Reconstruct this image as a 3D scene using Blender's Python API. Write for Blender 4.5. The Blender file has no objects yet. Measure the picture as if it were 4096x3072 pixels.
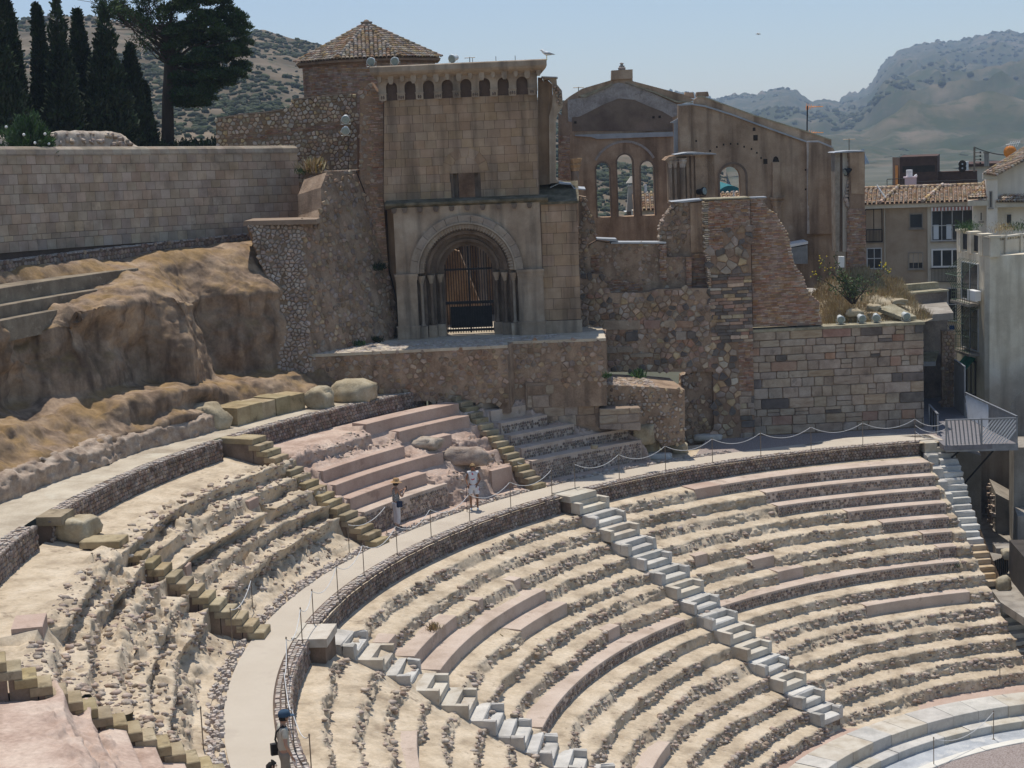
import bpy,math,random
import numpy as np
from mathutils import Vector,Matrix
from mathutils .geometry import tessellate_polygon
PI=math .pi
R=math .radians
scene=bpy .context .scene
cam=bpy .data .cameras .new('camera');cam_o=bpy .data .objects .new('camera',cam)
scene .collection .objects .link(cam_o);scene .camera=cam_o
cam .sensor_width=36.0;cam .lens=58.12;cam .clip_start=0.5;cam .clip_end=12000
_f=Vector((-0.29289,0.944493,-0.148824));_r=Vector((0.95614,0.28986,-0.042152));_u=Vector((-0.003326,0.154642,0.987965))
_m=Matrix(((_r .x,_u .x,-_f .x),(_r .y,_u .y,-_f .y),(_r .z,_u .z,-_f .z))).to_4x4()
_m .translation=Vector((-6.74,-45.029,13.114))
cam_o .matrix_world=_m
SUN_EL=R(72.0);SHADOW_DIR=R(-56.0)
world=bpy .data .worlds .new('World');scene .world=world;world .use_nodes=True
wn=world .node_tree .nodes;wl=world .node_tree .links
bg=wn['Background'];sky=wn .new('ShaderNodeTexSky');sky .sky_type='NISHITA';sky .sun_disc=False
sky .sun_elevation=SUN_EL;sky .altitude=0;sky .air_density=1.0;sky .dust_density=.3;sky .ozone_density=1.5
sun_vec=Vector((-math .cos(SHADOW_DIR)*math .cos(SUN_EL),-math .sin(SHADOW_DIR)*math .cos(SUN_EL),math .sin(SUN_EL)))
sky .sun_rotation=math .atan2(sun_vec .x,sun_vec .y)
wl .new(sky .outputs[0],bg .inputs[0]);bg .inputs[1].default_value=0.13
sun=bpy .data .lights .new('sun','SUN');sun .energy=4.6;sun .angle=R(0.53);sun .color=(1.0,0.955,0.88)
sun_o=bpy .data .objects .new('sun',sun);scene .collection .objects .link(sun_o)
sun_o .rotation_euler=(-sun_vec).to_track_quat('-Z','Y').to_euler();sun_o .location=(0,0,60)
scene .view_settings .view_transform='Standard';scene .view_settings .look='None'
scene .view_settings .exposure=0.0;scene .view_settings .gamma=1.0;scene .view_settings .use_curve_mapping=False
scene .render .engine='CYCLES'
scene .cycles .max_bounces=5;scene .cycles .diffuse_bounces=4;scene .cycles .glossy_bounces=2
scene .cycles .transparent_max_bounces=6;scene .cycles .volume_bounces=1
C=scene .collection
def tag(o,label=None,cat=None,group=None,kind=None):
 if label:o['label']=label
 if cat:o['category']=cat
 if group:o['group']=group
 if kind:o['kind']=kind
 return o
def empty(name,loc,rz=0.0,label=None,cat=None,group=None):
 o=bpy .data .objects .new(name,None);C .objects .link(o)
 o .location=loc;o .rotation_euler=(0,0,rz);o .empty_display_size=0.3
 o['_m']=[v for row in(Matrix .Translation(Vector(loc))@Matrix .Rotation(rz,4,'Z')) for v in row]
 return tag(o,label,cat,group)
def wm(o):
 if o is None:return np .eye(4)
 return np .array(list(o['_m'])).reshape(4,4) if '_m' in o else np .eye(4)
def setmesh(me,V,F):
 """V (n,3) array, F list of tuples or (m,k) array"""
 V=np .asarray(V,dtype=np .float32)
 if isinstance(F,np .ndarray):
  m,k=F .shape
  me .vertices .add(len(V));me .vertices .foreach_set('co',V .ravel())
  me .loops .add(m*k);me .loops .foreach_set('vertex_index',F .astype(np .int32).ravel())
  me .polygons .add(m);me .polygons .foreach_set('loop_start',np .arange(0,m*k,k,dtype=np .int32))
  me .polygons .foreach_set('loop_total',np .full(m,k,dtype=np .int32))
  me .update(calc_edges=True)
 else:
  me .from_pydata(V .tolist(),[],F);me .update()
def mk(name,V,F,mat,parent=None,smooth=False,**t):
 """mesh object from WORLD coordinates, stored relative to its parent"""
 V=np .asarray(V,dtype=np .float64)
 M=wm(parent);inv=np .linalg .inv(M)
 L=V@inv[:3,:3].T+inv[:3,3]
 if parent is None and len(V):
  base=np .array([(L[:,0].min()+L[:,0].max())/2,(L[:,1].min()+L[:,1].max())/2,L[:,2].min()])
  L=L-base
 me=bpy .data .meshes .new(name);setmesh(me,L,F)
 if mat is not None:
  for m_ in(mat if isinstance(mat,(list,tuple)) else[mat]):me .materials .append(m_)
 if smooth:me .polygons .foreach_set('use_smooth',np .ones(len(me .polygons),dtype=bool))
 o=bpy .data .objects .new(name,me);C .objects .link(o)
 if parent is None:
  if len(V):o .location=base
  o['_m']=[1,0,0,base[0],0,1,0,base[1],0,0,1,base[2],0,0,0,1] if len(V) else None
 else:
  o .parent=parent;o['_m']=list(M .ravel())
 return tag(o,**t)
def inst(src_me,name,mat4_world,parent):
 """object sharing a mesh, placed by a world matrix"""
 o=bpy .data .objects .new(name,src_me);C .objects .link(o)
 o .parent=parent
 o .matrix_basis=Matrix((np .linalg .inv(wm(parent))@np .array(mat4_world)).tolist())
 return o
def copy_tree(o,loc,rz=None,**t):
 r=o .copy();C .objects .link(r);r .location=loc
 if rz is not None:r .rotation_euler=(0,0,rz)
 for k_,v_ in t .items():r[k_]=v_
 for ch in o .children:
  c=ch .copy();C .objects .link(c);c .parent=r
  for g in ch .children:
   d=g .copy();C .objects .link(d);d .parent=c
 return r
class MB:
 def __init__(s):s .V=[];s .F=[]
 def add(s,V,F):
  n=len(s .V);s .V .extend([tuple(v) for v in V]);s .F .extend([tuple(i+n for i in f) for f in F])
 def box(s,fr,s0,s1,d0,d1,h0,h1):
  P=[fr .pt(a,b,c) for c in(h0,h1) for b in(d0,d1) for a in(s0,s1)]
  s .add(P,[(0,2,3,1),(4,5,7,6),(0,1,5,4),(2,6,7,3),(0,4,6,2),(1,3,7,5)])
 def tube(s,pts,r,n=6,cap=True):
  pts=[Vector(p) for p in pts];rings=[]
  rr=r if isinstance(r,(list,tuple)) else[r]*len(pts)
  for i,p in enumerate(pts):
   a=pts[max(i-1,0)];b=pts[min(i+1,len(pts)-1)]
   d=(b-a).normalized() if(b-a).length>1e-9 else Vector((0,0,1))
   x=d .cross(Vector((0,0,1)));
   if x .length<1e-3:x=d .cross(Vector((1,0,0)))
   x .normalize();y=d .cross(x)
   rings .append([p+(x*math .cos(2*PI*k/n)+y*math .sin(2*PI*k/n))*rr[i] for k in range(n)])
  V=[v for rg in rings for v in rg];F=[]
  for i in range(len(pts)-1):
   for k in range(n):
    F .append((i*n+k,i*n+(k+1)%n,(i+1)*n+(k+1)%n,(i+1)*n+k))
  if cap:F .append(tuple(range(n))[::-1]);F .append(tuple((len(pts)-1)*n+k for k in range(n)))
  s .add(V,F)
 def lathe(s,c,prof,n=16,ax=(0,0,1)):
  """prof: list of (radius, height) along axis from c"""
  ax=Vector(ax).normalized();x=ax .cross(Vector((0,0,1)))
  if x .length<1e-3:x=Vector((1,0,0))
  x .normalize();y=ax .cross(x);c=Vector(c);V=[];F=[]
  for(r,h) in prof:
   for k in range(n):
    V .append(c+ax*h+(x*math .cos(2*PI*k/n)+y*math .sin(2*PI*k/n))*r)
  for i in range(len(prof)-1):
   for k in range(n):F .append((i*n+k,i*n+(k+1)%n,(i+1)*n+(k+1)%n,(i+1)*n+k))
  F .append(tuple(range(n))[::-1]);F .append(tuple((len(prof)-1)*n+k for k in range(n)))
  s .add(V,F)
 def prism(s,fr,loops,d0,d1,back=True):
  """closed (s,h) loops: first is the outline, others are holes; faces at depth d0 and d1"""
  if isinstance(loops[0][0],(int,float)):loops=[loops]
  tri=tessellate_polygon([[Vector((p[0],p[1],0)) for p in l] for l in loops])
  flat=[p for l in loops for p in l];n=len(flat)
  V=[fr .pt(p[0],d0,p[1]) for p in flat]+[fr .pt(p[0],d1,p[1]) for p in flat]
  F=[tuple(t) for t in tri]
  if back:F+=[tuple(i+n for i in t)[::-1] for t in tri]
  k=0
  for l in loops:
   m=len(l)
   for i in range(m):
    a,b=k+i,k+(i+1)%m
    F .append((a,b,b+n,a+n))
   k+=m
  s .add(V,F)
 def build(s,name,mat,parent=None,smooth=False,**t):
  return mk(name,np .array([tuple(v) for v in s .V]) if s .V else np .zeros((0,3)),s .F,mat,parent,smooth,**t)
class Planar:
 """local frame: s along the wall (left to right seen from the cavea), d into it (away from camera), h = z"""
 def __init__(f,o,deg,batter=0.0):
  f .o=o;a=R(deg);f .a=a;f .u=(math .cos(a),math .sin(a));f .n=(-math .sin(a),math .cos(a));f .b=batter
 def pt(f,s,d,h):
  d=d+f .b*h
  return(f .o[0]+s*f .u[0]+d*f .n[0],f .o[1]+s*f .u[1]+d*f .n[1],h)
 def xy(f,s,d,h=0.0):
  p=f .pt(s,d,0);return(p[0],p[1],h)
class Polar:
 """s = metres along the arc of radius Rr starting at azimuth az0 and running clockwise, d outwards"""
 def __init__(f,Rr,az0):f .R=Rr;f .az0=az0
 def pt(f,s,d,h):
  a=R(f .az0)-s/f .R;r=f .R+d
  return(r*math .cos(a),r*math .sin(a),h)
 def s_of(f,az):return R(f .az0-az)*f .R
class Local:
 """a frame placed at a 3-D point with rotation"""
 def __init__(f,o,deg):f .o=o;a=R(deg);f .u=(math .cos(a),math .sin(a));f .n=(-math .sin(a),math .cos(a))
 def pt(f,s,d,h):return(f .o[0]+s*f .u[0]+d*f .n[0],f .o[1]+s*f .u[1]+d*f .n[1],f .o[2]+h)
def P3(r,az,z=0.0):return(r*math .cos(R(az)),r*math .sin(R(az)),z)
def arch(cx,h0,hw,hs,n=14):
 """outline of a round-headed opening: sill h0, half width hw, springing hs (counter-clockwise)"""
 return[(cx-hw,h0),(cx+hw,h0)]+[(cx+hw*math .cos(PI*k/n),hs+hw*math .sin(PI*k/n)) for k in range(n+1)]
def _h3(ix,iy,iz,seed):
 n=(ix .astype(np .int64)*73856093)^(iy .astype(np .int64)*19349663)^(iz .astype(np .int64)*83492791)^(seed*2654435)
 n=(n^(n>>13))*1274126177&0x7fffffff
 n=(n^(n>>15))*668265263&0x7fffffff
 return(n&0xffffff)/float(0xffffff)
def vnoise(P,seed=0):
 F=np .floor(P);f=P-F;f=f*f*(3-2*f);I=F .astype(np .int64);out=0
 for dx in(0,1):
  wx=f[...,0] if dx else 1-f[...,0]
  for dy in(0,1):
   wy=f[...,1] if dy else 1-f[...,1]
   for dz in(0,1):
    wz=f[...,2] if dz else 1-f[...,2]
    out=out+wx*wy*wz*_h3(I[...,0]+dx,I[...,1]+dy,I[...,2]+dz,seed)
 return out*2-1
def fbm(P,sc,oc=4,seed=0,gain=0.5):
 o=0;a=1.0;t=0
 for k in range(oc):
  o=o+a*vnoise(P*(sc*2**k)+17.3*k,seed+k);t+=a;a*=gain
 return o/t
def cells(P,sc,seed=0):
 """distance to nearest feature point, second distance, random id of the nearest"""
 Q=P*sc;I=np .floor(Q).astype(np .int64)
 f1=np .full(Q .shape[:-1],9.0);f2=np .full(Q .shape[:-1],9.0);idh=np .zeros(Q .shape[:-1])
 for dx in(-1,0,1):
  for dy in(-1,0,1):
   for dz in(-1,0,1):
    a,b,c_=I[...,0]+dx,I[...,1]+dy,I[...,2]+dz
    px=a+0.15+0.7*_h3(a,b,c_,seed+1);py=b+0.15+0.7*_h3(a,b,c_,seed+2);pz=c_+0.15+0.7*_h3(a,b,c_,seed+3)
    d=np .sqrt((px-Q[...,0])**2+(py-Q[...,1])**2+(pz-Q[...,2])**2)
    m=d<f1
    f2=np .where(m,f1,np .minimum(f2,d));idh=np .where(m,_h3(a,b,c_,seed+7),idh);f1=np .where(m,d,f1)
 return f1,f2,idh
def clip_half(poly,nx,ny,c0):
 """keep nx*x+ny*y <= c0"""
 out=[];n=len(poly)
 for i in range(n):
  p=poly[i];q=poly[(i+1)%n]
  a=nx*p[0]+ny*p[1]-c0;b=nx*q[0]+ny*q[1]-c0
  if a<=0:out .append(p)
  if(a<0 and b>0) or(a>0 and b<0):
   t=a/(a-b);out .append((p[0]+(q[0]-p[0])*t,p[1]+(q[1]-p[1])*t))
 return out
def clip_rect(poly,x0,x1,y0,y1):
 for(a,b,c0) in((1,0,x1),(-1,0,-x0),(0,1,y1),(0,-1,-y0)):
  if len(poly)<3:return[]
  poly=clip_half(poly,a,b,c0)
 return poly
def parea(p):return abs(sum(p[i][0]*p[(i+1)%len(p)][1]-p[(i+1)%len(p)][0]*p[i][1] for i in range(len(p))))/2
def inside(p,poly):
 x,y=p;r=False;n=len(poly)
 for i in range(n):
  x1,y1=poly[i];x2,y2=poly[(i+1)%n]
  if(y1>y)!=(y2>y) and x<(x2-x1)*(y-y1)/(y2-y1)+x1:r=not r
 return r
def shrink(poly,g):
 """move vertices towards the centroid by about g metres"""
 cx=sum(p[0] for p in poly)/len(poly);cy=sum(p[1] for p in poly)/len(poly);o=[]
 for p in poly:
  d=math .hypot(p[0]-cx,p[1]-cy);k=max(0.25,1-g/max(d,1e-4));o .append((cx+(p[0]-cx)*k,cy+(p[1]-cy)*k))
 return o
def rubble_polys(region,size,aspect=1.35,rng=None,keep=1.0,gap=0.012,holes=(),size_var=0.35):
 """irregular stones (Voronoi cells) filling a region of the wall"""
 rng=rng or random .Random(1)
 xs=[p[0] for p in region];ys=[p[1] for p in region]
 x0,x1,y0,y1=min(xs),max(xs),min(ys),max(ys);w=size*aspect;h=size
 nx=int((x1-x0)/w)+3;ny=int((y1-y0)/h)+3;pts={}
 for j in range(-1,ny):
  for i in range(-1,nx):
   pts[i,j]=(x0+(i+0.5+(0.5 if j%2 else 0)+rng .uniform(-size_var,size_var))*w,y0+(j+0.5+rng .uniform(-size_var,size_var))*h)
 out=[]
 for(i,j),p in pts .items():
  if not(x0-w<p[0]<x1+w and y0-h<p[1]<y1+h) or not inside(p,region):continue
  if rng .random()>keep:continue
  if any(inside(p,hh) for hh in holes):continue
  cell=[(p[0]-w,p[1]-h),(p[0]+w,p[1]-h),(p[0]+w,p[1]+h),(p[0]-w,p[1]+h)]
  for dj in(-1,0,1):
   for di in(-1,0,1):
    if di==0 and dj==0:continue
    q=pts .get((i+di,j+dj))
    if q is None:continue
    nx_,ny_=q[0]-p[0],q[1]-p[1]
    cell=clip_half(cell,nx_,ny_,(q[0]**2+q[1]**2-p[0]**2-p[1]**2)/2)
    if len(cell)<3:break
   if len(cell)<3:break
  if len(cell)<3:continue
  cell=shrink(cell,gap+rng .uniform(0,gap))
  if parea(cell)>0.1*w*h:out .append(cell)
 return out
def course_polys(region,heights,wmin,wmax,rng,gap=0.012,jit=0.01,holes=()):
 """coursed blocks clipped to a region"""
 ys=[p[1] for p in region];xs=[p[0] for p in region];y=min(ys);x0,x1=min(xs),max(xs);out=[];k=0
 while y<max(ys)-0.02:
  h=heights[k%len(heights)] if isinstance(heights,(list,tuple)) else heights
  if not isinstance(heights,(list,tuple)):h*=rng .uniform(0.9,1.1) if jit>0.005 else 1
  x=x0-rng .uniform(0,wmax) if wmax>wmin else x0-(wmin/2 if k%2 else 0)
  while x<x1:
   w=rng .uniform(wmin,wmax)
   pl=clip_rect(list(region),x+gap/2,x+w-gap/2,y+gap/2,y+h-gap/2)
   if len(pl)>=3 and parea(pl)>0.12*w*h:
    cx=sum(p[0] for p in pl)/len(pl);cy=sum(p[1] for p in pl)/len(pl)
    if not any(inside((cx,cy),hh) for hh in holes):
     out .append([(p[0]+rng .uniform(-jit,jit),p[1]+rng .uniform(-jit,jit)) for p in pl])
   x+=w
  y+=h;k+=1
 return out
def stone_geo(fr,poly,proud,rng,bev=0.25,embed=0.03):
 """one stone: base ring inside the wall, shoulder ring, shrunk face"""
 n=len(poly);cx=sum(p[0] for p in poly)/n;cy=sum(p[1] for p in poly)/n
 if sum(poly[i][0]*poly[(i+1)%n][1]-poly[(i+1)%n][0]*poly[i][1] for i in range(n))<0:poly=poly[::-1]
 pr=proud*rng .uniform(0.6,1.3)
 tx=rng .uniform(-.25,.25)*proud;ty=rng .uniform(-.25,.25)*proud
 V=[fr .pt(p[0],embed,p[1]) for p in poly]
 V+=[fr .pt(p[0],-pr*0.55,p[1]) for p in poly]
 r=max(abs(p[0]-cx)+abs(p[1]-cy) for p in poly)+1e-6
 V+=[fr .pt(cx+(p[0]-cx)*(1-bev),-pr+tx*(p[0]-cx)/r+ty*(p[1]-cy)/r,cy+(p[1]-cy)*(1-bev)) for p in poly]
 F=[]
 for k in(0,n):
  for i in range(n):F .append((k+i,k+(i+1)%n,k+n+(i+1)%n,k+n+i))
 F .append(tuple(range(2*n,3*n)))
 return V,F
def lay(parent,fr,polys,proud,mat,rng,name='stone',cap=300,bev=0.25,mats=None,embed=0.03,smooth=False):
 """the largest 'cap' stones as objects of their own, the rest in one part"""
 polys=sorted(polys,key=lambda p:-parea(p))
 for p in polys[:cap]:
  V,F=stone_geo(fr,p,proud,rng,bev,embed)
  mk(name,V,F,rng .choice(mats) if mats else mat,parent,smooth)
 if len(polys)>cap:
  mb=MB()
  for p in polys[cap:]:mb .add(*stone_geo(fr,p,proud,rng,bev,embed))
  mb .build('small_'+name+'s' if not name .endswith('s') else name,mat,parent,smooth,kind='stuff')
def lin(r,g,b):return tuple(((c/255)/12.92 if c<=10 else(((c/255)+0.055)/1.055)**2.4) for c in(r,g,b))
def material(name,cols,scale=1.5,detail=6,var=0.0,rough=0.92,bump=0.3,bscale=14,stretch=None,spots=None,streak=None,metal=0.0,grain=0.0,up=None):
 """cols: 2-4 linear base colours mixed by noise; var: tint from piece to piece;
       spots=(colour, scale, threshold, amount); streak=(colour, amount) stains running down; up=(colour, amount): growth on upward faces"""
 m=bpy .data .materials .new(name);m .use_nodes=True;nt=m .node_tree;N=nt .nodes;L=nt .links
 b=N['Principled BSDF'];b .inputs['Roughness'].default_value=rough;b .inputs['Metallic'].default_value=metal
 if 'Specular IOR Level' in b .inputs:b .inputs['Specular IOR Level'].default_value=0.25 if metal==0 else 0.5
 g=N .new('ShaderNodeNewGeometry');pos=g .outputs['Position']
 if stretch:
  mp=N .new('ShaderNodeMapping');mp .inputs['Scale'].default_value=stretch;L .new(pos,mp .inputs[0]);pos1=mp .outputs[0]
 else:pos1=pos
 n1=N .new('ShaderNodeTexNoise');n1 .inputs['Scale'].default_value=scale;n1 .inputs['Detail'].default_value=detail;n1 .inputs['Roughness'].default_value=0.62
 L .new(pos1,n1 .inputs['Vector'])
 cr=N .new('ShaderNodeValToRGB');L .new(n1 .outputs['Fac'],cr .inputs[0])
 el=cr .color_ramp .elements;k=len(cols);lo,hi=0.32,0.68
 el[0].position=lo;el[0].color=(*cols[0],1);el[1].position=hi;el[1].color=(*cols[-1],1)
 for i in range(1,k-1):
  e=el .new(lo+(hi-lo)*i/(k-1));e .color=(*cols[i],1)
 out=cr .outputs[0]
 def mix(a,bcol,fac,mode='MIX'):
  x=N .new('ShaderNodeMix');x .data_type='RGBA';x .blend_type=mode
  if isinstance(fac,(int,float)):x .inputs['Factor'].default_value=fac
  else:L .new(fac,x .inputs['Factor'])
  L .new(a,x .inputs[6])
  if isinstance(bcol,tuple):x .inputs[7].default_value=(*bcol,1)
  else:L .new(bcol,x .inputs[7])
  return x .outputs[2]
 def math_(op,a,bb=None,clampit=False):
  x=N .new('ShaderNodeMath');x .operation=op;x .use_clamp=clampit
  for i,v in enumerate((a,bb)):
   if v is None:continue
   if isinstance(v,(int,float)):x .inputs[i].default_value=v
   else:L .new(v,x .inputs[i])
  return x .outputs[0]
 if var:
  oi=N .new('ShaderNodeObjectInfo');s=math_('FRACT',math_('ADD',g .outputs['Random Per Island'],oi .outputs['Random']))
  vr=N .new('ShaderNodeMapRange');L .new(s,vr .inputs[0]);vr .inputs['To Min'].default_value=1-var;vr .inputs['To Max'].default_value=1+var*0.7
  hs=N .new('ShaderNodeHueSaturation');L .new(out,hs .inputs['Color']);L .new(vr .outputs[0],hs .inputs['Value'])
  s2=math_('FRACT',math_('MULTIPLY',s,7.31));hr=N .new('ShaderNodeMapRange');L .new(s2,hr .inputs[0])
  hr .inputs['To Min'].default_value=0.5-0.022*min(1,var*3);hr .inputs['To Max'].default_value=0.5+0.015*min(1,var*3);L .new(hr .outputs[0],hs .inputs['Hue'])
  s3=math_('FRACT',math_('MULTIPLY',s,13.7));sr=N .new('ShaderNodeMapRange');L .new(s3,sr .inputs[0])
  sr .inputs['To Min'].default_value=1-var*1.2;sr .inputs['To Max'].default_value=1+var*0.6;L .new(sr .outputs[0],hs .inputs['Saturation'])
  out=hs .outputs[0]
 if spots:
  for sp in(spots if isinstance(spots,list) else[spots]):
   n2=N .new('ShaderNodeTexNoise');n2 .inputs['Scale'].default_value=sp[1];n2 .inputs['Detail'].default_value=5;n2 .inputs['Roughness'].default_value=0.65
   L .new(pos,n2 .inputs['Vector']);mr=N .new('ShaderNodeMapRange');L .new(n2 .outputs['Fac'],mr .inputs[0])
   mr .inputs['From Min'].default_value=sp[2];mr .inputs['From Max'].default_value=sp[2]+0.08;mr .inputs['To Max'].default_value=sp[3]
   out=mix(out,sp[0],mr .outputs[0])
 if streak:
  mp=N .new('ShaderNodeMapping');mp .inputs['Scale'].default_value=(2.2,2.2,0.22);L .new(pos,mp .inputs[0])
  n3=N .new('ShaderNodeTexNoise');n3 .inputs['Scale'].default_value=1.0;n3 .inputs['Detail'].default_value=5;L .new(mp .outputs[0],n3 .inputs['Vector'])
  mr=N .new('ShaderNodeMapRange');L .new(n3 .outputs['Fac'],mr .inputs[0]);mr .inputs['From Min'].default_value=0.48;mr .inputs['From Max'].default_value=0.68;mr .inputs['To Max'].default_value=streak[1]
  out=mix(out,streak[0],mr .outputs[0])
 if up:
  sx=N .new('ShaderNodeSeparateXYZ');L .new(g .outputs['Normal'],sx .inputs[0])
  mr=N .new('ShaderNodeMapRange');L .new(sx .outputs[2],mr .inputs[0]);mr .inputs['From Min'].default_value=0.25;mr .inputs['From Max'].default_value=0.8
  n4=N .new('ShaderNodeTexNoise');n4 .inputs['Scale'].default_value=up[2] if len(up)>2 else 0.8;n4 .inputs['Detail'].default_value=5;L .new(pos,n4 .inputs['Vector'])
  m2=N .new('ShaderNodeMapRange');L .new(n4 .outputs['Fac'],m2 .inputs[0]);m2 .inputs['From Min'].default_value=0.42;m2 .inputs['From Max'].default_value=0.6;m2 .inputs['To Max'].default_value=up[1]
  out=mix(out,up[0],math_('MULTIPLY',mr .outputs[0],m2 .outputs[0]))
 nb=N .new('ShaderNodeTexNoise');nb .inputs['Scale'].default_value=bscale;nb .inputs['Detail'].default_value=8;nb .inputs['Roughness'].default_value=0.7;L .new(pos1,nb .inputs['Vector'])
 if grain:
  mr=N .new('ShaderNodeMapRange');L .new(nb .outputs['Fac'],mr .inputs[0]);mr .inputs['From Min'].default_value=0.3;mr .inputs['From Max'].default_value=0.7
  mr .inputs['To Min'].default_value=1-grain;mr .inputs['To Max'].default_value=1+grain
  hs2=N .new('ShaderNodeHueSaturation');L .new(out,hs2 .inputs['Color']);L .new(mr .outputs[0],hs2 .inputs['Value']);out=hs2 .outputs[0]
 L .new(out,b .inputs['Base Color'])
 if bump:
  bp=N .new('ShaderNodeBump');bp .inputs['Strength'].default_value=bump;bp .inputs['Distance'].default_value=0.05
  L .new(nb .outputs['Fac'],bp .inputs['Height']);L .new(bp .outputs[0],b .inputs['Normal'])
 return m
M={}
M['rock']=material('rock_terrace',[(.33,.255,.175),(.51,.41,.29),(.61,.505,.375)],1.1,8,rough=.95,bump=.4,bscale=9,grain=.16,spots=[((.50,.43,.34),6,.60,.55),((.15,.105,.075),2.3,.60,.6)])
M['rock_pink']=material('rock_pink',[(.34,.235,.18),(.48,.355,.28),(.57,.45,.36)],1.0,7,rough=.95,bump=.35,bscale=8,grain=.14,spots=((.20,.14,.10),1.6,.62,.5))
M['cliff']=material('cliff_rock',[(.15,.10,.065),(.30,.21,.14),(.43,.315,.215)],.8,8,rough=.95,bump=.8,bscale=7,grain=.2,streak=((.075,.05,.035),.75),up=((.30,.185,.065),.6,.9),spots=((.40,.30,.20),1.2,.60,.5))
M['plaster_tier']=material('tier_plaster',[(.40,.305,.235),(.50,.395,.315),(.56,.455,.37)],.9,6,bump=.25,bscale=20,grain=.10,spots=((.22,.16,.12),1.4,.6,.6))
M['plaster_pink']=material('pink_mortar',[(.37,.255,.195),(.45,.325,.255),(.50,.375,.30)],.8,6,bump=.25,bscale=18,grain=.10,spots=((.22,.15,.12),1.1,.6,.55))
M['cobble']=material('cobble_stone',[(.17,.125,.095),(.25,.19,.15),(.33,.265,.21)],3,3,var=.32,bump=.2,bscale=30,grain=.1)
M['mortar']=material('wall_mortar',[(.10,.07,.052),(.15,.105,.08)],2,6,bump=.4,bscale=30,grain=.1)
M['mortar_light']=material('wall_mortar_light',[(.24,.175,.125),(.32,.24,.175)],2,6,bump=.4,bscale=30,grain=.12)
M['concrete']=material('walkway_concrete',[(.47,.40,.315),(.52,.45,.36)],.6,5,bump=.12,bscale=40,grain=.05,spots=((.42,.35,.28),.5,.55,.5))
M['concrete_old']=material('old_walkway',[(.32,.26,.19),(.46,.39,.295),(.56,.49,.38)],.7,8,bump=.3,bscale=15,grain=.12,spots=((.55,.50,.40),1.0,.58,.6))
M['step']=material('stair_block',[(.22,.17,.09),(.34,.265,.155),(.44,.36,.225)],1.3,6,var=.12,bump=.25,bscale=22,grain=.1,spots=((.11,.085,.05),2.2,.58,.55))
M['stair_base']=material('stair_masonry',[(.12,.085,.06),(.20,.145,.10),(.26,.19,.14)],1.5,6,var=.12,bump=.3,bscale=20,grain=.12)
M['marble']=material('grey_marble',[(.40,.375,.33),(.52,.485,.43),(.62,.585,.52)],1.4,8,var=.12,rough=.75,bump=.3,bscale=18,grain=.08,spots=((.33,.33,.32),3.0,.60,.5))
M['limestone']=material('cream_limestone',[(.40,.335,.25),(.52,.46,.37),(.58,.53,.44)],1.5,5,var=.08,rough=.8,bump=.1,bscale=25,grain=.05,spots=((.33,.25,.15),1.8,.60,.5))
M['travertine']=material('tan_travertine',[(.36,.25,.13),(.50,.38,.24),(.56,.46,.32)],1.5,5,var=.06,rough=.8,bump=.1,bscale=25,grain=.06,stretch=(1,1,3))
M['gravel']=material('pink_gravel',[(.20,.15,.13),(.33,.27,.24),(.42,.36,.33)],18,4,bump=.7,bscale=40,grain=.2)
M['rope']=material('white_rope',[(.55,.54,.52),(.7,.69,.67)],8,2,bump=0)
M['steel_post']=material('steel_post',[(.16,.125,.09),(.24,.19,.14)],8,2,rough=.5,bump=0,metal=.3)
rng=random .Random(7)
def w_right(az):return np .clip((150-az)/30,0,1.15)
def ima_r(i,az):return 24.75-.72*i+w_right(az)*(-.62+.075*i)
def ima_z(i,az):return-(.60-.08*np .clip((150-az)/20,0,1))-.4135*i
def med_r(i,az):return 28.1+.545*i
def med_z(i,az):return .86+.43*i
NI,NM=15,6
CLEAN_I=[(0,136.4,114.9,'c'),(1,132.6,115.0,'c'),(2,132.4,115.2,'c'),(3,125.7,115.2,'c'),(4,122.8,115.6,'c'),(5,119.2,116.0,'c'),(6,118.3,116.3,'c'),(7,148.6,116.8,'c'),(9,130.8,117.4,'p'),(2,186.4,176.5,'p'),(3,186.2,164.3,'p'),(4,172.4,163.9,'p'),(7,186.0,153.4,'c'),(1,186.6,184.6,'p'),(2,172.3,171.5,'p'),(2,166.3,165.2,'p'),(6,163.4,161.4,'p'),(11,182.0,174.2,'p'),(12,182.5,178.6,'p'),(0,139.2,136.2,'q'),(4,145.2,143.6,'p'),(5,139.6,136.8,'p'),(6,137.9,134.6,'p'),(3,205,198.5,'p')]
CLEAN_M=[(5,161.8,152.4,'q'),(4,159.6,152.4,'q'),(3,157.2,155.3,'q'),(3,169.4,160.3,'q'),(2,169.6,157.4,'q'),(1,169.6,160.6,'q'),(0,169.6,159.6,'c'),(0,154.6,152.4,'q'),(5,150.2,148.2,'p'),(4,150.2,146.8,'p'),(3,150.2,145.6,'c'),(2,150.2,143.8,'c'),(1,150.2,139.3,'c'),(0,150.2,138.8,'c'),(5,209,207,'q'),(3,178.5,177.2,'q'),(2,190.5,189.6,'q')]
def clean_mask(lst,i,az,pad=.15):
 m=np .zeros_like(az)
 for t in lst:
  if t[0]==i:m=np .maximum(m,((az<t[1]+pad)&(az>t[2]-pad)).astype(float))
 return m
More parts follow.
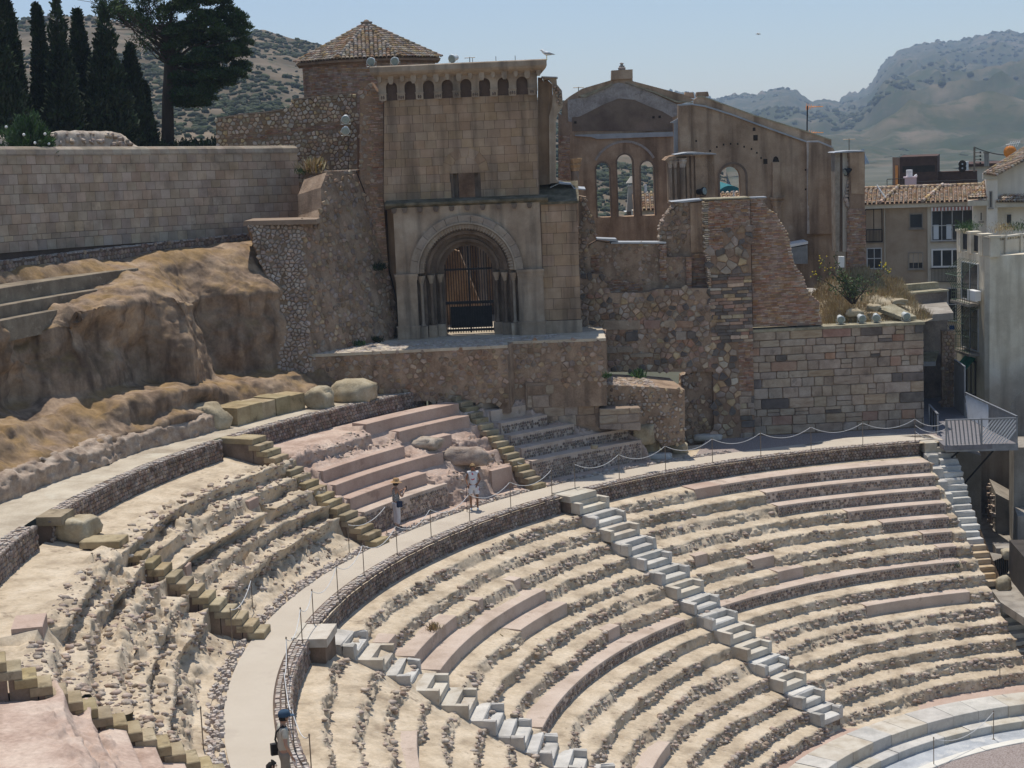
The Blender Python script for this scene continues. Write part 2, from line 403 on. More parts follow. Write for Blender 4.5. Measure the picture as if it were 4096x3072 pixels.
def terrace(name,azs,n,rf,zf,lst,head,tail,amp,erode,mat,seed,batter=.05):
 """rock-cut rows: one sheet following tread and riser of each row, broken up by noise"""
 az=np .array(azs);NA=len(az);cols=[];amps=[];eros=[]
 nt,nr=7,9
 P0=np .stack([np .cos(np .radians(az))*22,np .sin(np .radians(az))*22,np .zeros(NA)],-1)
 ctl=[(np .full(NA,float(head[0])) if np .isscalar(head[0]) else head[0](az),head[1](az) if callable(head[1]) else np .full(NA,float(head[1])),np .zeros(NA))]
 order=list(range(n)) if rf is ima_r else list(range(n))[::-1]
 for k_,i in enumerate(order):
  cm=clean_mask(lst,i,az)
  wob=fbm(P0+i*9.1,.33,3,seed+i)*.22+fbm(P0+i*3.7,1.3,3,seed+40+i)*.10
  r=rf(i,az)+(wob*(1-cm))*amp+cm*.10
  z=zf(i,az)-(1-cm)*amp*(.035+.07*np .clip(fbm(P0+i*5.5,.8,3,seed+80+i)+.3,0,1))-cm*.05
  e=erode(az,i)*(1-cm)
  if rf is med_r:z=z-(1-cm)*(.10+.10*amp)-.30*sum(np .clip(1-np .abs(az-c0)/1.7,0,1)**.5 for c0 in(151.3,171.2,192.4,215.0))*(1-cm)
  if rf is ima_r:z=z-(1-cm)*(.30*np .clip(1-np .abs(az-189.6)/3.2,0,1)**.5)
  bt=batter+.10*(1-cm)*np .clip(fbm(P0+i*1.7,1.0,2,seed+120+i)+.45,0,1)*amp+e*.28
  if k_<n-1:j=order[k_+1];zn=zf(j,az)
  else:zn=np .full(NA,float(tail[1]))
  ctl .append((r+e*.25,z-e*.06,(1-cm)*(1+e)));ctl .append((r-bt*1.0,zn+.02+e*.08,(1-cm)))
 ctl .append((np .full(NA,float(tail[0])),np .full(NA,float(tail[1])),np .zeros(NA)))
 Rr=[];Zz=[];A=[];TR=[]
 for k_ in range(len(ctl)-1):
  a,b=ctl[k_],ctl[k_+1];tread=(k_%2==0);m=nt if tread else nr
  if k_==len(ctl)-2:m=10
  for q in range(m):
   t=q/m
   Rr .append(a[0]*(1-t)+b[0]*t);Zz .append(a[1]*(1-t)+b[1]*t)
   lv=((.24 if rf is ima_r else .62) if tread else 1.0)
   rough=(a[2]*(1-t)+b[2]*t) if not tread else np .minimum(a[2]+.25,b[2]+.25)*.8
   A .append(rough*lv);TR .append(np .full(NA,1.0 if tread else 0.0))
 Rr .append(ctl[-1][0]);Zz .append(ctl[-1][1]);A .append(np .zeros(NA));TR .append(np .ones(NA))
 Rr=np .array(Rr);Zz=np .array(Zz);A=np .array(A);TR=np .array(TR)
 ca=np .cos(np .radians(az))[None];sa=np .sin(np .radians(az))[None]
 X=np .stack([Rr*ca,Rr*sa,Zz],-1)
 dk=np .gradient(X,axis=0);da=np .gradient(X,axis=1);nrm=np .cross(da,dk)
 nrm/=np .linalg .norm(nrm,axis=-1,keepdims=True)+1e-9
 if nrm[...,2].mean()<0:nrm=-nrm
 W=X+.06*np .stack([fbm(X,3.0,2,seed+70),fbm(X,3.0,2,seed+71),fbm(X,3.0,2,seed+72)],-1)
 f1,f2,ih=cells(W*np .array([1,1,1.5]),3.0,seed+5)
 g1,g2,jh=cells(W*np .array([1,1,1.6]),6.5,seed+6)
 e1=np .clip((f2-f1)/.22,0,1);e2=np .clip((g2-g1)/.30,0,1)
 patch=np .clip(fbm(X,.45,3,seed+33)*2.2+.65,.15,1.3)
 d=fbm(X,1.5,3,seed+9)*.09+((ih-.4)*.13*e1+(jh-.5)*.055*e2)*patch
 d=d*A*amp
 X=X+nrm*d[...,None]
 k=X .shape[0]
 idx=np .arange(k*NA).reshape(k,NA)
 F=np .stack([idx[:-1,:-1],idx[:-1,1:],idx[1:,1:],idx[1:,:-1]],-1).reshape(-1,4)
 o=mk(name,X .reshape(-1,3),F,mat,None,False,kind='structure')
 return X,A
def er0(az,i):return np .clip(fbm(np .stack([az*.05,az*0+i,az*0],-1),1.0,2,5)*.5,0,.3)
az_ima=np .arange(114.6,240,.085)
ima_X,ima_A=terrace('rock_terrace',az_ima,NI,ima_r,ima_z,CLEAN_I,(25.62,lambda a:ima_z(0,a)-.02),(13.2,-6.8),1.0,er0,M['rock'],11,.03)
def er_m(az,i):return np .clip(.35+.5*((az>172)&(az<192))+.25*(az>192),0,1)*1.0
az_m=np .arange(138.4,170.6,.09)
med_X,med_A=terrace('rock_terrace_pink',az_m,NM,med_r,med_z,CLEAN_M,(32.7,2.75),(27.45,.0),1.0,lambda a,i:np .zeros_like(a)+.5,M['rock_pink'],31)
az_m2=np .arange(170.6,214.2,.09)
med_X2,med_A2=terrace('rock_terrace',az_m2,NM,med_r,med_z,CLEAN_M,(32.7,2.75),(27.45,.0),1.35,er_m,M['rock'],57,.16)
az_m3=np .arange(214.2,245,.12)
CL3=[(i,245,215.3,'q') for i in range(3)]
terrace('rock_terrace_pink',az_m3,NM,med_r,med_z,CL3,(32.7,2.75),(27.45,.0),.9,lambda a,i:np .zeros_like(a)+.35,M['rock_pink'],83,.1)
def arc_solid(mb,r0,r1,z0,z1,azL,azR,step=.5,jag=0.0,rj=None):
 n=max(2,int((azL-azR)/step));V=[];F=[]
 for k in range(n+1):
  a=azL+(azR-azL)*k/n;j=(rj .uniform(-jag,jag) if rj else 0)
  ra=r0(a) if callable(r0) else r0;za=z1(a) if callable(z1) else z1;zb=z0(a) if callable(z0) else z0;rb=r1(a) if callable(r1) else r1
  V+=[P3(ra+j*.5,a,zb),P3(ra+j*.5,a,za-.012+j*.2),P3(ra+.015+j,a,za),P3(rb,a,za+.004),P3(rb,a,zb)]
 for k in range(n):
  b=k*5
  for q in range(4):F .append((b+q,b+q+1,b+5+q+1,b+5+q))
 F .append((0,1,2,3,4)[::-1]);b=n*5;F .append((b,b+1,b+2,b+3,b+4))
 mb .add(V,F)
class PolarF(Polar):
 def __init__(f,Rr,az0,rf,zf=None):f .R=Rr;f .az0=az0;f .rf=rf;f .zf=zf
 def pt(f,s,d,h):
  a=f .az0-math .degrees(s/f .R);r=f .rf(a)+d;return(r*math .cos(R(a)),r*math .sin(R(a)),h+(f .zf(a) if f .zf else 0))
def face_cobbles(parent,rr,ztop,h,azL,azR,size,seed,cap=300,mat=None,keep=.93,proud=.03,gap=.008,rf=None,zf=None):
 fr=PolarF(rr,azL,rf,zf) if rf else Polar(rr,azL);r_=random .Random(seed);L_=fr .s_of(azR)
 polys=rubble_polys([(0.03,ztop-h),(L_-.03,ztop-h),(L_-.03,ztop-.03),(0.03,ztop-.03)],size,1.12,r_,keep,gap,size_var=.16)
 lay(parent,fr,polys,proud,mat or M['cobble'],r_,'cobble',cap,.3)
n_t=0
WORDS={'c':'cobble faced','p':'buff plastered','q':'pink mortar'}
def side_word(az):
 return 'right of the long marble stairs' if az<150 else('between the two U-block marble stairs' if az<189 else 'left of the near marble stairs')
ORD=['first','second','third','fourth','fifth','sixth','seventh','eighth','ninth','tenth','eleventh','twelfth','thirteenth','fourteenth','fifteenth']
def seat(i,azL,azR,kind,rf,zf,upper):
 mid=(azL+azR)/2;r0=lambda a:float(rf(i,np .array(a)))-.01;zt=lambda a:float(zf(i,np .array(a)))+.005
 short=(azL-azR)<4
 if upper:
  where='right of the middle upper stairs' if mid<151 else('on the pink slope between the two upper stairs' if mid<171 else 'on the eroded slope beside the upper stairs')
  lab='%s seat row %s, %s row up from the walkway%s'%(WORDS[kind],where,ORD[i],'' if False else '')
  if i==3 and mid<158 and mid>151:lab='isolated short pink mortar seat block under the two top rows, near the middle upper stairs'
  if i==0 and 151<mid<158:lab='short pink mortar seat block beside the foot of the middle upper stairs'
 else:
  lab='%s %sseat row %s, %s row below the walkway'%(WORDS[kind],'short ' if short else 'long ',side_word(mid),ORD[i])
 root=empty('seat_row',P3(r0(mid),mid,zt(mid)-.42),0,lab,'seat row','rebuilt seat rows of the theatre')
 mb=MB();deep=(lambda a:r0(a)+(.80 if not upper else .66));h=.40 if not upper else .44
 if upper and i==0:h=.86
 arc_solid(mb,r0,deep,lambda a:zt(a)-h-.05,zt,azL,azR,.4,.008,random .Random(i*7+int(azL)))
 mb .build('body',M['plaster_pink'] if kind=='q' else M['plaster_tier'],root)
 if kind=='c':
  n=max(1,int((azL-azR)/8));tot=0
  for k in range(n):
   a0=azL+(azR-azL)*k/n;a1=azL+(azR-azL)*(k+1)/n;am=(a0+a1)/2
   face_cobbles(root,r0(am),-.05,h-.06,a0,a1,.105,1000+i*31+k+int(azL),max(0,300//n),keep=.85,rf=lambda a:r0(a)+.008,zf=zt)
   tot+=1
for t in CLEAN_I:seat(*t,ima_r,ima_z,False)
for t in CLEAN_M:seat(*t,med_r,med_z,True)
def ring_sheet(name,r0,r1,z,azL,azR,mat,n=160,nr=6,bump=0.0,parent=None,**t):
 az=np .linspace(azL,azR,n);V=[]
 r0f=r0 if callable(r0) else(lambda a:r0);r1f=r1 if callable(r1) else(lambda a:r1)
 rr=np .stack([np .array([r0f(a) for a in az])*(1-k/nr)+np .array([r1f(a) for a in az])*k/nr for k in range(nr+1)])
 X=np .stack([rr*np .cos(np .radians(az))[None],rr*np .sin(np .radians(az))[None],np .full_like(rr,z)],-1)
 if bump:X[...,2]+=fbm(X,3,3,5)*bump
 idx=np .arange(X .shape[0]*n).reshape(X .shape[0],n)
 F=np .stack([idx[:-1,:-1],idx[1:,:-1],idx[1:,1:],idx[:-1,1:]],-1).reshape(-1,4)
 return mk(name,X .reshape(-1,3),F,mat,parent,False,**t)
ring_sheet('walkway_bed',25.52,29.6,-.035,245,111.6,M['rock'],260,8,.02,kind='structure')
ring_sheet('walkway',25.98,lambda a:27.12+.0*a,.012,245,112.6,M['concrete'],300,2,kind='structure')
def retaining(name,rr,ztop,h,azL,azR,label,seed,thick=.45,size=.125,top=True):
 root=empty(name,P3(rr,(azL+azR)/2,ztop-h),0,label,'retaining wall','cobbled retaining walls of the walkways')
 mb=MB();arc_solid(mb,rr+.02,rr+thick,ztop-h-.1,ztop-.02,azL,azR,.5)
 mb .build('core',M['mortar'],root)
 n=max(1,int((azL-azR)/10))
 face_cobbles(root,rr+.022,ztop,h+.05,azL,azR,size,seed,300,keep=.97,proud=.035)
 if top:
  r_=random .Random(seed+5);mb=MB()
  fr=Polar(rr,azL);L_=fr .s_of(azR);w=.15;k=0;d=.03
  while d<thick-.04:
   x=r_ .uniform(0,w)
   while x<L_-.05:
    ww=w*r_ .uniform(.7,1.35);dd=.125*r_ .uniform(.8,1.15);zt=ztop+r_ .uniform(-.012,.018)
    if r_ .random()<.93:
     P=[(x+.01,d),(x+ww-.01,d+r_ .uniform(-.01,.01)),(x+ww-.012,d+dd-.01),(x+ww*.5,d+dd),(x+.008,d+dd-.012)]
     V=[fr .pt(a,b,ztop-.05) for a,b in P];c0=(x+ww/2,d+dd/2)
     V+=[fr .pt(c0[0]+(a-c0[0])*.78,c0[1]+(b-c0[1])*.78,zt) for a,b in P]
     F=[(q,(q+1)%5,5+(q+1)%5,5+q) for q in range(5)]+[(5,6,7,8,9)]
     mb .add(V,F)
    x+=ww
   d+=.13
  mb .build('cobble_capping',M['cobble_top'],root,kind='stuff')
 return root
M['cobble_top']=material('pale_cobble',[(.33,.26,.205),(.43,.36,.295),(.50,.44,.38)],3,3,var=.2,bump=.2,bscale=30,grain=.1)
retaining('retaining_wall',25.55,.03,.62,149.0,114.5,'dark cobbled wall under the walkway edge, right of the long marble stairs',201)
retaining('retaining_wall',25.55,.03,.66,190.2,152.6,'dark cobbled wall curving under the walkway edge between the two marble stairs',202)
retaining('retaining_wall',25.52,.03,.70,240.0,193.6,'cobbled wall under the walkway edge beside the man in the cap',203)
def gutter(azL,azR,seed):
 r_=random .Random(seed);fr=Polar(27.14,azL);L_=fr .s_of(azR);mb=MB();x=0
 n=int(L_/.11)
 for k in range(n*3):
  s=r_ .uniform(0,L_);d=r_ .uniform(0,.42);q=r_ .uniform(.04,.1);m=r_ .choice((5,6));a0=r_ .uniform(0,6)
  V=[];
  for j in range(m):
   a=a0+2*PI*j/m;rr=q*r_ .uniform(.7,1.2);V .append((s+rr*1.3*math .cos(a),d+rr*math .sin(a)))
  h=r_ .uniform(.02,.07)
  VV=[fr .pt(a,b,-.03) for a,b in V]+[fr .pt(s+(a-s)*.7,d+(b-d)*.7,h+r_ .uniform(-.01,.02)) for a,b in V]
  mb .add(VV,[(j,(j+1)%m,m+(j+1)%m,m+j) for j in range(m)]+[tuple(range(m,2*m))])
 return mb
for(a,b,sd) in((213.5,193.5,1),(191.2,172.2,2),(169.8,152.3,3),(150.2,131,4),(240,217,5)):
 mb=gutter(a,b,sd);mb .build('gutter_stones',M['cobble_pale'] if 'cobble_pale' in M else M['cobble_top'],None,kind='stuff',label='loose pale stones along the outer edge of the walkway')
def poly_sheet(name,pts,z,mat,thick=None,**t):
 tri=tessellate_polygon([[Vector((p[0],p[1],0)) for p in pts]])
 if thick is None:return mk(name,np .array([(p[0],p[1],z) for p in pts]),[tuple(q) for q in tri],mat,None,**t)
 mb=MB();n=len(pts);V=[(p[0],p[1],z) for p in pts]+[(p[0],p[1],z-thick) for p in pts]
 mb .add(V,[tuple(q) for q in tri]+[tuple(i+n for i in q)[::-1] for q in tri]+[(i,(i+1)%n,n+(i+1)%n,n+i) for i in range(n)])
 return mb .build(name,mat,None,**t)
arc_pts=[P3(27.1,a)[:2] for a in np .arange(135,113.9,-1.5)]
poly_sheet('gravel_apron',arc_pts+[(-9.67,23.72),(-10.41,27.42),(-10.4,27.6),(-18,25),(-19.41,23.2)],.002,M['gravel'],.15,kind='structure')
poly_sheet('concrete_apron',[P3(27.1,a)[:2] for a in np .arange(121,113.9,-1.5)]+[(-9.67,23.72),(-10.16,24.89),(-12.19,25.11),(-14.56,23.2),(-15.42,21.96)],.012,M['concrete'],.1,kind='structure')
ring_sheet('upper_walkway',32.95,36.0,3.40,235,150.6,M['concrete_old'],240,10,.02,kind='structure')
retaining('retaining_wall',32.5,3.42,.70,171.2,152.6,'straight-topped cobbled wall under the upper walkway, over the pink slope',211,.42)
retaining('retaining_wall',32.5,3.42,.75,192.4,172.6,'long cobbled wall under the upper walkway, left of the brown upper stairs',212,.42)
retaining('retaining_wall',32.55,3.42,.8,232,194.0,'cobbled wall at the far left edge under the upper walkway',213,.5)
def block_stairs(azN,azF,n,label,r0=27.08,run=.275,rise=.2,base_drop=.55,top=None):
 az=(azN+azF)/2;w=R(azN-azF)*27.0;root=empty('staircase',P3(r0,az,0),R(az-90),label,'staircase','brown block staircases of the upper seating')
 r_=random .Random(int(az*3))
 for k in range(n):
  fr=Local(P3(r0+k*run,az,0),az-90);j=r_ .uniform(-.012,.012)
  mb=MB();V=[]
  dd=run+.16 if k<n-1 else(top or 1.0)
  z0,z1=k*rise+.012,(k+1)*rise+r_ .uniform(-.006,.006)
  b=.018
  s0,s1=-w/2+j,w/2+j
  prof=[(s0,0),(s1,0),(s1,dd),(s0,dd)]
  V=[fr .pt(a,d,z0+.0) for a,d in prof]+[fr .pt(a,d,z1-b) for a,d in prof]+[fr .pt(a+(b if a<0 else-b),d+(b if d==0 else 0),z1) for a,d in prof]
  F=[]
  for q in(0,4):
   for i in range(4):F .append((q+i,q+(i+1)%4,q+4+(i+1)%4,q+4+i))
  F .append((8,9,10,11));F .append((3,2,1,0));mb .add(V,F)
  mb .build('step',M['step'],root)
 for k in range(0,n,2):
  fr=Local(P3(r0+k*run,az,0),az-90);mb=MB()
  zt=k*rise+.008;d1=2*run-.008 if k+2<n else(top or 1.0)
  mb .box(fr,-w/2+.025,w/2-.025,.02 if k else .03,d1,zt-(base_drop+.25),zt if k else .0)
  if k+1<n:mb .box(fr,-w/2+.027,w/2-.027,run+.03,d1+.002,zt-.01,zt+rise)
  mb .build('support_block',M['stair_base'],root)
 return root
block_stairs(152.02,150.63,17,'brown block staircase in the middle, rising from the walkway to the terrace under the gate',27.15,.272,.2,.6,1.4)
block_stairs(171.95,170.2,17,'brown block staircase rising behind the woman in the straw hat',26.98,.29,.2,.9,1.3)
block_stairs(193.15,191.45,14,'brown block staircase over the eroded slope at the left',26.78,.29,.2,.9,1.1)
block_stairs(215.75,214.15,17,'nearest brown block staircase in the bottom left corner',27.05,.275,.2,.9,1.1)
s_=MB();s_ .box(Local(P3(32.2,191.6,3.2),191.6-90),-.5,.5,0,.7,0,.24);s_ .build('stone_slab',M['step'],None,label='square brown slab on the upper walkway edge, above the left staircase',category='slab') if False else tag(s_ .build('stone_slab',M['step'],None),'square brown slab on the upper walkway edge above the left block staircase','slab')
def u_block(fr,w,dep,h,mat,parent,notch=(.19,.17),nd=.36,rj=None,both=True,worn=0.0,name='u_block'):
 """fr at the inner near corner top; s to the right, d outward; top at h=0"""
 a,b=notch;x1,x2=a,(w-b if both else w);j=(lambda m:rj .uniform(-m,m) if rj else 0)
 mb=MB();e=.008+worn*.02;hh=-h/2
 def bx(s0,s1,d0,d1,z0,z1):
  P=[(s0,d0),(s1,d0),(s1,d1),(s0,d1)]
  V=[fr .pt(p[0],p[1],z0) for p in P]+[fr .pt(p[0],p[1],z1-e) for p in P]
  V+=[fr .pt(p[0]+(e if p[0]==s0 else-e),p[1]+(e if p[1]==d0 else-e),z1+(j(worn*.02))) for p in P]
  F=[(q+i,q+(i+1)%4,q+4+(i+1)%4,q+4+i) for q in(0,4) for i in range(4)]+[(8,9,10,11),(3,2,1,0)]
  mb .add(V,F)
 bx(0,x1,0+j(.01),nd,-h,0+j(.004));bx(0,w,nd,dep,-h,.001+j(.004))
 if both:bx(x2,w,0+j(.01),nd,-h,0+j(.004))
 bx(x1,x2,0+j(.01),nd,-h,hh)
 o=mb .build(name,mat,parent)
 if worn:
  me=o .data;r_=rj
  for v in me .vertices:v .co+=Vector((r_ .uniform(-1,1),r_ .uniform(-1,1),r_ .uniform(-1,.3)))*worn*.03
 return o
def marble_stairs(label,azN0,azN1,azF0,azF1,r0,r1,z0,z1,n,kinds,width=None,both=True,nd=.37,notch=(.19,.17)):
 root=empty('marble_staircase',P3((r0+r1)/2,(azN0+azF0)/2,z1-.5),0,label,'staircase','marble staircases of the lower seating')
 rj=random .Random(int(azN0*10))
 for i in range(n):
  t=i/(n-1);r=r0+(r1-r0)*t;aN=azN0+(azN1-azN0)*t;aF=azF0+(azF1-azF0)*t
  w=R(aN-aF)*r;z=z0+(z1-z0)*t;az=(aN+aF)/2;hstep=abs(z1-z0)/(n-1);dr=abs(r1-r0)/(n-1)
  c=P3(r,az,z);fr0=Local(c,az-90);k=kinds[i%len(kinds)] if len(kinds)<n else kinds[i]
  j=rj .uniform(-.03,.03)
  fr=Local((fr0 .pt(-w/2+j,rj .uniform(-.03,.03),0)),az-90)
  mat={'m':M['marble'],'l':M['limestone'],'t':M['travertine']}[k]
  ww=w if k!='m' else w+rj .uniform(-.06,.05)
  u_block(fr,ww,dr+.12,hstep-.006,mat,root,(notch[0]*rj .uniform(.85,1.2),notch[1]),nd,rj,both,worn=(rj .uniform(.5,1.3) if k=='m' else 0),name='marble_block' if k=='m' else 'stone_block')
  mb=MB();mb .box(fr,.05,ww-.05,.10,dr+.1,-hstep-.55,-hstep-.002);mb .build('footing',M['stair_base'],root)
 return root
marble_stairs('long marble staircase of U-shaped blocks running down the middle of the lower seating',152.25,151.2,148.6,146.6,24.75,14.67,-.19,-5.98,15,'lmlmmmlmmllmlmm'[:15])
marble_stairs('near marble staircase of big U-shaped blocks in the bottom centre',190.3,191.0,186.8,185.8,24.6,14.6,-.58,-6.2,14,'mlmllmmmmmlmmm')
marble_stairs('right-hand staircase of grey and tan blocks below the footbridge corner',114.1,115.5,111.3,112.1,25.4,19.65,-.02,-4.12,11,'lmmmmmmmttt',both=False,nd=.32,notch=(.42,0))
def landing(label,azN,azF,r,ext=1.0):
 root=empty('landing_slab',P3(r,(azN+azF)/2,0),0,label,'slab');az=(azN+azF)/2;fr=Local(P3(r,az,0),az-90);w=R(azN-azF)*r
 mb=MB();mb .box(fr,-w/2,w/2,0,ext,-.2,.035);mb .build('slab',M['limestone'],root)
 mb=MB();mb .box(fr,-w/2+.02,w/2-.02,ext-.12,ext+.02,.0,.075);mb .build('rim',M['limestone'],root)
 mb=MB();mb .box(fr,-w/2+.04,w/2-.02,.06,ext,-.9,-.202);mb .build('footing',M['stair_base'],root)
landing('cream landing slab at the head of the long marble staircase',152.4,149.2,25.15,.95)
landing('cream landing slab at the head of the near marble staircase',193.5,190.3,25.05,.95)
def ring_blocks(name,label,cat,r0,r1,z,h,azL,azR,wl,mats,seed,group=None,parent=None):
 root=empty(name,P3((r0+r1)/2,(azL+azR)/2,z-h),0,label,cat,group);r_=random .Random(seed);a=azL
 while a>azR:
  da=math .degrees(wl*r_ .uniform(.75,1.3)/r0);b=max(a-da,azR);mb=MB();q=r_ .uniform(-.012,.012)
  if a-b<.2:break
  arc_solid(mb,r0+q,r1,z-h,z+r_ .uniform(-.012,.012),a-.03,b+.03,1.5);mb .build('block',r_ .choice(mats),root);a=b
 return root
ring_blocks('honour_seats','curved row of grey marble seat slabs round the orchestra','seat row',13.12,14.2,-6.72,.42,185,108,.95,[M['marble'],M['marble'],M['limestone']],3)
ring_blocks('orchestra_step','low curved marble step below the seats of honour','step',12.6,13.2,-7.10,.3,185,104,1.1,[M['limestone'],M['marble']],4)
M['paving']=material('orchestra_paving',[(.28,.29,.30),(.40,.41,.42),(.50,.50,.49)],1.2,7,rough=.85,bump=.25,bscale=25,grain=.12,spots=((.58,.56,.52),.9,.57,.7))
ring_sheet('orchestra_paving',10.8,12.7,-7.36,200,90,M['paving'],120,4,kind='structure')
ring_blocks('orchestra_kerb','thin white curved kerb at the bottom right corner','kerb',11.35,11.65,-7.28,.2,200,90,1.6,[material('white_stone',[(.62,.58,.50),(.70,.66,.58)],2,3,bump=.1)],5)
ring_sheet('orchestra_floor',.1,11.4,-7.32,260,60,M['gravel'],90,8,.03,kind='structure')
ring_sheet('lower_terrace_floor',13.5,15.0,-6.77,200,112,M['plaster_pink'],100,4,.01,kind='structure')
def interp_contour(pts,az):
 """pts: list of (az, r, z) sorted by azimuth"""
 p=sorted(pts);a=[q[0] for q in p]
 return np .interp(az,a,[q[1] for q in p]),np .interp(az,a,[q[2] for q in p])
azc=np .arange(150.5,200,.13)
K=[[(150,34.0,3.3),(161.0,34.2,3.3),(168.8,34.6,3.3),(172,34.2,3.3),(176,34.5,3.3),(180,34.3,3.3),(184,34.6,3.3),(188,34.9,3.3),(200,35.2,3.3)],[(150,34.2,3.6),(158,34.4,3.9),(161.4,34.6,3.9),(168.4,34.9,3.95),(169,34.1,4.05),(172.1,33.9,4.3),(175,34.3,4.1),(180,34.5,4.15),(184.8,34.7,4.2),(188,35.1,4.15),(200,35.4,4.2)],[(150,35.0,3.9),(158,34.8,4.05),(165.4,34.9,4.15),(168.8,35.1,4.2),(172,34.5,4.35),(175,34.7,4.2),(180,35.0,4.35),(186,35.6,4.5),(200,36,4.6)],[(150,35.5,4.4),(158,35.0,4.5),(165.4,35.2,4.5),(168.8,34.9,4.75),(171,34.5,4.95),(176,34.9,4.95),(180,35.6,4.8),(186,36.2,5.0),(200,36.6,5.1)],[(150,36.5,4.6),(158.9,35.6,4.62),(159.9,35.9,4.6),(162.5,36.3,4.62),(163.3,37.2,4.75),(165.2,36.2,4.72),(167.5,35.7,4.75),(169.4,35.2,4.85),(170.5,36.4,5.15),(173.5,36.2,5.2),(176,36.1,5.3),(177.6,36.8,5.3),(179,37.8,5.3),(181.5,37.2,5.3),(186,37.2,5.4),(200,37.4,5.4)],[(150,37,6.5),(158.9,36.0,6.2),(162.5,36.5,6.3),(163.6,37.6,6.2),(165.4,36.6,6.2),(169.0,35.3,6.5),(170.5,36.6,6.4),(174.2,36.5,6.5),(176,36.4,6.9),(177.6,37.1,6.5),(181.5,37.4,6.7),(200,37.6,6.8)],[(150,37,8.0),(158.9,36.3,7.6),(159.5,36.4,7.7),(161.9,36.55,7.82),(163.2,37.8,7.6),(165.1,36.85,7.5),(168.7,35.4,7.95),(169.3,36.4,7.75),(173.4,36.2,8.05),(176.0,36.2,8.05),(176.8,37.0,7.6),(178.5,37.7,7.55),(181,37.3,7.95),(186,37.6,8.1),(200,37.8,8.1)],[(150,37.8,8.6),(158.9,37.1,8.3),(161.5,37.4,8.35),(163.5,38.2,8.0),(166,37.2,8.35),(169,36.6,8.25),(172,37.0,8.3),(175,37.2,8.15),(178.5,38.1,7.7),(182,38.0,8.2),(200,38.4,8.3)],[(150,38.6,9.0),(158.9,38.0,9.0),(163,38.6,8.9),(166,38.2,9.0),(168.5,38.2,8.75),(173,38.6,8.4),(178,39.0,8.2),(182,39,8.6),(200,39.2,8.8)],[(150,39.2,9.3),(158,39.0,9.35),(163,39.3,9.25),(168,39.4,9.3),(175,39.4,9.5),(182,39.6,9.55),(200,39.8,9.6)],[(150,40.6,9.32),(163,40.6,9.45),(182,40.6,9.65),(200,41,9.7)],]
sub=[6,5,9,12,22,22,14,12,8,5]
ampk=[.10,.22,.42,.5,.30,.75,.75,.5,.4,.3,.03]
Rr=[];Zz=[];Am=[]
for k in range(len(K)-1):
 ra,za=interp_contour(K[k],azc);rb,zb=interp_contour(K[k+1],azc)
 for q in range(sub[k]):
  t=q/sub[k];Rr .append(ra*(1-t)+rb*t);Zz .append(za*(1-t)+zb*t);Am .append(np .full_like(azc,ampk[k]*(1-t)+ampk[k+1]*t))
Rr=np .array(Rr);Zz=np .array(Zz);Am=np .array(Am)
ker=np .array([1,2,3,2,1])/9.0
def smooth0(Aq):
 B=np .pad(Aq,((2,2),(0,0)),'edge');return sum(B[i:i+Aq .shape[0]]*ker[i] for i in range(5))
Rr=smooth0(Rr);Zz=smooth0(Zz)
X=np .stack([Rr*np .cos(np .radians(azc))[None],Rr*np .sin(np .radians(azc))[None],Zz],-1)
dk=np .gradient(X,axis=0);da=np .gradient(X,axis=1);nrm=np .cross(da,dk);nrm/=np .linalg .norm(nrm,axis=-1,keepdims=True)+1e-9
if nrm[...,2].mean()<0:nrm=-nrm
S_=X*np .array([1,1,.32])
W=X+.15*np .stack([fbm(X,1.2,2,70),fbm(X,1.2,2,71),fbm(X,1.2,2,72)],-1)
f1,f2,ih=cells(W*np .array([1,1,.55]),1.1,75);g1,g2,jh=cells(W*np .array([1,1,.8]),2.6,76)
steep=1-np .clip(nrm[...,2],0,1)
rug=np .where(azc[None]>174.5,1.35,np .where(azc[None]<169.3,.75,.7))
d=fbm(X,.55,4,301)*.75+fbm(S_,1.4,4,302)*.5*steep+(.33-f1)*.55*rug+(.3-g1)*.22*rug+np .abs(fbm(X,2.4,3,303))*.2
X=X+nrm*(d*Am)[...,None]
idx=np .arange(X .shape[0]*len(azc)).reshape(X .shape[0],-1)
F=np .stack([idx[:-1,:-1],idx[:-1,1:],idx[1:,1:],idx[1:,:-1]],-1).reshape(-1,4)
mk('rock_face',X .reshape(-1,3),F,M['cliff'],None,True,kind='structure')
root=empty('block_kerb',P3(33.9,165,3.4),0,'row of squared tan blocks lining the back of the upper walkway','kerb')
r_=random .Random(3);a=168.2
for da_ in(1.25,1.2,1.25,1.35,1.35):
 mb=MB();arc_solid(mb,33.72+r_ .uniform(-.03,.03),34.9,3.38,4.02+r_ .uniform(-.02,.03),a,a-da_+.03,2);mb .build('block',M['ochre_block'] if 'ochre_block' in M else M['step'],root);a-=da_
def boulder(name,c,size,seed,mat,label=None,cat='boulder',group=None,rough=.25,parent=None,seg=26,flat=.75):
 u=np .linspace(0,2*PI,seg,endpoint=False);v=np .linspace(-PI/2,PI/2,seg//2)
 U,Vv=np .meshgrid(u,v);D_=np .stack([np .cos(U)*np .cos(Vv),np .sin(U)*np .cos(Vv),np .sin(Vv)],-1)
 q=np .sign(D_)*np .abs(D_)**flat
 f=1+fbm(D_*1.0+seed,1.4,3,seed)*rough+(cells(D_+seed*3.1,1.3,seed)[0]-.5)*-rough
 X_=q*f[...,None]*np .array(size)+np .array(c)
 n1=len(u);idx_=np .arange(len(v)*n1).reshape(len(v),n1);nx=np .roll(idx_,-1,1)
 F_=np .stack([idx_[:-1],nx[:-1],nx[1:],idx_[1:]],-1).reshape(-1,4)
 return mk(name,X_ .reshape(-1,3),F_,mat,parent,False,label=label,cat=cat,group=group)
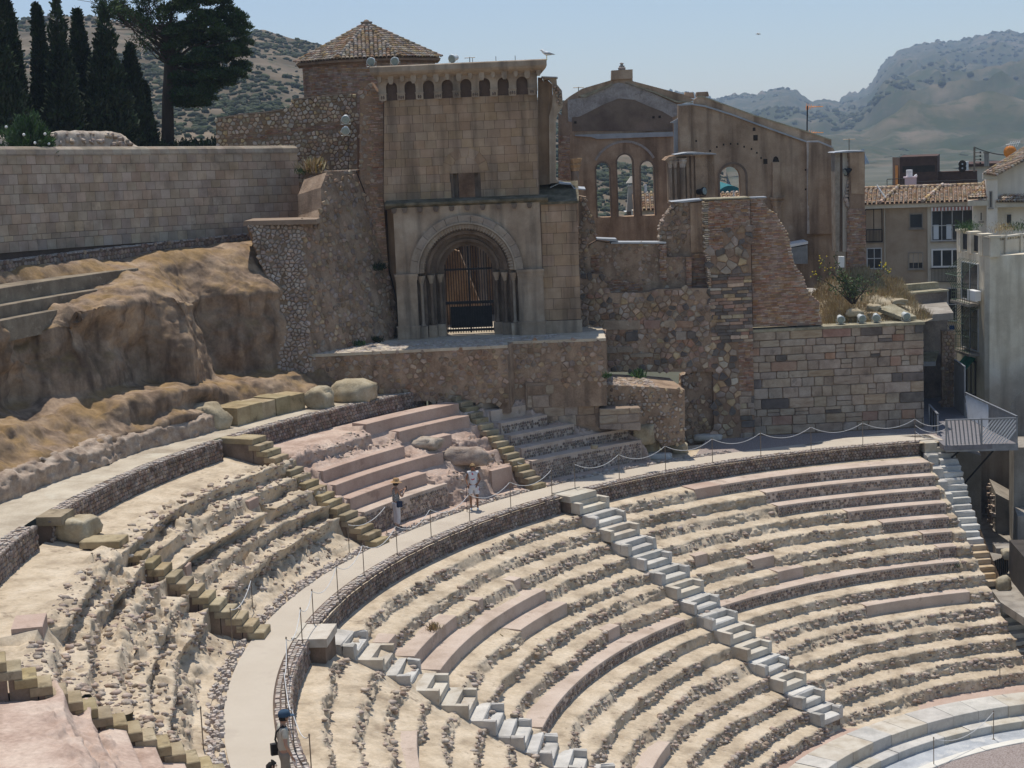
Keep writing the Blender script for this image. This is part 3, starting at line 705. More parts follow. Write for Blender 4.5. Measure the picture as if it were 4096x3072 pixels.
M['pale_rock']=material('pale_rock',[(.27,.21,.13),(.40,.33,.22),(.47,.41,.30)],1.6,7,bump=.5,bscale=12,grain=.15)
M['rubble_mix']=material('rubble_mix',[(.26,.19,.14),(.40,.31,.235),(.52,.425,.335)],2.5,4,var=.22,bump=.3,bscale=20,grain=.12)
boulder('boulder',(-30.92,12.49,3.7),(.95,.62,.52),3,M['pale_rock'],'large rounded pale boulder on the upper walkway below the gate terrace')
boulder('boulder',(-33.91,6.31,3.75),(.75,.55,.55),8,M['pale_rock'],'battered yellowish boulder at the left end of the squared block kerb',rough=.4)
boulder('boulder',(-31.63,10.96,3.7),(.5,.5,.42),12,M['pale_rock'],'broken block at the right end of the squared block kerb',rough=.3,flat=.5)
boulder('boulder',(-31.44,-6.23,2.95),(.55,.5,.35),21,M['pale_rock'],'angular grey boulder beside the head of the left block staircase',rough=.35,flat=.5)
boulder('boulder',(-21.09,18.98,1.0),(.4,.38,.42),22,M['pale_rock'],'squared pale block standing at the right end of the cobbled rows',rough=.2,flat=.45)
boulder('boulder',(-21.17,19.81,0.3),(.45,.38,.42),25,M['pale_rock'],'large broken block beside the gravel apron, under the rubble slope',rough=.3,flat=.5)
boulder('boulder',(-20.02,20.58,0.1),(.35,.3,.28),26,M['pale_rock'],'rounded yellow boulder on the gravel near the rubble slope',rough=.25)
boulder('fallen_block',(-20.77,19.32,0.05),(.7,.3,.14),27,M['marble'],'flat white marble block lying beside the walkway rope','stone block',rough=.15,flat=.5)
boulder('fallen_block',(-19.35,23.46,0.05),(.6,.3,.16),29,M['marble'],'pale marble block lying on the gravel at the foot of the pier','stone block',rough=.15,flat=.5)
boulder('fallen_block',(-22.48,16.16,1.02),(.13,.1,.08),31,M['pale_rock'],'small loose cream block on the lowest cobbled seat row','stone block',rough=.1,flat=.4)
boulder('fallen_block',(-31.29,-8.88,1.6),(.16,.14,.26),33,M['limestone'],'upright white stone in the eroded rows at the far left','stone block',rough=.2,flat=.5)
boulder('rubble_mound',(-27.78,11.26,1.95),(.75,.4,.28),35,M['rubble_mix'],'lump of rough masonry between the pink seat rows','masonry lump',rough=.5)
boulder('rubble_mound',(-26.33,11.71,1.45),(.95,.4,.32),36,M['rubble_mix'],'long lump of rough masonry on the pink slope beside the middle stairs','masonry lump',rough=.5)
boulder('boulder',(-29.39,-11.0,1.2),(.35,.32,.3),38,M['pale_rock'],'dark hollow boulder in the eroded rows above the nearest staircase',rough=.45)
for q_,(aa,rr_,hh_) in enumerate([(172.5,34.0,.62),(174.3,34.25,.55),(176.4,34.4,.6),(178.6,34.4,.62),(180.7,34.45,.6),(183,34.6,.58),(185,34.8,.5)]):
 pass
az_k=np .arange(169.2,190,.12);KK=[(33.95,3.35),(34.0,3.9),(34.35,4.12),(34.9,4.1)]
Rr=[];Zz=[]
for k in range(3):
 for q in range(8):
  t=q/8;Rr .append(np .full_like(az_k,KK[k][0]*(1-t)+KK[k+1][0]*t));Zz .append(np .full_like(az_k,KK[k][1]*(1-t)+KK[k+1][1]*t))
Rr=np .array(Rr)+np .interp(az_k,[169,172,176,180,184,190],[-.1,-.05,.35,.2,.45,.8])[None];Zz=np .array(Zz)
X=np .stack([Rr*np .cos(np .radians(az_k))[None],Rr*np .sin(np .radians(az_k))[None],Zz],-1)
g1,g2,jh=cells(X,3.6,91);X=X+((jh-.45)*.22*np .clip((g2-g1)/.25,0,1)+fbm(X,1.5,3,92)*.15)[...,None]*np .array([.75,-.1,.65])
idx=np .arange(X .shape[0]*len(az_k)).reshape(X .shape[0],-1)
mk('broken_kerb',X .reshape(-1,3),np .stack([idx[:-1,:-1],idx[:-1,1:],idx[1:,1:],idx[1:,:-1]],-1).reshape(-1,4),M['rubble_mix'],None,False,label='rough broken rubble kerb along the back of the upper walkway, left of the block row',cat='kerb')
M['old_concrete_row']=material('lichened_row',[(.13,.105,.075),(.22,.175,.125),(.30,.25,.18)],1.2,6,bump=.3,bscale=20,grain=.12,spots=((.38,.33,.25),3.5,.60,.6))
for nm,zt,r0_,azL,azR,hh in(('highest',8.92,38.2,183,167.4,.55),('middle',8.42,37.75,183,167.6,.45),('lowest',8.02,37.35,183,173.6,.6)):
 mb=MB();arc_solid(mb,r0_,r0_+1.0,zt-hh-.1,zt,azL,azR,.6,.01,random .Random(4))
 tag(mb .build('seat_row',M['old_concrete_row'],None),'%s of the three dark straight seat rows above the rock face at the left'%nm,'seat row','dark seat rows at the top left')
class ShearPolar(Polar):
 def pt(f,s,d,h):
  x,y,z=Polar .pt(f,s,d,h);a=f .az0-math .degrees(s/f .R);return(x,y,z+(a-152)*.019)
AW=ShearPolar(40.3,186.0)
root=empty('ashlar_wall',P3(40.5,165,9.6),0,'tall smooth wall of square tan ashlar blocks with a rounded coping at the left','wall')
s_end=AW .s_of(151.9)
mb=MB();arc_solid(mb,40.33,41.1,9.0,lambda a:12.80+(a-152)*.019,186,151.95,.8);mb .build('core',M['mortar'],root)
M['ashlar']=material('ashlar_block',[(.33,.245,.17),(.42,.32,.23),(.50,.39,.285)],1.2,4,var=.17,rough=.95,bump=.25,bscale=45,grain=.10,spots=((.20,.165,.13),.7,.58,.55))
r_=random .Random(11);hs=[.44,.20,.42,.37,.39,.35,.45,.43,.37,.50]
hz=9.22;s=0;w=.485;k=0;blocks=[]
tot=sum(hs);ztop=12.80
hs=[.43,.235,.43,.40,.37,.42,.36,.42,.37,.40]
scale=(12.78-9.42)/sum(hs);z=9.42
for row,h in enumerate(hs):
 h*=scale;s=(.24 if row%2 else 0)+r_ .uniform(-.03,.03)+.5
 while s<s_end-.05:
  s2=min(s+w,s_end);zz_=z+(0.0)
  blocks .append([(s+.006,zz_+.006),(s2-.006,zz_+.006),(s2-.006,zz_+h-.006),(s+.006,zz_+h-.006)]);s+=w
 z+=h
vis=[b for b in blocks if b[0][0]>AW .s_of(176.5)];hid=[b for b in blocks if b[0][0]<=AW .s_of(176.5)]
vis .sort(key=lambda b:(-b[0][1],b[0][0]))
def ash(b):
 fr=AW;pr=.035+r_ .uniform(-.004,.006);V=[fr .pt(p[0],.04,p[1]) for p in b]+[fr .pt(p[0],-pr+.006,p[1]) for p in b]+[fr .pt(p[0]+(.006 if i in(0,3) else-.006),-pr,p[1]+(.006 if i in(0,1) else-.006)) for i,p in enumerate(b)]
 return V,[(q+i,q+(i+1)%4,q+4+(i+1)%4,q+4+i) for q in(0,4) for i in range(4)]+[(8,9,10,11)]
for b in vis[:300]:mk('block',*ash(b),M['ashlar'],root)
mb=MB()
for b in vis[300:]+hid:mb .add(*ash(b))
if mb .V:mb .build('lower_blocks',M['ashlar'],root,kind='stuff')
M['coping']=material('ashlar_coping',[(.22,.17,.125),(.33,.26,.19),(.42,.35,.26)],1.2,6,var=.1,bump=.3,bscale=30,grain=.1,up=((.17,.15,.11),.6,1.5))
s=.2
while s<s_end:
 mb=MB();s2=min(s+.49,s_end+.06);V=[];F=[];nn=7
 for si in(s+.004,s2-.004):
  for q in range(nn):
   a_=PI*q/(nn-1);V .append(AW .pt(si,.31-.37*math .cos(a_),12.80+.27*math .sin(a_)**.8))
  V .append(AW .pt(si,.66,12.74));V .append(AW .pt(si,-.06,12.74))
 m_=nn+2;F=[(i,(i+1)%m_,m_+(i+1)%m_,m_+i) for i in range(m_)]+[tuple(range(m_))[::-1],tuple(range(m_,2*m_))]
 mb .add(V,F);mb .build('coping_stone',M['coping'],root);s+=.49
retaining('low_wall',39.55,9.62,.5,186,156.4,'low cobbled kerb along the foot of the ashlar wall',221,.6,.15)
class Tilt:
 def __init__(f,o,u,v,n):f .o,f .u,f .v,f .n=map(np .array,(o,u,v,n))
 def pt(f,s,d,h):p=f .o+s*f .u+h*f .v+d*f .n;return(p[0],p[1],p[2])
M['rubble']=material('rubble_stone',[(.20,.135,.085),(.33,.235,.155),(.44,.33,.235)],2.2,4,var=.28,bump=.3,bscale=18,grain=.14)
M['rubble_tan']=material('rubble_tan',[(.33,.24,.145),(.47,.35,.225),(.57,.45,.31)],2.2,4,var=.35,bump=.3,bscale=18,grain=.12)
M['rubble_mortar']=material('rubble_mortar',[(.21,.14,.09),(.33,.23,.155),(.43,.315,.22)],1.4,8,bump=.7,bscale=16,grain=.2,streak=((.08,.055,.04),.5))
M['tan_mortar']=material('tan_mortar',[(.19,.13,.08),(.28,.195,.125),(.34,.25,.17)],1.4,8,bump=.7,bscale=16,grain=.2)
M['brick']=material('brick_piece',[(.28,.155,.09),(.38,.23,.14),(.46,.32,.215)],3.5,3,var=.32,bump=.2,bscale=30,grain=.12)
M['brick_mortar']=material('brick_mortar',[(.24,.15,.095),(.33,.225,.15)],2,6,bump=.5,bscale=25,grain=.15,streak=((.10,.07,.05),.5))
M['tower_block']=material('tower_block',[(.28,.19,.115),(.37,.255,.16),(.45,.325,.215)],.8,5,var=.10,bump=.2,bscale=35,grain=.07,streak=((.10,.072,.052),.6),spots=((.36,.29,.20),.55,.66,.8))
M['portal']=material('portal_stone',[(.27,.20,.14),(.37,.285,.205),(.48,.39,.295)],.9,7,bump=.3,bscale=25,grain=.09,streak=((.10,.08,.062),.65),spots=((.40,.34,.26),.7,.65,.6))
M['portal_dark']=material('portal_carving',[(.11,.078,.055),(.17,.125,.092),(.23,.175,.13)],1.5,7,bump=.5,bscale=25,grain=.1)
M['moss']=material('mossy_ledge',[(.07,.06,.035),(.13,.11,.07),(.22,.18,.12)],2.5,7,bump=.5,bscale=25,grain=.15)
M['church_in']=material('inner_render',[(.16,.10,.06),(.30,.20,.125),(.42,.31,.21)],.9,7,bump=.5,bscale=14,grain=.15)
M['iron']=material('dark_iron',[(.012,.012,.013),(.025,.024,.024)],4,3,rough=.6,bump=.1)
M['lead']=material('lead_sheet',[(.30,.31,.32),(.42,.43,.44)],2,4,rough=.55,bump=.1,metal=.1)
r3=random .Random(33)
def wall_poly(root,fr,poly,thick,mat,name='wall_core',holes=()):
 mb=MB();mb .prism(fr,[poly]+list(holes),0.0,thick);return mb .build(name,mat,root)
P1=Planar((-31.59,13.5),19.5);P2=Planar((-25.9,16.5),14.5)
pc=(-25.68,15.58);pl_=(-31.59,13.49);p2a=(-25.98,16.65);pr_=(-22.26,17.55);prb=(-22.9,20.4)
deg=math .degrees(math .atan2(pc[1]-pl_[1],pc[0]-pl_[0]));P1=Planar(pl_,deg);L1=math .hypot(pc[0]-pl_[0],pc[1]-pl_[1])
root=empty('gate_terrace',(pl_[0],pl_[1],2.6),0,'rubble masonry terrace under the round-arched gate','terrace wall')
wall_poly(root,P1,[(-1.6,3.4),(L1,2.8),(L1,5.06),(0.0,5.06),(-1.6,5.0)],1.2,M['rubble_mortar'])
lay(root,P1,rubble_polys([(-1.4,3.5),(0,3.2),(L1-.05,2.65),(L1-.02,5.04),(0,5.04),(-1.4,4.9)],.19,1.25,r3,.72,.022),.035,M['rubble'],r3,'stone',300,.3)
deg2=math .degrees(math .atan2(pr_[1]-p2a[1],pr_[0]-p2a[0]));P2=Planar(p2a,deg2);L2=math .hypot(pr_[0]-p2a[0],pr_[1]-p2a[1])
wall_poly(root,P2,[(-.3,2.4),(L2,2.4),(L2,5.06),(-.3,5.06)],1.2,M['rubble_mortar'])
lay(root,P2,rubble_polys([(.05,3.2),(L2-.02,3.2),(L2-.02,5.04),(.05,5.04)],.2,1.3,r3,.75,.022),.035,M['rubble'],r3,'stone',250,.3)
PS=Planar(pr_,deg2+90)
wall_poly(root,Planar(P2 .xy(L2,.02)[:2],deg2+89),[(0,2.4),(3.2,2.4),(3.2,5.06),(0,5.06)],.5,M['rubble_mortar'])
wall_poly(root,Planar(pc,deg+75),[(0,2.4),(1.4,2.4),(1.4,5.06),(0,5.06)],.4,M['rubble_mortar'])
top_pts=[P1 .xy(-1.7,-.03)[:2],P1 .xy(L1+.03,-.03)[:2],P2 .xy(0,-.03)[:2],P2 .xy(L2+.04,-.03)[:2],(-23.3,21.3),(-31.5,19.5),(-34.0,16.0)]
tt=mk('paving',*(lambda q:(np .array([(p[0],p[1],5.09) for p in q]+[(p[0],p[1],4.98) for p in q]),[tuple(t) for t in tessellate_polygon([[Vector((p[0],p[1],0)) for p in q]])]+[(i,(i+1)%len(q),len(q)+(i+1)%len(q),len(q)+i) for i in range(len(q))]))(top_pts),M['concrete_old'],root)
mb=MB();r_=random .Random(8)
for k in range(900):
 s=r_ .uniform(-.8,L1+2.2);d=r_ .uniform(0,2.6);p=P1 .xy(s,d)
 if s>L1-.1 and d<1.4:continue
 q=r_ .uniform(.05,.11);m=6;a0=r_ .uniform(0,6);V=[(p[0]+q*r_ .uniform(.7,1.2)*math .cos(a0+2*PI*j/m),p[1]+q*r_ .uniform(.7,1.2)*math .sin(a0+2*PI*j/m)) for j in range(m)]
 h=r_ .uniform(.005,.03);mb .add([(a,b,5.085) for a,b in V]+[(p[0]+(a-p[0])*.75,p[1]+(b-p[1])*.75,5.09+h) for a,b in V],[(j,(j+1)%m,m+(j+1)%m,m+j) for j in range(m)]+[tuple(range(m,2*m))])
mb .build('paving_cobbles',M['cobble_top'],root,kind='stuff')
RB=Tilt((-32.7244,12.7996,4.5),(0.3155,0.9415,0.1187),(-0.2366,-0.0431,0.9707),(-0.919,0.3343,-0.2091));LB=Tilt((-33.7276,12.3559,4.6),(0.9108,0.4028,-0.0908),(-0.0423,0.3096,0.9499),(-0.4108,0.8613,-0.299))
root=empty('rubble_buttress',(-32.72,12.8,4.5),0,'big sloping rubble buttress between the rock face and the gate','buttress')
rp=[(-0.04,-0.1),(1.94,0.15),(5.02,-0.07),(5.71,0.92),(6.0,3.1),(6.0,4.64),(5.98,5.87),(5.78,6.95),(4.12,7.18),(3.54,6.66),(3.2,5.85),(2.84,5.46),(1.99,5.58)]
wall_poly(root,RB,rp,1.3,M['rubble_mortar'])
lay(root,RB,rubble_polys(rp,.20,1.2,random .Random(4),.62,.022),.05,M['rubble'],random .Random(4),'stone',300,.3)
lp=[(-0.13,-0.18),(1.1,-0.11),(0.62,5.9),(-1.54,5.8),(-1.04,4.37),(-0.32,2.54)]
wall_poly(root,LB,lp,1.2,M['tan_mortar'])
lay(root,LB,rubble_polys(lp,.15,1.2,random .Random(5),.93,.012,size_var=.45),.08,M['rubble_mix'],random .Random(5),'rough_stone',300,.4)
for(pts,zo,nm) in(([(-3.91,10.14),(-2.43,10.08),(-2.41,10.45),(-3.89,10.49)],.6,'step_block'),([(-3.1,10.46),(-2.14,10.42),(-2.09,11.32),(-3.05,11.34)],.9,'step_block'),([(-3.99,10.35),(-1.62,10.25),(-1.57,11.93),(-3.89,11.92)],1.3,'step_block')):
 fr=Planar((-30.77,17.39),15.14);fr=Planar(fr .xy(0,zo)[:2],15.14)
 wall_poly(root,fr,pts,.9,M['rubble_mortar'],nm)
 lay(root,fr,rubble_polys(pts,.16,1.2,random .Random(int(zo*10)),.8,.015),.05,M['rubble'],r3,'stone',90,.3)
 mb=MB();x=[p[0] for p in pts];h=max(p[1] for p in pts);mb .box(fr,min(x)-.02,max(x)+.02,-.05,.95,h-.03,h+.04);mb .build('coping',M['mortar_light'],root)
mb=MB();mb .prism(Planar((-30.77,17.39),15.14),[(-5.6,10.08),(-5.55,10.26),(-2.75,10.21),(-2.72,10.03)],-2.6,-.6);mb .build('coping',M['mortar_light'],root)
cab=[(-32.76,17.89,13.27),(-32.81,17.87,12.0),(-32.46,17.83,11.93),(-32.16,18.01,10.91),(-31.83,18.11,9.65),(-31.48,18.2,8.23),(-31.12,18.16,6.59),(-31.03,17.88,5.73)]
mb=MB();mb .tube(cab,.02,5);tag(mb .build('cable',M['iron'],None),'black cable running down the edge of the rubble buttress','cable')
T=Planar((-30.77,17.39),15.14);T5=Planar(T .xy(0,.5)[:2],15.14)
tower=empty('gate_tower',T .pt(3.6,1,5.1),0,'tall square brown stone church tower with bracketed cornice over the round-arched gate','church tower')
wo=[(-0.18,14.68),(-0.43,10.63),(5.84,10.45),(5.97,14.7),(5.81,15.42),(-0.14,15.48)]
wtl,wbl,wbr,wtr=wo[0],wo[1],wo[2],wo[3]
wcx=2.933;wsill=10.569;wsp=11.737;whw=.60;wsp_in=11.655
top_h=15.588
core=[(wbl[0]+.01,wbl[1]-.3),(wbr[0]-.01,wbr[1]-.3),(wtr[0]-.01,top_h),(wtl[0]+.01,top_h)]
hole=arch(wcx,wsill,whw+.02,wsp)
mb=MB();mb .prism(T5,[core,hole],.03,.9);mb .build('wall',M['mortar'],tower)
mb=MB();mb .box(T5,wbl[0]+.01,wbl[0]+.8,.9,3.2,5.1,top_h);mb .box(T5,wbr[0]-.8,wbr[0]-.01,.9,3.2,5.1,top_h);mb .build('side_wall',M['tower_block'],tower)
mb=MB();mb .box(T5,wbl[0]+.02,wbr[0]-.02,.88,3.2,top_h-.4,top_h-.1);mb .build('roof',M['mortar_light'],tower)
def surround(cx,sill,hw,sp,w,fr,d0,d1,mat,parent,name='arch_surround',n=16,legs=True):
 inn=([(cx-hw,sill)] if legs else[])+[(cx-hw*math .cos(PI*k/n),sp+hw*math .sin(PI*k/n)) for k in range(n+1)]+([(cx+hw,sill)] if legs else[])
 W_=hw+w
 out=([(cx-W_,sill)] if legs else[])+[(cx-W_*math .cos(PI*k/n),sp+W_*math .sin(PI*k/n)) for k in range(n+1)]+([(cx+W_,sill)] if legs else[])
 m=len(inn);V=[fr .pt(p[0],d0,p[1]) for p in inn]+[fr .pt(p[0],d0,p[1]) for p in out]+[fr .pt(p[0],d1,p[1]) for p in inn]+[fr .pt(p[0],d1,p[1]) for p in out]
 F=[]
 for k in range(m-1):F+=[(k,k+1,m+k+1,m+k),(2*m+k,3*m+k,3*m+k+1,2*m+k+1),(k,2*m+k,2*m+k+1,k+1),(m+k,m+k+1,3*m+k+1,3*m+k)]
 F+=[(0,m,3*m,2*m),(m-1,3*m-1,4*m-1,2*m-1) if False else(m-1,3*m-1,4*m-1,2*m-1)]
 mb=MB();mb .add(V,F);return mb .build(name,mat,parent)
wf=surround(wcx,wsill,whw-.10,wsp,.12,T5,.08,.5,M['portal_dark'],tower,'window_frame')
surround(wcx,wsill,.34,wsp_in,.28,T5,.30,.75,M['portal_dark'],tower,'window_frame')
r_=random .Random(15)
reg=[(wbl[0],wbl[1]),(wbr[0],wbr[1]),(wtr[0],wtr[1]),(wtl[0],wtl[1])]
wh=arch(wcx,wsill-.1,whw+.16,wsp);polys=[]
hh=.342;z=wbl[1]+.02;row=0
while z<wtl[1]-.02:
 x=wbl[0]-r_ .uniform(0,.4)
 while x<wbr[0]:
  w=r_ .uniform(.40,.56);cands=[(x,x+w)]
  ym=z+hh/2;ext=0
  if wsill-.1<ym<wsp:ext=whw
  XX=math .sqrt(max(0,whw**2-(z+.03-wsp)**2))
  out=[]
  for(a,b) in cands:
   if ext and b>wcx-ext and a<wcx+ext:
    if a<wcx-ext:out .append((a,wcx-ext))
    if b>wcx+ext:out .append((wcx+ext,b))
   else:out .append((a,b))
  for a,b in out:
   if b-a<.06:continue
   pl=clip_rect(reg,a+.004,b-.004,z+.004,min(z+hh,wtl[1]+.1)-.004)
   if len(pl)>=3 and parea(pl)>.01:polys .append(pl)
  x+=w
 z+=hh;row+=1
lay(tower,T5,polys,.008,M['tower_block'],r_,'block',300,.02,embed=.04)
for k in range(7):
 a0,a1=PI*k/7+.012,PI*(k+1)/7-.012;Rv,Rw=whw-.02,whw+.36
 pl=[(wcx+Rw*math .cos(a0),wsp+Rw*math .sin(a0)),(wcx+Rw*math .cos(a1),wsp+Rw*math .sin(a1)),(wcx+Rv*math .cos(a1),wsp+Rv*math .sin(a1)),(wcx+Rv*math .cos((a0+a1)/2),wsp+Rv*math .sin((a0+a1)/2)),(wcx+Rv*math .cos(a0),wsp+Rv*math .sin(a0))]
 V,F=stone_geo(T5,pl,.022,r_,.02,.05);mk('voussoir',V,F,M['tower_block'],tower)
ac=[(0.15,15.16),(0.89,15.16),(1.63,15.16),(2.38,15.16),(3.12,15.16),(3.87,15.16),(4.61,15.16),(5.36,15.16)]
cb=[(-0.22,14.86),(0.52,14.84),(1.26,14.83),(2.0,14.82),(2.74,14.82),(3.49,14.82),(4.23,14.84),(4.97,14.84),(5.75,14.84)]
T3=Planar(T .xy(0,.3)[:2],15.14)
ahw=.225;ztop_b=15.68
yb=lambda s:cb[0][1]+(cb[-1][1]-cb[0][1])*(s-cb[0][0])/(cb[-1][0]-cb[0][0])
def lift(s,dy):return yb(s)+dy
loop=[(cb[0][0]-.16,lift(cb[0][0],-.02))]
for(cx,cy) in ac:
 sp=lift(cx,.33)
 loop+=[(cx-ahw,lift(cx,-.02))]+[(cx-ahw*math .cos(PI*k/10),sp+ahw*math .sin(PI*k/10)) for k in range(11)]+[(cx+ahw,lift(cx,-.02))]
loop+=[(cb[-1][0]+.22,lift(cb[-1][0],-.02)),(cb[-1][0]+.22,ztop_b),(cb[0][0]-.16,ztop_b)]
mb=MB();mb .prism(T3,loop,0,.215);band=mb .build('arched_band',M['portal'],tower)
for i,(cx,cy) in enumerate(cb):
 mb=MB();hb=lift(cx,0);w_=.15
 mb .prism(T3,[(cx-w_,hb-.17),(cx-w_*.55,hb-.19),(cx+w_*.55,hb-.19),(cx+w_,hb-.17),(cx+w_,hb+.08),(cx-w_,hb+.08)],-.05,.23)
 mb .box(T3,cx-w_-.02,cx+w_+.02,-.08,.22,hb+.06,hb+.11)
 cbo=mb .build('corbel',M['portal'],tower)
 mb=MB()
 for j in range(3 if i%2 else 2):
  xx=cx+(j-(1 if i%2 else .5))*.085
  mb .lathe(T3 .pt(xx,-.05,hb-.06+r_ .uniform(-.02,.02)),[(.012,-.075),(.036,-.03),(.03,.03),(.008,.06)],7)
 mb .build('carving',M['portal_dark'],cbo)
T0=Planar(T .xy(0,0)[:2],15.14)
sl=[(-0.64,15.99),(-0.68,15.7),(6.28,15.64),(6.38,16.01)]
TS=Planar(T .xy(0,-.1)[:2],15.14)
mb=MB();V=[];n_=6
x0,x1=sl[0][0],sl[3][0];y0,y1=sl[1][1]+.02,sl[3][1]
prof=[(.62,-.22),(.35,-.08),(.18,0),(.06,.07),(0,.16),(0,.36),(.05,.40)]
for(sx,dx) in((x0,1),(x1,-1)):
 for d_,h_ in prof:V .append(TS .pt(sx+dx*d_*.5,d_,y1-.38+h_))
 V .append(TS .pt(sx+dx*.1,3.8,y1+.03));V .append(TS .pt(sx+dx*.4,3.8,y1-.5))
m_=len(prof)+2
mb .add(V,[(i,(i+1)%m_,m_+(i+1)%m_,m_+i) for i in range(m_)]+[tuple(range(m_))[::-1],tuple(range(m_,2*m_))])
mb .build('cornice_slab',M['portal'],tower)
nb=15
for i in range(nb):
 cx=x0+.34+(x1-x0-.68)*i/(nb-1);big=i%2;zt_=y1-.40;mb=MB()
 w_=.11 if big else .085;l_=.30 if big else .22
 mb .prism(T3,[(cx-w_,zt_-l_*.6),(cx-w_*.5,zt_-l_),(cx+w_*.5,zt_-l_),(cx+w_,zt_-l_*.6),(cx+w_,zt_+.06),(cx-w_,zt_+.06)],-.20,.05)
 mb .build('bracket',M['portal'],tower)
sc=[(-0.32,10.57),(6.22,10.4),(6.26,10.54),(-0.25,10.71)]
zc=(sc[0][1]+sc[1][1])/2
TM=Planar(T .xy(0,-.15)[:2],15.14)
mb=MB();xa,xb=sc[0][0],sc[1][0];V=[]
for sx in(xa,xb):
 for d_,h_ in((.18,-.10),(.10,-.04),(0,.02),(0,.10),(.08,.13),(.66,.22)):V .append(TM .pt(sx,d_,zc+h_))
mb .add(V,[(i,(i+1)%6,6+(i+1)%6,6+i) for i in range(6)]+[(5,4,3,2,1,0),(6,7,8,9,10,11)]);mb .build('ledge',M['moss'],tower)
for sx in[0.03,0.46,1.08,1.71,2.35,2.98,3.6,4.24,4.86,5.47]:
 mb=MB();mb .prism(T0,[(sx-.09,zc-.22),(sx-.05,zc-.29),(sx+.05,zc-.29),(sx+.09,zc-.22),(sx+.11,zc-.10),(sx-.11,zc-.10)],-.12,.05);mb .build('bracket',M['portal_dark'],tower)
pcx=2.842;psp=7.748;pb=5.08
pL,pR=-0.013,5.883
def reveal(fr,d0,d1,hwj,hwa,oL,oR,ztop,mat,name,parent):
 n=22
 hole=[(pcx-hwj,pb),(pcx-hwj,psp-.001)]+[(pcx-hwa*math .cos(PI*k/n),psp+hwa*math .sin(PI*k/n)) for k in range(n+1)]+[(pcx+hwj,psp-.001),(pcx+hwj,pb)]
 loop=[(oL,pb),]+hole+[(oR,pb),(oR,ztop),(oL,ztop)]
 mb=MB();mb .prism(fr,loop,d0,d1);return mb .build(name,mat,parent)
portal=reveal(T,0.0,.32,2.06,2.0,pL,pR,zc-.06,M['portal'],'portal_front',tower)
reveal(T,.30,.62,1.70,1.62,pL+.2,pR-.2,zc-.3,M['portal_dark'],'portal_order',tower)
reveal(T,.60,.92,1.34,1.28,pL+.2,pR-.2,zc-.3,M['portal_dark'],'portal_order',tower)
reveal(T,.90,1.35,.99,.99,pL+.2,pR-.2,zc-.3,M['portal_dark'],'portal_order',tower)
def ring(fr,r0,r1,d0,d1,mat,name,parent,n=36):
 loop=[(pcx+r0*math .cos(PI*k/n),psp+r0*math .sin(PI*k/n)) for k in range(n+1)]+[(pcx-r1*math .cos(PI*k/n),psp+r1*math .sin(PI*k/n)) for k in range(n+1)]
 mb=MB();mb .prism(fr,loop,d0,d1);return mb .build(name,mat,parent)
M['archivolt']=material('archivolt_stone',[(.24,.19,.14),(.32,.26,.20),(.38,.32,.25)],1.6,6,var=.1,bump=.3,bscale=22,grain=.1)
for k in range(13):
 a0,a1=PI*k/13+.004,PI*(k+1)/13-.004;pl=[]
 for q in range(4):a=a0+(a1-a0)*q/3;pl .append((pcx+2.28*math .cos(a),psp+2.28*math .sin(a)))
 for q in range(4):a=a1+(a0-a1)*q/3;pl .append((pcx+2.0*math .cos(a),psp+2.0*math .sin(a)))
 mb=MB();mb .prism(T,pl,-.13,.02);mb .build('archivolt_stone',M['archivolt'],tower)
ring(T,2.0,1.93,-.17,.05,M['archivolt'],'archivolt_rim',tower)
ring(T,1.95,1.74,-.02,.3,M['portal'],'carved_ring',tower)
zig=[]
for k in range(46):
 a=PI*(k+.5)/46;ra,rb_=(1.90,1.76);da_=PI/46*.48
 pl=[(pcx+ra*math .cos(a-da_),psp+ra*math .sin(a-da_)),(pcx+ra*math .cos(a+da_),psp+ra*math .sin(a+da_)),(pcx+(rb_-.09)*math .cos(a),psp+(rb_-.09)*math .sin(a))]
 mb=MB();mb .prism(T,pl,-.055,0.0);mb .build('zigzag_tooth',M['archivolt'],tower)
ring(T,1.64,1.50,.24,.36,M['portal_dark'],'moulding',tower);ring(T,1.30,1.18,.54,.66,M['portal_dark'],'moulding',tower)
for(a,b) in((pL-.02,pcx-2.04),(pcx+2.04,pR+.02)):
 mb=MB();mb .box(T,a,b,-.10,.05,pb,psp-.25);o=mb .build('pilaster',M['portal'],tower)
 mb=MB();mb .box(T,a-.05,b+.06,-.18,.1,psp-.10,psp);mb .box(T,a-.02,b+.03,-.14,.08,psp-.26,psp-.10);mb .box(T,a-.01,b+.01,-.115,.05,psp-.60,psp-.57);mb .build('impost',M['portal'],o)
 mb=MB();mb .box(T,a-.04,b+.04,-.15,.05,pb,pb+.50);mb .box(T,a-.07,b+.06,-.18,.05,pb+.50,pb+.56);mb .build('plinth',M['portal'],o)
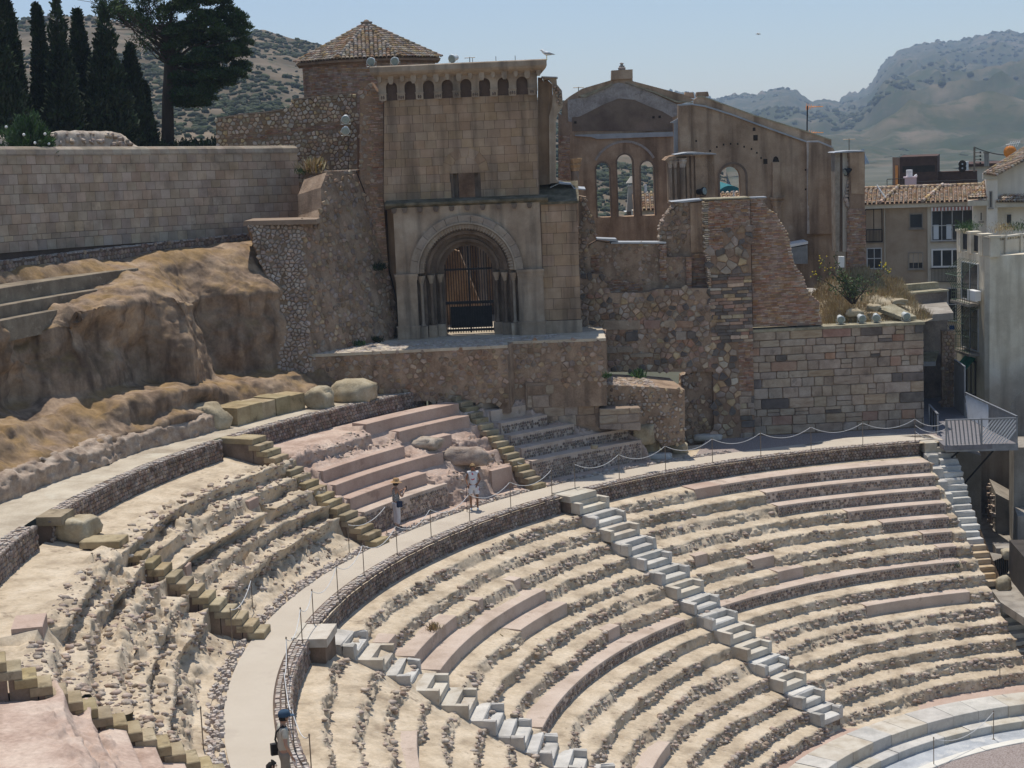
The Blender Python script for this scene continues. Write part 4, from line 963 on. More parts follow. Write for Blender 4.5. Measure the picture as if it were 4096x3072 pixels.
for sgn in(-1,1):
 for(x,d) in((1.87,.14),(1.50,.45),(1.15,.76)):
  c0=T .pt(pcx+sgn*x,d,pb);h=psp-pb
  mb=MB();mb .lathe(c0,[(.10,.50),(.115,.54),(.08,.60),(.068,.63),(.065,h-.52),(.08,h-.50),(.07,h-.46)],12);col=mb .build('column',M['archivolt'] if x>1.8 else M['portal_dark'],tower,True)
  mb=MB();mb .lathe(c0,[(.075,h-.46),(.10,h-.36),(.15,h-.20),(.17,h-.12)],10);mb .build('capital',M['portal'],col)
  fr=T;mb=MB();mb .box(T,pcx+sgn*x-.17,pcx+sgn*x+.17,d-.17,d+.14,pb,pb+.50);mb .build('pedestal',M['portal'],col)
 for(x,d) in((1.70,.30),(1.34,.60),(.99,.92)):
  mb=MB();mb .box(T,pcx+sgn*(x+.20)-.22,pcx+sgn*(x+.20)+.22,d-.06,d+.2,psp-.14,psp+.01);mb .build('impost',M['portal_dark'],tower)
sb=[(5.97,10.3),(7.43,10.24),(7.37,5.06),(5.86,5.08)]
TB=Planar(T .xy(0,.15)[:2],15.14)
mb=MB();mb .box(TB,pR-.4,sb[2][0],.02,2.6,5.08,sb[0][1]);mb .build('side_block',M['mortar'],tower)
lay(tower,TB,course_polys([(pR+.0,5.62),(sb[2][0],5.62),(sb[2][0],sb[0][1]),(pR+.03,sb[0][1])],[.44],.5,.75,random .Random(5),.010,.0),.012,M['tower_block'],r_,'block',80,.02)
mb=MB();mb .box(TB,pR+.03,sb[2][0]+.04,-.05,.05,5.08,5.60);mb .build('plinth',M['portal'],tower)
mb=MB();mb .box(TB,pR-.05,sb[2][0]+.06,-.12,2.6,sb[0][1],sb[0][1]+.10);mb .build('cap',M['moss'],tower)
mr=[(5.0,10.42),(7.44,10.38),(7.28,10.83),(6.55,10.9),(5.03,11.32)]
mb=MB();V=[T .pt(p[0],.2,p[1]) for p in mr[:2]]+[T .pt(mr[1][0]-.1,1.6,mr[2][1]+.22),T .pt(mr[3][0]-.5,1.8,mr[4][1]+.1)]
zt0=sb[0][1]+.1
V=[TB .pt(sb[0][0]-.1,-.05,zt0),TB .pt(sb[1][0]+.03,-.05,zt0),TB .pt(sb[1][0]+.03,1.8,zt0+.75),TB .pt(sb[0][0]-.1,1.8,zt0+.75),TB .pt(sb[1][0]+.03,1.8,zt0),TB .pt(sb[0][0]-.1,1.8,zt0)]
mb .add(V,[(0,1,2,3),(1,4,2),(0,3,5),(3,2,4,5),(0,5,4,1)]);mb .build('lean_to_roof',M['moss'],tower)
le=[(-24.99,20.2,10.96),(-24.64,20.29,11.11),(-24.16,20.42,11.06),(-24.05,20.45,10.88),(-23.6,20.57,10.82)]
mb=MB();V=[tuple(p) for p in le]+[(p[0]-.35,p[1]+1.2,p[2]+.05) for p in le]+[(p[0],p[1],p[2]-.05) for p in le]
mb .add(V,[(i,i+1,6+i,5+i) for i in range(4)]+[(10+i,11+i,i+1,i) for i in range(4)]);mb .build('lead_flashing',M['lead'],tower)
tp=[(5.82,11.05),(6.32,11.07),(6.42,13.84),(6.57,14.16),(6.54,15.09),(6.36,15.26),(6.2,15.19),(6.16,15.35),(5.99,15.36)]
mb=MB();mb .prism(Planar(T .xy(0,1.2)[:2],15.14),tp,0,1.2);mb .build('niche_pier',M['tower_block'],tower)
tp=[(6.31,11.1),(6.7,11.14),(6.56,11.23),(6.64,13.59),(6.74,13.91),(6.96,14.18),(6.94,14.79),(6.75,15.04),(6.74,15.32),(6.19,15.35),(6.2,15.22),(6.41,15.27),(6.54,15.13),(6.57,14.68),(6.51,14.16),(6.38,13.8)]
mb=MB();mb .prism(Planar(T .xy(0,.9)[:2],15.14),tp,0,1.6);mb .build('vault_rib',M['portal'],tower)
mb=MB();q=[(6.13,15.35),(6.78,15.3),(6.79,15.34),(6.14,15.39)];mb .prism(Planar(T .xy(0,.8)[:2],15.14),q,-.05,1.6);mb .build('rib_cap',M['lead'],tower)
lay(tower,Planar(T .xy(0,.9)[:2],15.14),rubble_polys([(6.57,15.2),(6.72,15.02),(6.91,14.79),(6.93,14.2),(6.81,14.05),(6.7,14.39),(6.59,14.72)],.12,1.1,r_,.95,.01),.09,M['rubble'],r_,'broken_stone',60,.35)
TW=Planar(T .xy(0,.95)[:2],15.14)
bw=[(-1.79,4.82),(-0.38,4.76),(-0.48,10.61),(-0.26,14.77),(-0.44,14.94),(-0.53,15.11),(-0.74,15.46),(-1.19,15.48)]
bwall=empty('flank_wall',TW .pt(bw[0][0],.3,5.1),0,'tall mixed brick and stone wall squeezed between the rubble walls and the gate tower','wall')
wall_poly(bwall,TW,bw,1.2,M['brick_mortar'])
xs_=[p[0] for p in bw];xm=min(xs_)+.55*(bw[3][0]-min(xs_))
lay(bwall,TW,[p for p in rubble_polys(bw,.17,1.3,r_,.5,.02) if p[0][0]<xm+.2],.03,M['rubble'],r_,'stone',200,.3)
lay(bwall,TW,[p for p in course_polys(bw,[.062],.16,.3,r_,.016,.006) if p[0][0]>xm+.1 and r_ .random()<.62],.02,M['brick'],r_,'brick',300,.12)
U=Planar((-39.73,20.09),24.6)
up_=[(-0.0,14.3),(-0.08,12.44),(1.82,8.91),(5.75,8.72),(6.11,15.15),(5.79,15.15),(3.29,14.98),(3.23,14.61),(2.18,14.5),(1.02,14.43)]
uw=empty('apse_wall',U .pt(2,.5,11.5),0,'high golden rubble wall with brick bands stepping up behind the ashlar wall','wall')
wall_poly(uw,U,up_,1.0,M['tan_mortar'])
bands=[[(0.35,13.64),(2.12,13.56),(2.11,13.41),(0.34,13.48)],[(2.06,13.78),(5.49,13.92),(5.48,13.73),(2.04,13.57)],[(1.41,13.96),(1.6,13.95),(1.59,13.72),(1.4,13.73)]]
bp=[]
for b in bands:bp+=course_polys(b,[.055],.16,.26,r_,.014,.004)
lay(uw,U,bp,.03,M['brick'],r_,'brick',150,.12)
lay(uw,U,[p for p in rubble_polys(up_,.17,1.15,r_,.92,.016) if not any(inside(p[0],b) or inside(p[2],b) for b in bands)],.06,M['rubble_tan'],r_,'stone',300,.3)
mb=MB();tops=[(-0.0,14.34),(1.02,14.48),(2.18,14.55),(3.24,14.66)]
for a,b in zip(tops[:-1],tops[1:]):mb .prism(U,[(a[0],a[1]-.04),(b[0],b[1]-.04),(b[0],b[1]+.02),(a[0],a[1]+.02)],-.05,1.0)
tops=[(3.28,15.03),(4.54,15.12),(5.81,15.19)]
for a,b in zip(tops[:-1],tops[1:]):mb .prism(U,[(a[0],a[1]-.04),(b[0],b[1]-.04),(b[0],b[1]+.02),(a[0],a[1]+.02)],-.05,1.0)
mb .build('coping',M['mortar_light'],uw)
cc=(-36.23,29.34,16.47);cR=3.55;z_e=16.80;z_a=18.55
chap=empty('chapel',(cc[0],cc[1],10),0,'octagonal brick chapel under a pyramid roof of clay tiles, behind the tower','chapel')
vdir=math .atan2(-45.03-cc[1],-6.74-cc[0]);rot=vdir+R(22.5)
def octp(r,z,k):a=rot+PI/4*k;return(cc[0]+r*math .cos(a),cc[1]+r*math .sin(a),z)
mb=MB();V=[octp(cR-.22,9,k) for k in range(8)]+[octp(cR-.22,z_e-.06,k) for k in range(8)]
mb .add(V,[(k,(k+1)%8,8+(k+1)%8,8+k) for k in range(8)]+[tuple(range(8,16))]);body=mb .build('wall',M['brick_mortar'],chap)
mb=MB();r_=random .Random(12)
for k in range(8):
 p,q=octp(cR-.22,0,k),octp(cR-.22,0,(k+1)%8);fa=math .degrees(math .atan2(q[1]-p[1],q[0]-p[0]));mid=((p[0]+q[0])/2-cc[0],(p[1]+q[1])/2-cc[1])
 if mid[0]*math .cos(vdir)+mid[1]*math .sin(vdir)<.5:continue
 fr=Planar((p[0],p[1]),fa);s_=1
 if fr .n[0]*mid[0]+fr .n[1]*mid[1]>0:fr=Planar((q[0],q[1]),fa+180)
 Lk=math .hypot(q[0]-p[0],q[1]-p[1])
 for pl in course_polys([(0,13.9),(Lk,13.9),(Lk,z_e-.2),(0,z_e-.2)],[.075],.24,.30,r_,.016,.002):mb .add(*stone_geo(fr,pl,.012,r_,.05,.02))
mb .build('bricks',M['brick'],chap,kind='stuff')
mb=MB();V=[octp(cR+.06,z_e-.1,k) for k in range(8)]+[octp(cR+.06,z_e,k) for k in range(8)]+[(cc[0],cc[1],z_a)]
mb .add(V,[(k,(k+1)%8,8+(k+1)%8,8+k) for k in range(8)]+[(8+k,8+(k+1)%8,16) for k in range(8)]+[tuple(range(8))[::-1]]);mb .build('roof_deck',M['brick_mortar'],chap)
M['tile']=material('clay_tile',[(.30,.19,.11),(.44,.31,.19),(.54,.41,.27)],4,4,var=.38,bump=.2,bscale=30,grain=.1)
def tile_mesh(w=.10,w2=.078,L=.40,th=.016):
 V=[];n=6
 for(y,rr) in((0,w),(L,w2)):
  for k in range(n+1):a=PI*k/n;V .append((rr*math .cos(a),y,rr*.85*math .sin(a)+(.03 if y==0 else 0)))
 for k in range(n+1):a=PI*k/n;V .append(((w-th)*math .cos(a),0,(w-th)*.85*math .sin(a)+.03))
 F=[(k,k+1,n+2+k,n+1+k) for k in range(n)]+[(k,2*n+2+k,2*n+3+k,k+1) for k in range(n)]
 me=bpy .data .meshes .new('roof_tile');me .from_pydata(V,[],F);me .materials .append(M['tile']);me .polygons .foreach_set('use_smooth',[True]*n+[False]*n);return me
TILE=tile_mesh()
def tile_field(root,origin,udir,vdir_,width_fn,rows,pitch_u=.185,pitch_v=.23,cap=300,jig=.012,rnd_=random .Random(2),x_off=0.0,front_rows=None):
 """rows of cover tiles going up a slope; udir along the eave, vdir_ up the slope"""
 u=Vector(udir).normalized();v=Vector(vdir_).normalized();n=u .cross(v).normalized()
 if n .z<0:n=-n;flip=True
 out=[]
 for j in range(rows):
  lo,hi=width_fn(j*pitch_v)
  k0=math .ceil(lo/pitch_u);k=k0
  while k*pitch_u<=hi:
   p=Vector(origin)+u*(k*pitch_u+rnd_ .uniform(-jig,jig))+v*(j*pitch_v+rnd_ .uniform(-jig,jig))+n*.012
   vv=(v+u*rnd_ .uniform(-.04,.04)).normalized();uu=vv .cross(n).normalized()
   out .append((p,uu,vv,n));k+=1
 return out
def place_tiles(root,lst,cap,name='roof_tile'):
 for(p,uu,vv,n) in lst[:cap]:
  inst(TILE,name,[[uu .x,vv .x,n .x,p .x],[uu .y,vv .y,n .y,p .y],[uu .z,vv .z,n .z,p .z],[0,0,0,1]],root)
 if len(lst)>cap:
  base=np .array([v .co[:] for v in TILE .vertices]);fs=[tuple(f .vertices) for f in TILE .polygons];V=[];F=[]
  for(p,uu,vv,n) in lst[cap:]:
   Mx=np .array([[uu .x,vv .x,n .x],[uu .y,vv .y,n .y],[uu .z,vv .z,n .z]]);o=len(V)*1
   V .append(base@Mx .T+np .array(p));
  nb_=len(base);F=[tuple(i+q*nb_ for i in f) for q in range(len(V)) for f in fs]
  mk('roof_tiles',np .concatenate(V),F,M['tile'],root,True,kind='stuff')
lst=[]
for k in range(8):
 p,q=Vector(octp(cR+.12,z_e,k)),Vector(octp(cR+.12,z_e,(k+1)%8));m_=(p+q)/2;md=m_-Vector((cc[0],cc[1],z_e))
 if md .x*math .cos(vdir)+md .y*math .sin(vdir)<.2:continue
 ap=Vector((cc[0],cc[1],z_a));Lk=(q-p).length;up_s=(ap-m_);H_=up_s .length
 lst+=[(0 if md .x*math .cos(vdir)+md .y*math .sin(vdir)>2 else 1,t) for t in tile_field(chap,m_,q-p,up_s,lambda d,Lk=Lk,H_=H_:(-(Lk/2)*(1-d/H_)+.04,(Lk/2)*(1-d/H_)-.04),int(H_/.23),rnd_=random .Random(k))]
lst .sort(key=lambda t:t[0]);place_tiles(chap,[t[1] for t in lst],300)
hip=[]
for k in range(8):
 p=Vector(octp(cR+.14,z_e+.02,k));ap=Vector((cc[0],cc[1],z_a+.03));v=(ap-p);n_=int(v .length/.3);v .normalize();n=Vector((0,0,1))-v*v .z;n .normalize();u=v .cross(n)
 for j in range(n_):hip .append((p+v*(.3*j)+n*.03,u,v,n))
place_tiles(chap,hip,40,'hip_tile')
mb=MB();mb .lathe((cc[0],cc[1],z_a),[(.26,-.1),(.26,.06),(.30,.07),(.30,.13),(.16,.14),(.12,.2),(.03,.24)],8);mb .build('finial',M['mortar_light'],chap)
gate=empty('iron_gate',T .pt(pcx,1.12,pb),R(15.14),'tall black iron barred gate in the round arch','gate')
G=Planar(T .xy(0,1.12)[:2],15.14)
for k in range(19):
 x=pcx-.95+k*1.9/18;h=math .sqrt(max(.05,.98**2-(x-pcx)**2));mb=MB();w_=.016 if k!=9 else .04
 mb .box(G,x-w_,x+w_,-.015,.015,pb+.06,psp+h*.98);mb .build('bar',M['iron'],gate)
for(z0,z1) in((psp-.03,psp+.05),(psp-1.42,psp-1.30),(pb+.12,pb+.22)):
 mb=MB();mb .box(G,pcx-.99,pcx+.99,-.03,.03,z0,z1);mb .build('rail',M['iron'],gate)
mb=MB();mb .box(G,pcx-.82,pcx+.90,.03,.045,pb+.26,psp-1.52);mb .build('sheet_panel',M['iron'],gate)
mb=MB();mb .box(T,-.5,7.6,1.4,14,4.9,5.0);tag(mb .build('nave_floor',M['concrete'],None),kind='structure')
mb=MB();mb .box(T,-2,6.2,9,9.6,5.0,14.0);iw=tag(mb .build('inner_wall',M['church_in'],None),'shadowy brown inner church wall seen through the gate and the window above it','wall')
for x in(1.4,2.3,3.0,4.6):mb=MB();mb .lathe(T .pt(x,8.8,5.0),[(.34,0),(.34,.5),(.22,.6),(.2,4.2),(.3,4.5),(.36,4.8)],12);mb .build('column',M['portal'],iw,True)
mb=MB();mb .prism(Planar(T .xy(0,5.5)[:2],15.14),[(-1,5.0),(3.3,5.0),(2.9,6.2),(2.2,8.2),(1.0,8.6),(-1,8.6)],0,.5);mb .build('broken_wall',M['church_in'],iw)
M['church']=material('church_render',[(.27,.175,.108),(.42,.29,.19),(.53,.39,.27)],.7,8,rough=.95,bump=.4,bscale=18,grain=.12,streak=((.15,.095,.06),.7),spots=[((.50,.41,.32),1.1,.66,.5),((.17,.11,.07),.8,.62,.5)])
M['church_grey']=material('church_bare_render',[(.24,.205,.18),(.36,.315,.28),(.45,.40,.36)],1.6,8,bump=.7,bscale=12,grain=.2,spots=((.16,.13,.11),2.5,.6,.6))
M['church_dark']=material('church_dark_render',[(.13,.09,.068),(.20,.145,.105),(.26,.19,.14)],.8,7,bump=.3,bscale=20,grain=.12)
M['wall_block_a']=material('big_block',[(.25,.19,.14),(.37,.29,.215),(.45,.365,.28)],1.8,6,var=.14,bump=.4,bscale=18,grain=.14,spots=((.14,.11,.09),1.6,.6,.6))
M['wall_block_b']=material('reddish_block',[(.26,.145,.09),(.36,.22,.15),(.42,.29,.20)],1.8,6,var=.15,bump=.4,bscale=18,grain=.14)
M['wall_block_c']=material('tan_block',[(.28,.20,.13),(.38,.29,.20),(.45,.36,.26)],1.8,6,var=.15,bump=.4,bscale=18,grain=.14,stretch=(1,1,4))
M['dark_block']=material('dark_basalt_block',[(.10,.08,.065),(.15,.125,.105),(.21,.17,.14)],2,5,var=.2,bump=.4,bscale=20,grain=.12)
M['lichen_top']=material('lichen_coping',[(.20,.17,.11),(.31,.27,.18),(.40,.36,.26)],2.5,6,bump=.4,bscale=20,grain=.12)
M['cream']=material('cream_render',[(.52,.46,.37),(.62,.56,.47)],1.2,6,bump=.15,bscale=20,grain=.05,streak=((.40,.33,.24),.5))
M['dark_hole']=material('hole_inside',[(.03,.022,.016),(.05,.036,.026)],3,3,bump=0)
r4=random .Random(44)
def framed(name_frame,off=0.0):
 o,dg=FR[name_frame];f=Planar(o,dg);return Planar(f .xy(0,off)[:2],dg)
FR={'T':((-30.77,17.39),15.14),'W':((-17.5,24.22),19.5),'V':((-23.8,22.0),17),'G':((-28.715,36.046),15),'H':((-22.1,32.464),15),'K':((-22.004,28.912),17),'N':((-24.865,16.851),22),'E':((-14.74,31.555),16)}
FW=framed('W');wall_w=empty('block_wall',FW .pt(3.6,.5,0),0,'broad wall of large irregular stone blocks above the gravel, topped by floodlights','wall')
ww=[(0.05,4.59),(7.34,4.4),(7.33,2.27)];wR=7.309;wt=ww[0][1]
mb=MB();mb .box(FW,-.1,wR,.02,2.6,-.3,4.47);mb .build('core',M['rubble_mortar'],wall_w)
rows=[.36,.30,.34,.28,.42,.30,.38,.46,.44,.30,.40,.38];sc_=4.42/sum(rows);z=.03;polys=[]
rb=random .Random(9)
for h in rows[::-1]:
 h*=sc_;x=rb .uniform(-.4,0)
 while x<wR:
  w=rb .choice([.45,.6,.8,.95,1.15,1.3])*rb .uniform(.85,1.1);hh=h
  pl=clip_rect([(.0,0),(wR,0),(wR,4.5),(.0,4.5)],x+.012,x+w-.012,z+.010,z+hh-.012)
  if len(pl)>=3 and parea(pl)>.015:
   if rb .random()<.18 and w>.7:
    xm_=x+w*rb .uniform(.4,.6);zm=z+h*.5
    for q in((x+.012,xm_-.01,z+.01,zm-.01),(xm_+.01,x+w-.012,z+.01,z+h-.012),(x+.012,xm_-.01,zm+.01,z+h-.012)):
     p2=clip_rect([(.0,0),(wR,0),(wR,4.5),(.0,4.5)],*q)
     if len(p2)>=3:polys .append(p2)
   else:polys .append(pl)
  x+=w
 z+=h
def cham(p,j):
 cx=sum(q[0] for q in p)/len(p);cy=sum(q[1] for q in p)/len(p);out=[]
 n=len(p)
 for i in range(n):
  a,b,c=p[i-1],p[i],p[(i+1)%n];t=min(.06,.2*math .hypot(b[0]-a[0],b[1]-a[1]));u_=min(.06,.2*math .hypot(b[0]-c[0],b[1]-c[1]))
  la=max(1e-4,math .hypot(b[0]-a[0],b[1]-a[1]));lc=max(1e-4,math .hypot(b[0]-c[0],b[1]-c[1]));k=rb .uniform(.2,1)
  out .append((b[0]+(a[0]-b[0])/la*t*k,b[1]+(a[1]-b[1])/la*t*k));out .append((b[0]+(c[0]-b[0])/lc*u_*k,b[1]+(c[1]-b[1])/lc*u_*k))
 return[(q[0]+rb .uniform(-j,j),q[1]+rb .uniform(-j,j)) for q in out]
lay(wall_w,FW,[cham(p,.006) for p in polys],.05,M['wall_block_a'],rb,'block',300,.06,mats=[M['wall_block_a']]*9+[M['wall_block_b'],M['wall_block_c'],M['wall_block_c'],M['wall_block_c'],M['dark_block']])
mb=MB();mb .box(FW,-.1,wR+.05,-.08,.9,4.44,4.56);mb .build('coping',M['lichen_top'],wall_w)
FQ=framed('W',-.22);pier=empty('brick_pier',FQ .pt(-1,.3,0),0,'tall pier of brick with dark stone bands, its left edge broken off','pier')
qp=[(-1.79,10.09),(-0.27,10.12),(-0.27,8.15)];q2=[(-1.58,7.76),(-1.6,3.92),(-0.09,0.08),(0.05,7.69)]
qL,qR_=qp[0][0],-0.021;qT=qp[0][1]
mb=MB();mb .box(FQ,qL+.05,qR_,.01,1.3,-.2,qT-.02);mb .build('core',M['brick_mortar'],pier)
zb=lambda y:y
Bk,Sk=[],[]
zbands=[(qT-1.15,qT),(qT-3.2,qT-2.6)]
reg=[(qL,-.1),(qR_,-.1),(qR_,qT),(qL,qT)]
def sub(z0,z1,x0=None,x1=None):return[(x0 if x0 is not None else qL,z0),(x1 if x1 is not None else qR_,z0),(x1 if x1 is not None else qR_,z1),(x0 if x0 is not None else qL,z1)]
Bk+=course_polys(sub(qT-1.25,qT-.03),[.058],.18,.32,r4,.014,.003)
Sk+=rubble_polys(sub(qT-2.1,qT-1.27),.24,1.5,r4,.95,.016)
Bk+=course_polys(sub(qT-2.1,qT-1.27,qL,qL+.6),[.058],.18,.3,r4,.014,.003);Sk=[p for p in Sk if p[0][0]>qL+.62]
Sk+=rubble_polys(sub(qT-3.1,qT-2.12),.27,1.6,r4,.95,.018)
dark=course_polys(sub(qT-6.0,qT-3.12),[.13,.17,.14],.35,.7,r4,.018,.01)
Sk+=rubble_polys(sub(-.1,qT-6.02,qL,qL+1.1),.26,1.3,r4,.92,.02)
Bk+=course_polys(sub(2.0,qT-6.02,qL+1.15,qR_),[.058],.16,.32,r4,.014,.003)
Sk+=course_polys(sub(-.1,1.98,qL+1.15,qR_),[.3,.22],.35,.7,r4,.02,.02)
lay(pier,FQ,Bk,.022,M['brick'],r4,'brick',300,.12)
lay(pier,FQ,[cham(p,.01) for p in dark],.035,M['rubble'],r4,'banded_stone',200,.08,mats=[M['dark_block'],M['dark_block'],M['rubble'],M['rubble_tan'],M['wall_block_b']])
lay(pier,FQ,Sk,.04,M['rubble'],r4,'stone',200,.25,mats=[M['rubble'],M['rubble'],M['rubble_tan'],M['wall_block_a'],M['dark_block']])
for k in range(64):
 z=qT-.06-k*.088;mb=MB();s0_=qL-.17+(.17*k/64 if k>25 else 0)+r4 .uniform(-.03,.03);mb .box(FQ,s0_,qL+.06,.0+r4 .uniform(-.02,.02),.5,z-.062,z);mb .build('brick_end',M['rubble_tan'],pier)
mb=MB();mb .box(FQ,qL-.12,qR_+.02,-.04,1.4,qT,qT+.05);mb .build('coping',M['lichen_top'],pier)
FB=framed('W',.12);bw_=[(0.06,4.65),(3.04,4.61),(2.87,5.06),(2.92,5.56),(2.61,5.84),(2.37,6.19),(2.2,6.74),(1.86,7.21),(1.63,8.33),(1.58,8.59),(1.36,8.91)]
bw2=[(1.53,8.69),(1.1,9.42),(0.84,9.55),(0.5,9.98),(0.14,10.07)]
outl=[bw_[0],bw_[1]]+bw_[2:]+bw2[1:]+[(bw_[0][0],bw2[-1][1])]
brk=empty('brick_wall',FB .pt(1,.3,4.5),0,'plain thin-brick wall with a diagonal broken right edge, standing on the block wall','wall')
wall_poly(brk,FB,outl,.55,M['brick_mortar'])
lay(brk,FB,[p for p in course_polys(outl,[.062],.2,.34,r4,.012,.003) if r4 .random()<.93],.014,M['brick'],r4,'brick',300,.1)
mb=MB();mb .box(framed('W',.10),bw_[0][0]-.05,bw2[-1][0]+.6,0,.6,bw2[-1][1],bw2[-1][1]+.05);mb .build('lead_coping',M['lead'],brk)
for a,b in zip(outl[1:-1],outl[2:-1]):
 n_=int(math .hypot(b[0]-a[0],b[1]-a[1])/.12)
 for k in range(n_):
  t=(k+.5)/max(1,n_);x=a[0]+(b[0]-a[0])*t;z=a[1]+(b[1]-a[1])*t;mb=MB();mb .box(FB,x-.14,x+r4 .uniform(.0,.06),-.012,.5,z-.03,z+.028);mb .build('brick_end',M['rubble_tan'],brk)
FV=framed('V');vb=empty('church_wall',FV .pt(2.5,.4,4),0,'patched rubble and brick wall of the ruined church between the gate tower and the brick pier','wall')
lowp=[(-0.74,3.11),(5.02,2.87),(5.1,6.42),(3.84,6.45),(2.68,6.47),(2.21,6.34),(0.76,6.4),(0.47,6.78),(0.45,7.24),(-0.59,7.21)]
wall_poly(vb,FV,lowp,.8,M['rubble_mortar'],'lower_wall')
lay(vb,FV,rubble_polys(lowp,.22,1.35,r4,.9,.02),.045,M['rubble'],r4,'stone',220,.28,mats=[M['rubble']]*4+[M['rubble_tan'],M['dark_block'],M['wall_block_b']])
bigs=[[(0.35,5.27),(1.93,5.21),(1.92,4.81),(0.34,4.85)],[(2.05,5.2),(2.78,5.17),(2.73,4.8),(2.1,4.83)],[(2.91,5.16),(3.41,5.14),(3.4,4.82),(2.94,4.84)],[(3.46,5.12),(4.17,5.09),(4.17,4.81),(3.45,4.82)],[(1.44,3.8),(2.44,3.79),(2.43,3.64),(1.45,3.65)],[(1.3,4.7),(1.8,4.74),(1.85,4.34),(1.29,4.33)],[(0.91,4.14),(1.58,4.11),(1.61,3.84),(0.94,3.87)],[(0.48,4.13),(0.91,4.12),(0.91,3.86),(0.51,3.86)],[(3.4,4.67),(3.86,4.65),(3.85,4.29),(3.42,4.3)],[(3.9,4.65),(4.26,4.62),(4.25,4.3),(3.89,4.33)]]
for i,p in enumerate(bigs):
 V,F=stone_geo(FV,cham(p,.01),.085,r4,.05,.02);mk('block',V,F,[M['wall_block_a'],M['wall_block_b'],M['wall_block_a'],M['wall_block_b'],M['wall_block_a'],M['dark_block'],M['wall_block_a'],M['wall_block_a'],M['wall_block_a'],M['dark_block']][i],vb)
FV1=framed('V',.55)
up1=[(0.49,6.29),(4.0,6.35),(4.04,7.75),(3.19,7.75),(3.17,8.35),(0.86,8.42),(0.26,8.56),(-0.08,8.39),(-0.17,8.03),(-0.03,7.22),(0.52,7.16)]
wall_poly(vb,FV1,up1,.7,M['rubble_mortar'],'upper_wall')
lay(vb,FV1,rubble_polys(up1,.15,1.4,r4,.42,.02),.03,M['rubble'],r4,'small_stone',160,.3)
lay(vb,FV1,course_polys([(0.52,6.39),(2.13,6.32),(2.14,6.69),(1.07,6.9),(0.54,6.83)],[.058],.18,.3,r4,.014,.003)+course_polys([(2.86,6.76),(3.15,6.75),(3.19,8.32),(2.88,8.26)],[.07],.2,.34,r4,.014,.003)+course_polys([(-0.03,7.24),(0.32,7.22),(0.34,8.04),(-0.01,7.95)],[.058],.18,.3,r4,.014,.003),.05,M['brick'],r4,'brick',200,.12)
mb=MB();cp=[(0.85,8.42),(3.16,8.33),(3.17,8.39),(0.86,8.49)];mb .prism(framed('V',.5),cp,-.05,.9);cp=[(0.23,8.63),(1.16,8.49),(1.09,8.61),(0.23,8.68)];mb .prism(framed('V',.5),cp,-.05,.9);mb .build('lead_coping',M['lead'],vb)
FV2=framed('V',.25);st_=[(-0.57,7.17),(-0.06,7.25),(-0.06,7.98),(-0.17,8.41),(0.22,8.73),(0.23,9.12),(0.15,9.62),(-0.07,9.93),(-0.12,10.42),(-0.46,10.5)]
wall_poly(vb,FV2,st_,.9,M['rubble_mortar'],'stump');lay(vb,FV2,rubble_polys(st_,.16,1.3,r4,.75,.02),.05,M['rubble'],r4,'rough_stone',120,.3)
FV3=framed('V',.9);nw=[(2.86,6.36),(5.17,6.13),(5.27,10.04),(5.0,10.03),(3.5,10.05),(3.66,9.74),(3.18,9.46),(3.01,9.14),(2.93,8.84),(2.95,8.37),(3.2,8.29),(3.24,7.72)]
wall_poly(vb,FV3,nw,.7,M['rubble_mortar'],'back_wall')
lay(vb,FV3,rubble_polys([(3.09,8.5),(4.23,8.45),(4.27,9.98),(3.7,9.99),(3.69,9.67),(3.15,9.4),(3.0,8.84)],.2,1.3,r4,.85,.02)+rubble_polys([(3.24,6.55),(3.97,6.52),(4.02,8.39),(3.29,8.42)],.15,1.3,r4,.5,.02),.05,M['rubble'],r4,'stone',150,.3)
mb=MB();mb .prism(framed('V',.8),[(4.23,7.89),(5.02,7.86),(5.0,10.0),(4.25,9.95)],0,.2);mb .build('rendered_panel',M['church'],vb)
FV4=framed('V',.45);ng=[(3.95,5.52),(4.18,5.51),(4.21,7.71),(3.98,7.72)]
mb=MB();mb .prism(FV4,ng,0,.6);mb .build('brick_jamb',M['brick_mortar'],vb);lay(vb,FV4,course_polys(ng,[.07],.3,.4,r4,.014,.002),.02,M['brick'],r4,'brick',60,.1)
lay(vb,framed('V',.85),course_polys([(4.26,5.94),(5.1,5.9),(5.04,7.82),(4.25,7.82)],[.062],.2,.34,r4,.012,.003),.02,M['brick'],r4,'brick',260,.1)
mb=MB();cp=[(3.45,10.05),(3.93,10.0),(5.0,10.06),(5.0,10.11),(4.53,10.11)];mb .prism(framed('V',.85),cp,-.1,1.2);mb .build('lead_sheet',M['lead'],vb)
for i,(a,b) in enumerate(((1330,200),(1270,290),(1200,350),(1165,420),(1150,500),(1140,590))):
 pass
FN=framed('N');nm_=empty('masonry_platform',FN .pt(2.5,1,1),0,'low broken masonry platform with a rubble top between the gate terrace and the pier','masonry platform')
na=[(-0.55,1.53),(2.39,1.35),(2.46,3.21),(-0.48,3.45)];nb_=[(2.35,1.51),(3.97,1.32),(4.0,2.24),(2.38,2.3)];nc=[(2.49,2.17),(4.14,1.4),(5.01,0.48),(5.89,0.55),(5.95,2.74),(4.83,2.9),(2.52,3.13)]
zN=na[2][1]
mb=MB();mb .prism(FN,na,.0,3.2);mb .build('left_block',M['mortar_light'],nm_)
mb=MB();mb .prism(framed('N',-.35),nb_,0,1.2);mb .build('bench_block',M['mortar_light'],nm_)
mb=MB();mb .prism(framed('N',.45),nc,0,3.4);mb .build('core',M['rubble_mortar'],nm_)
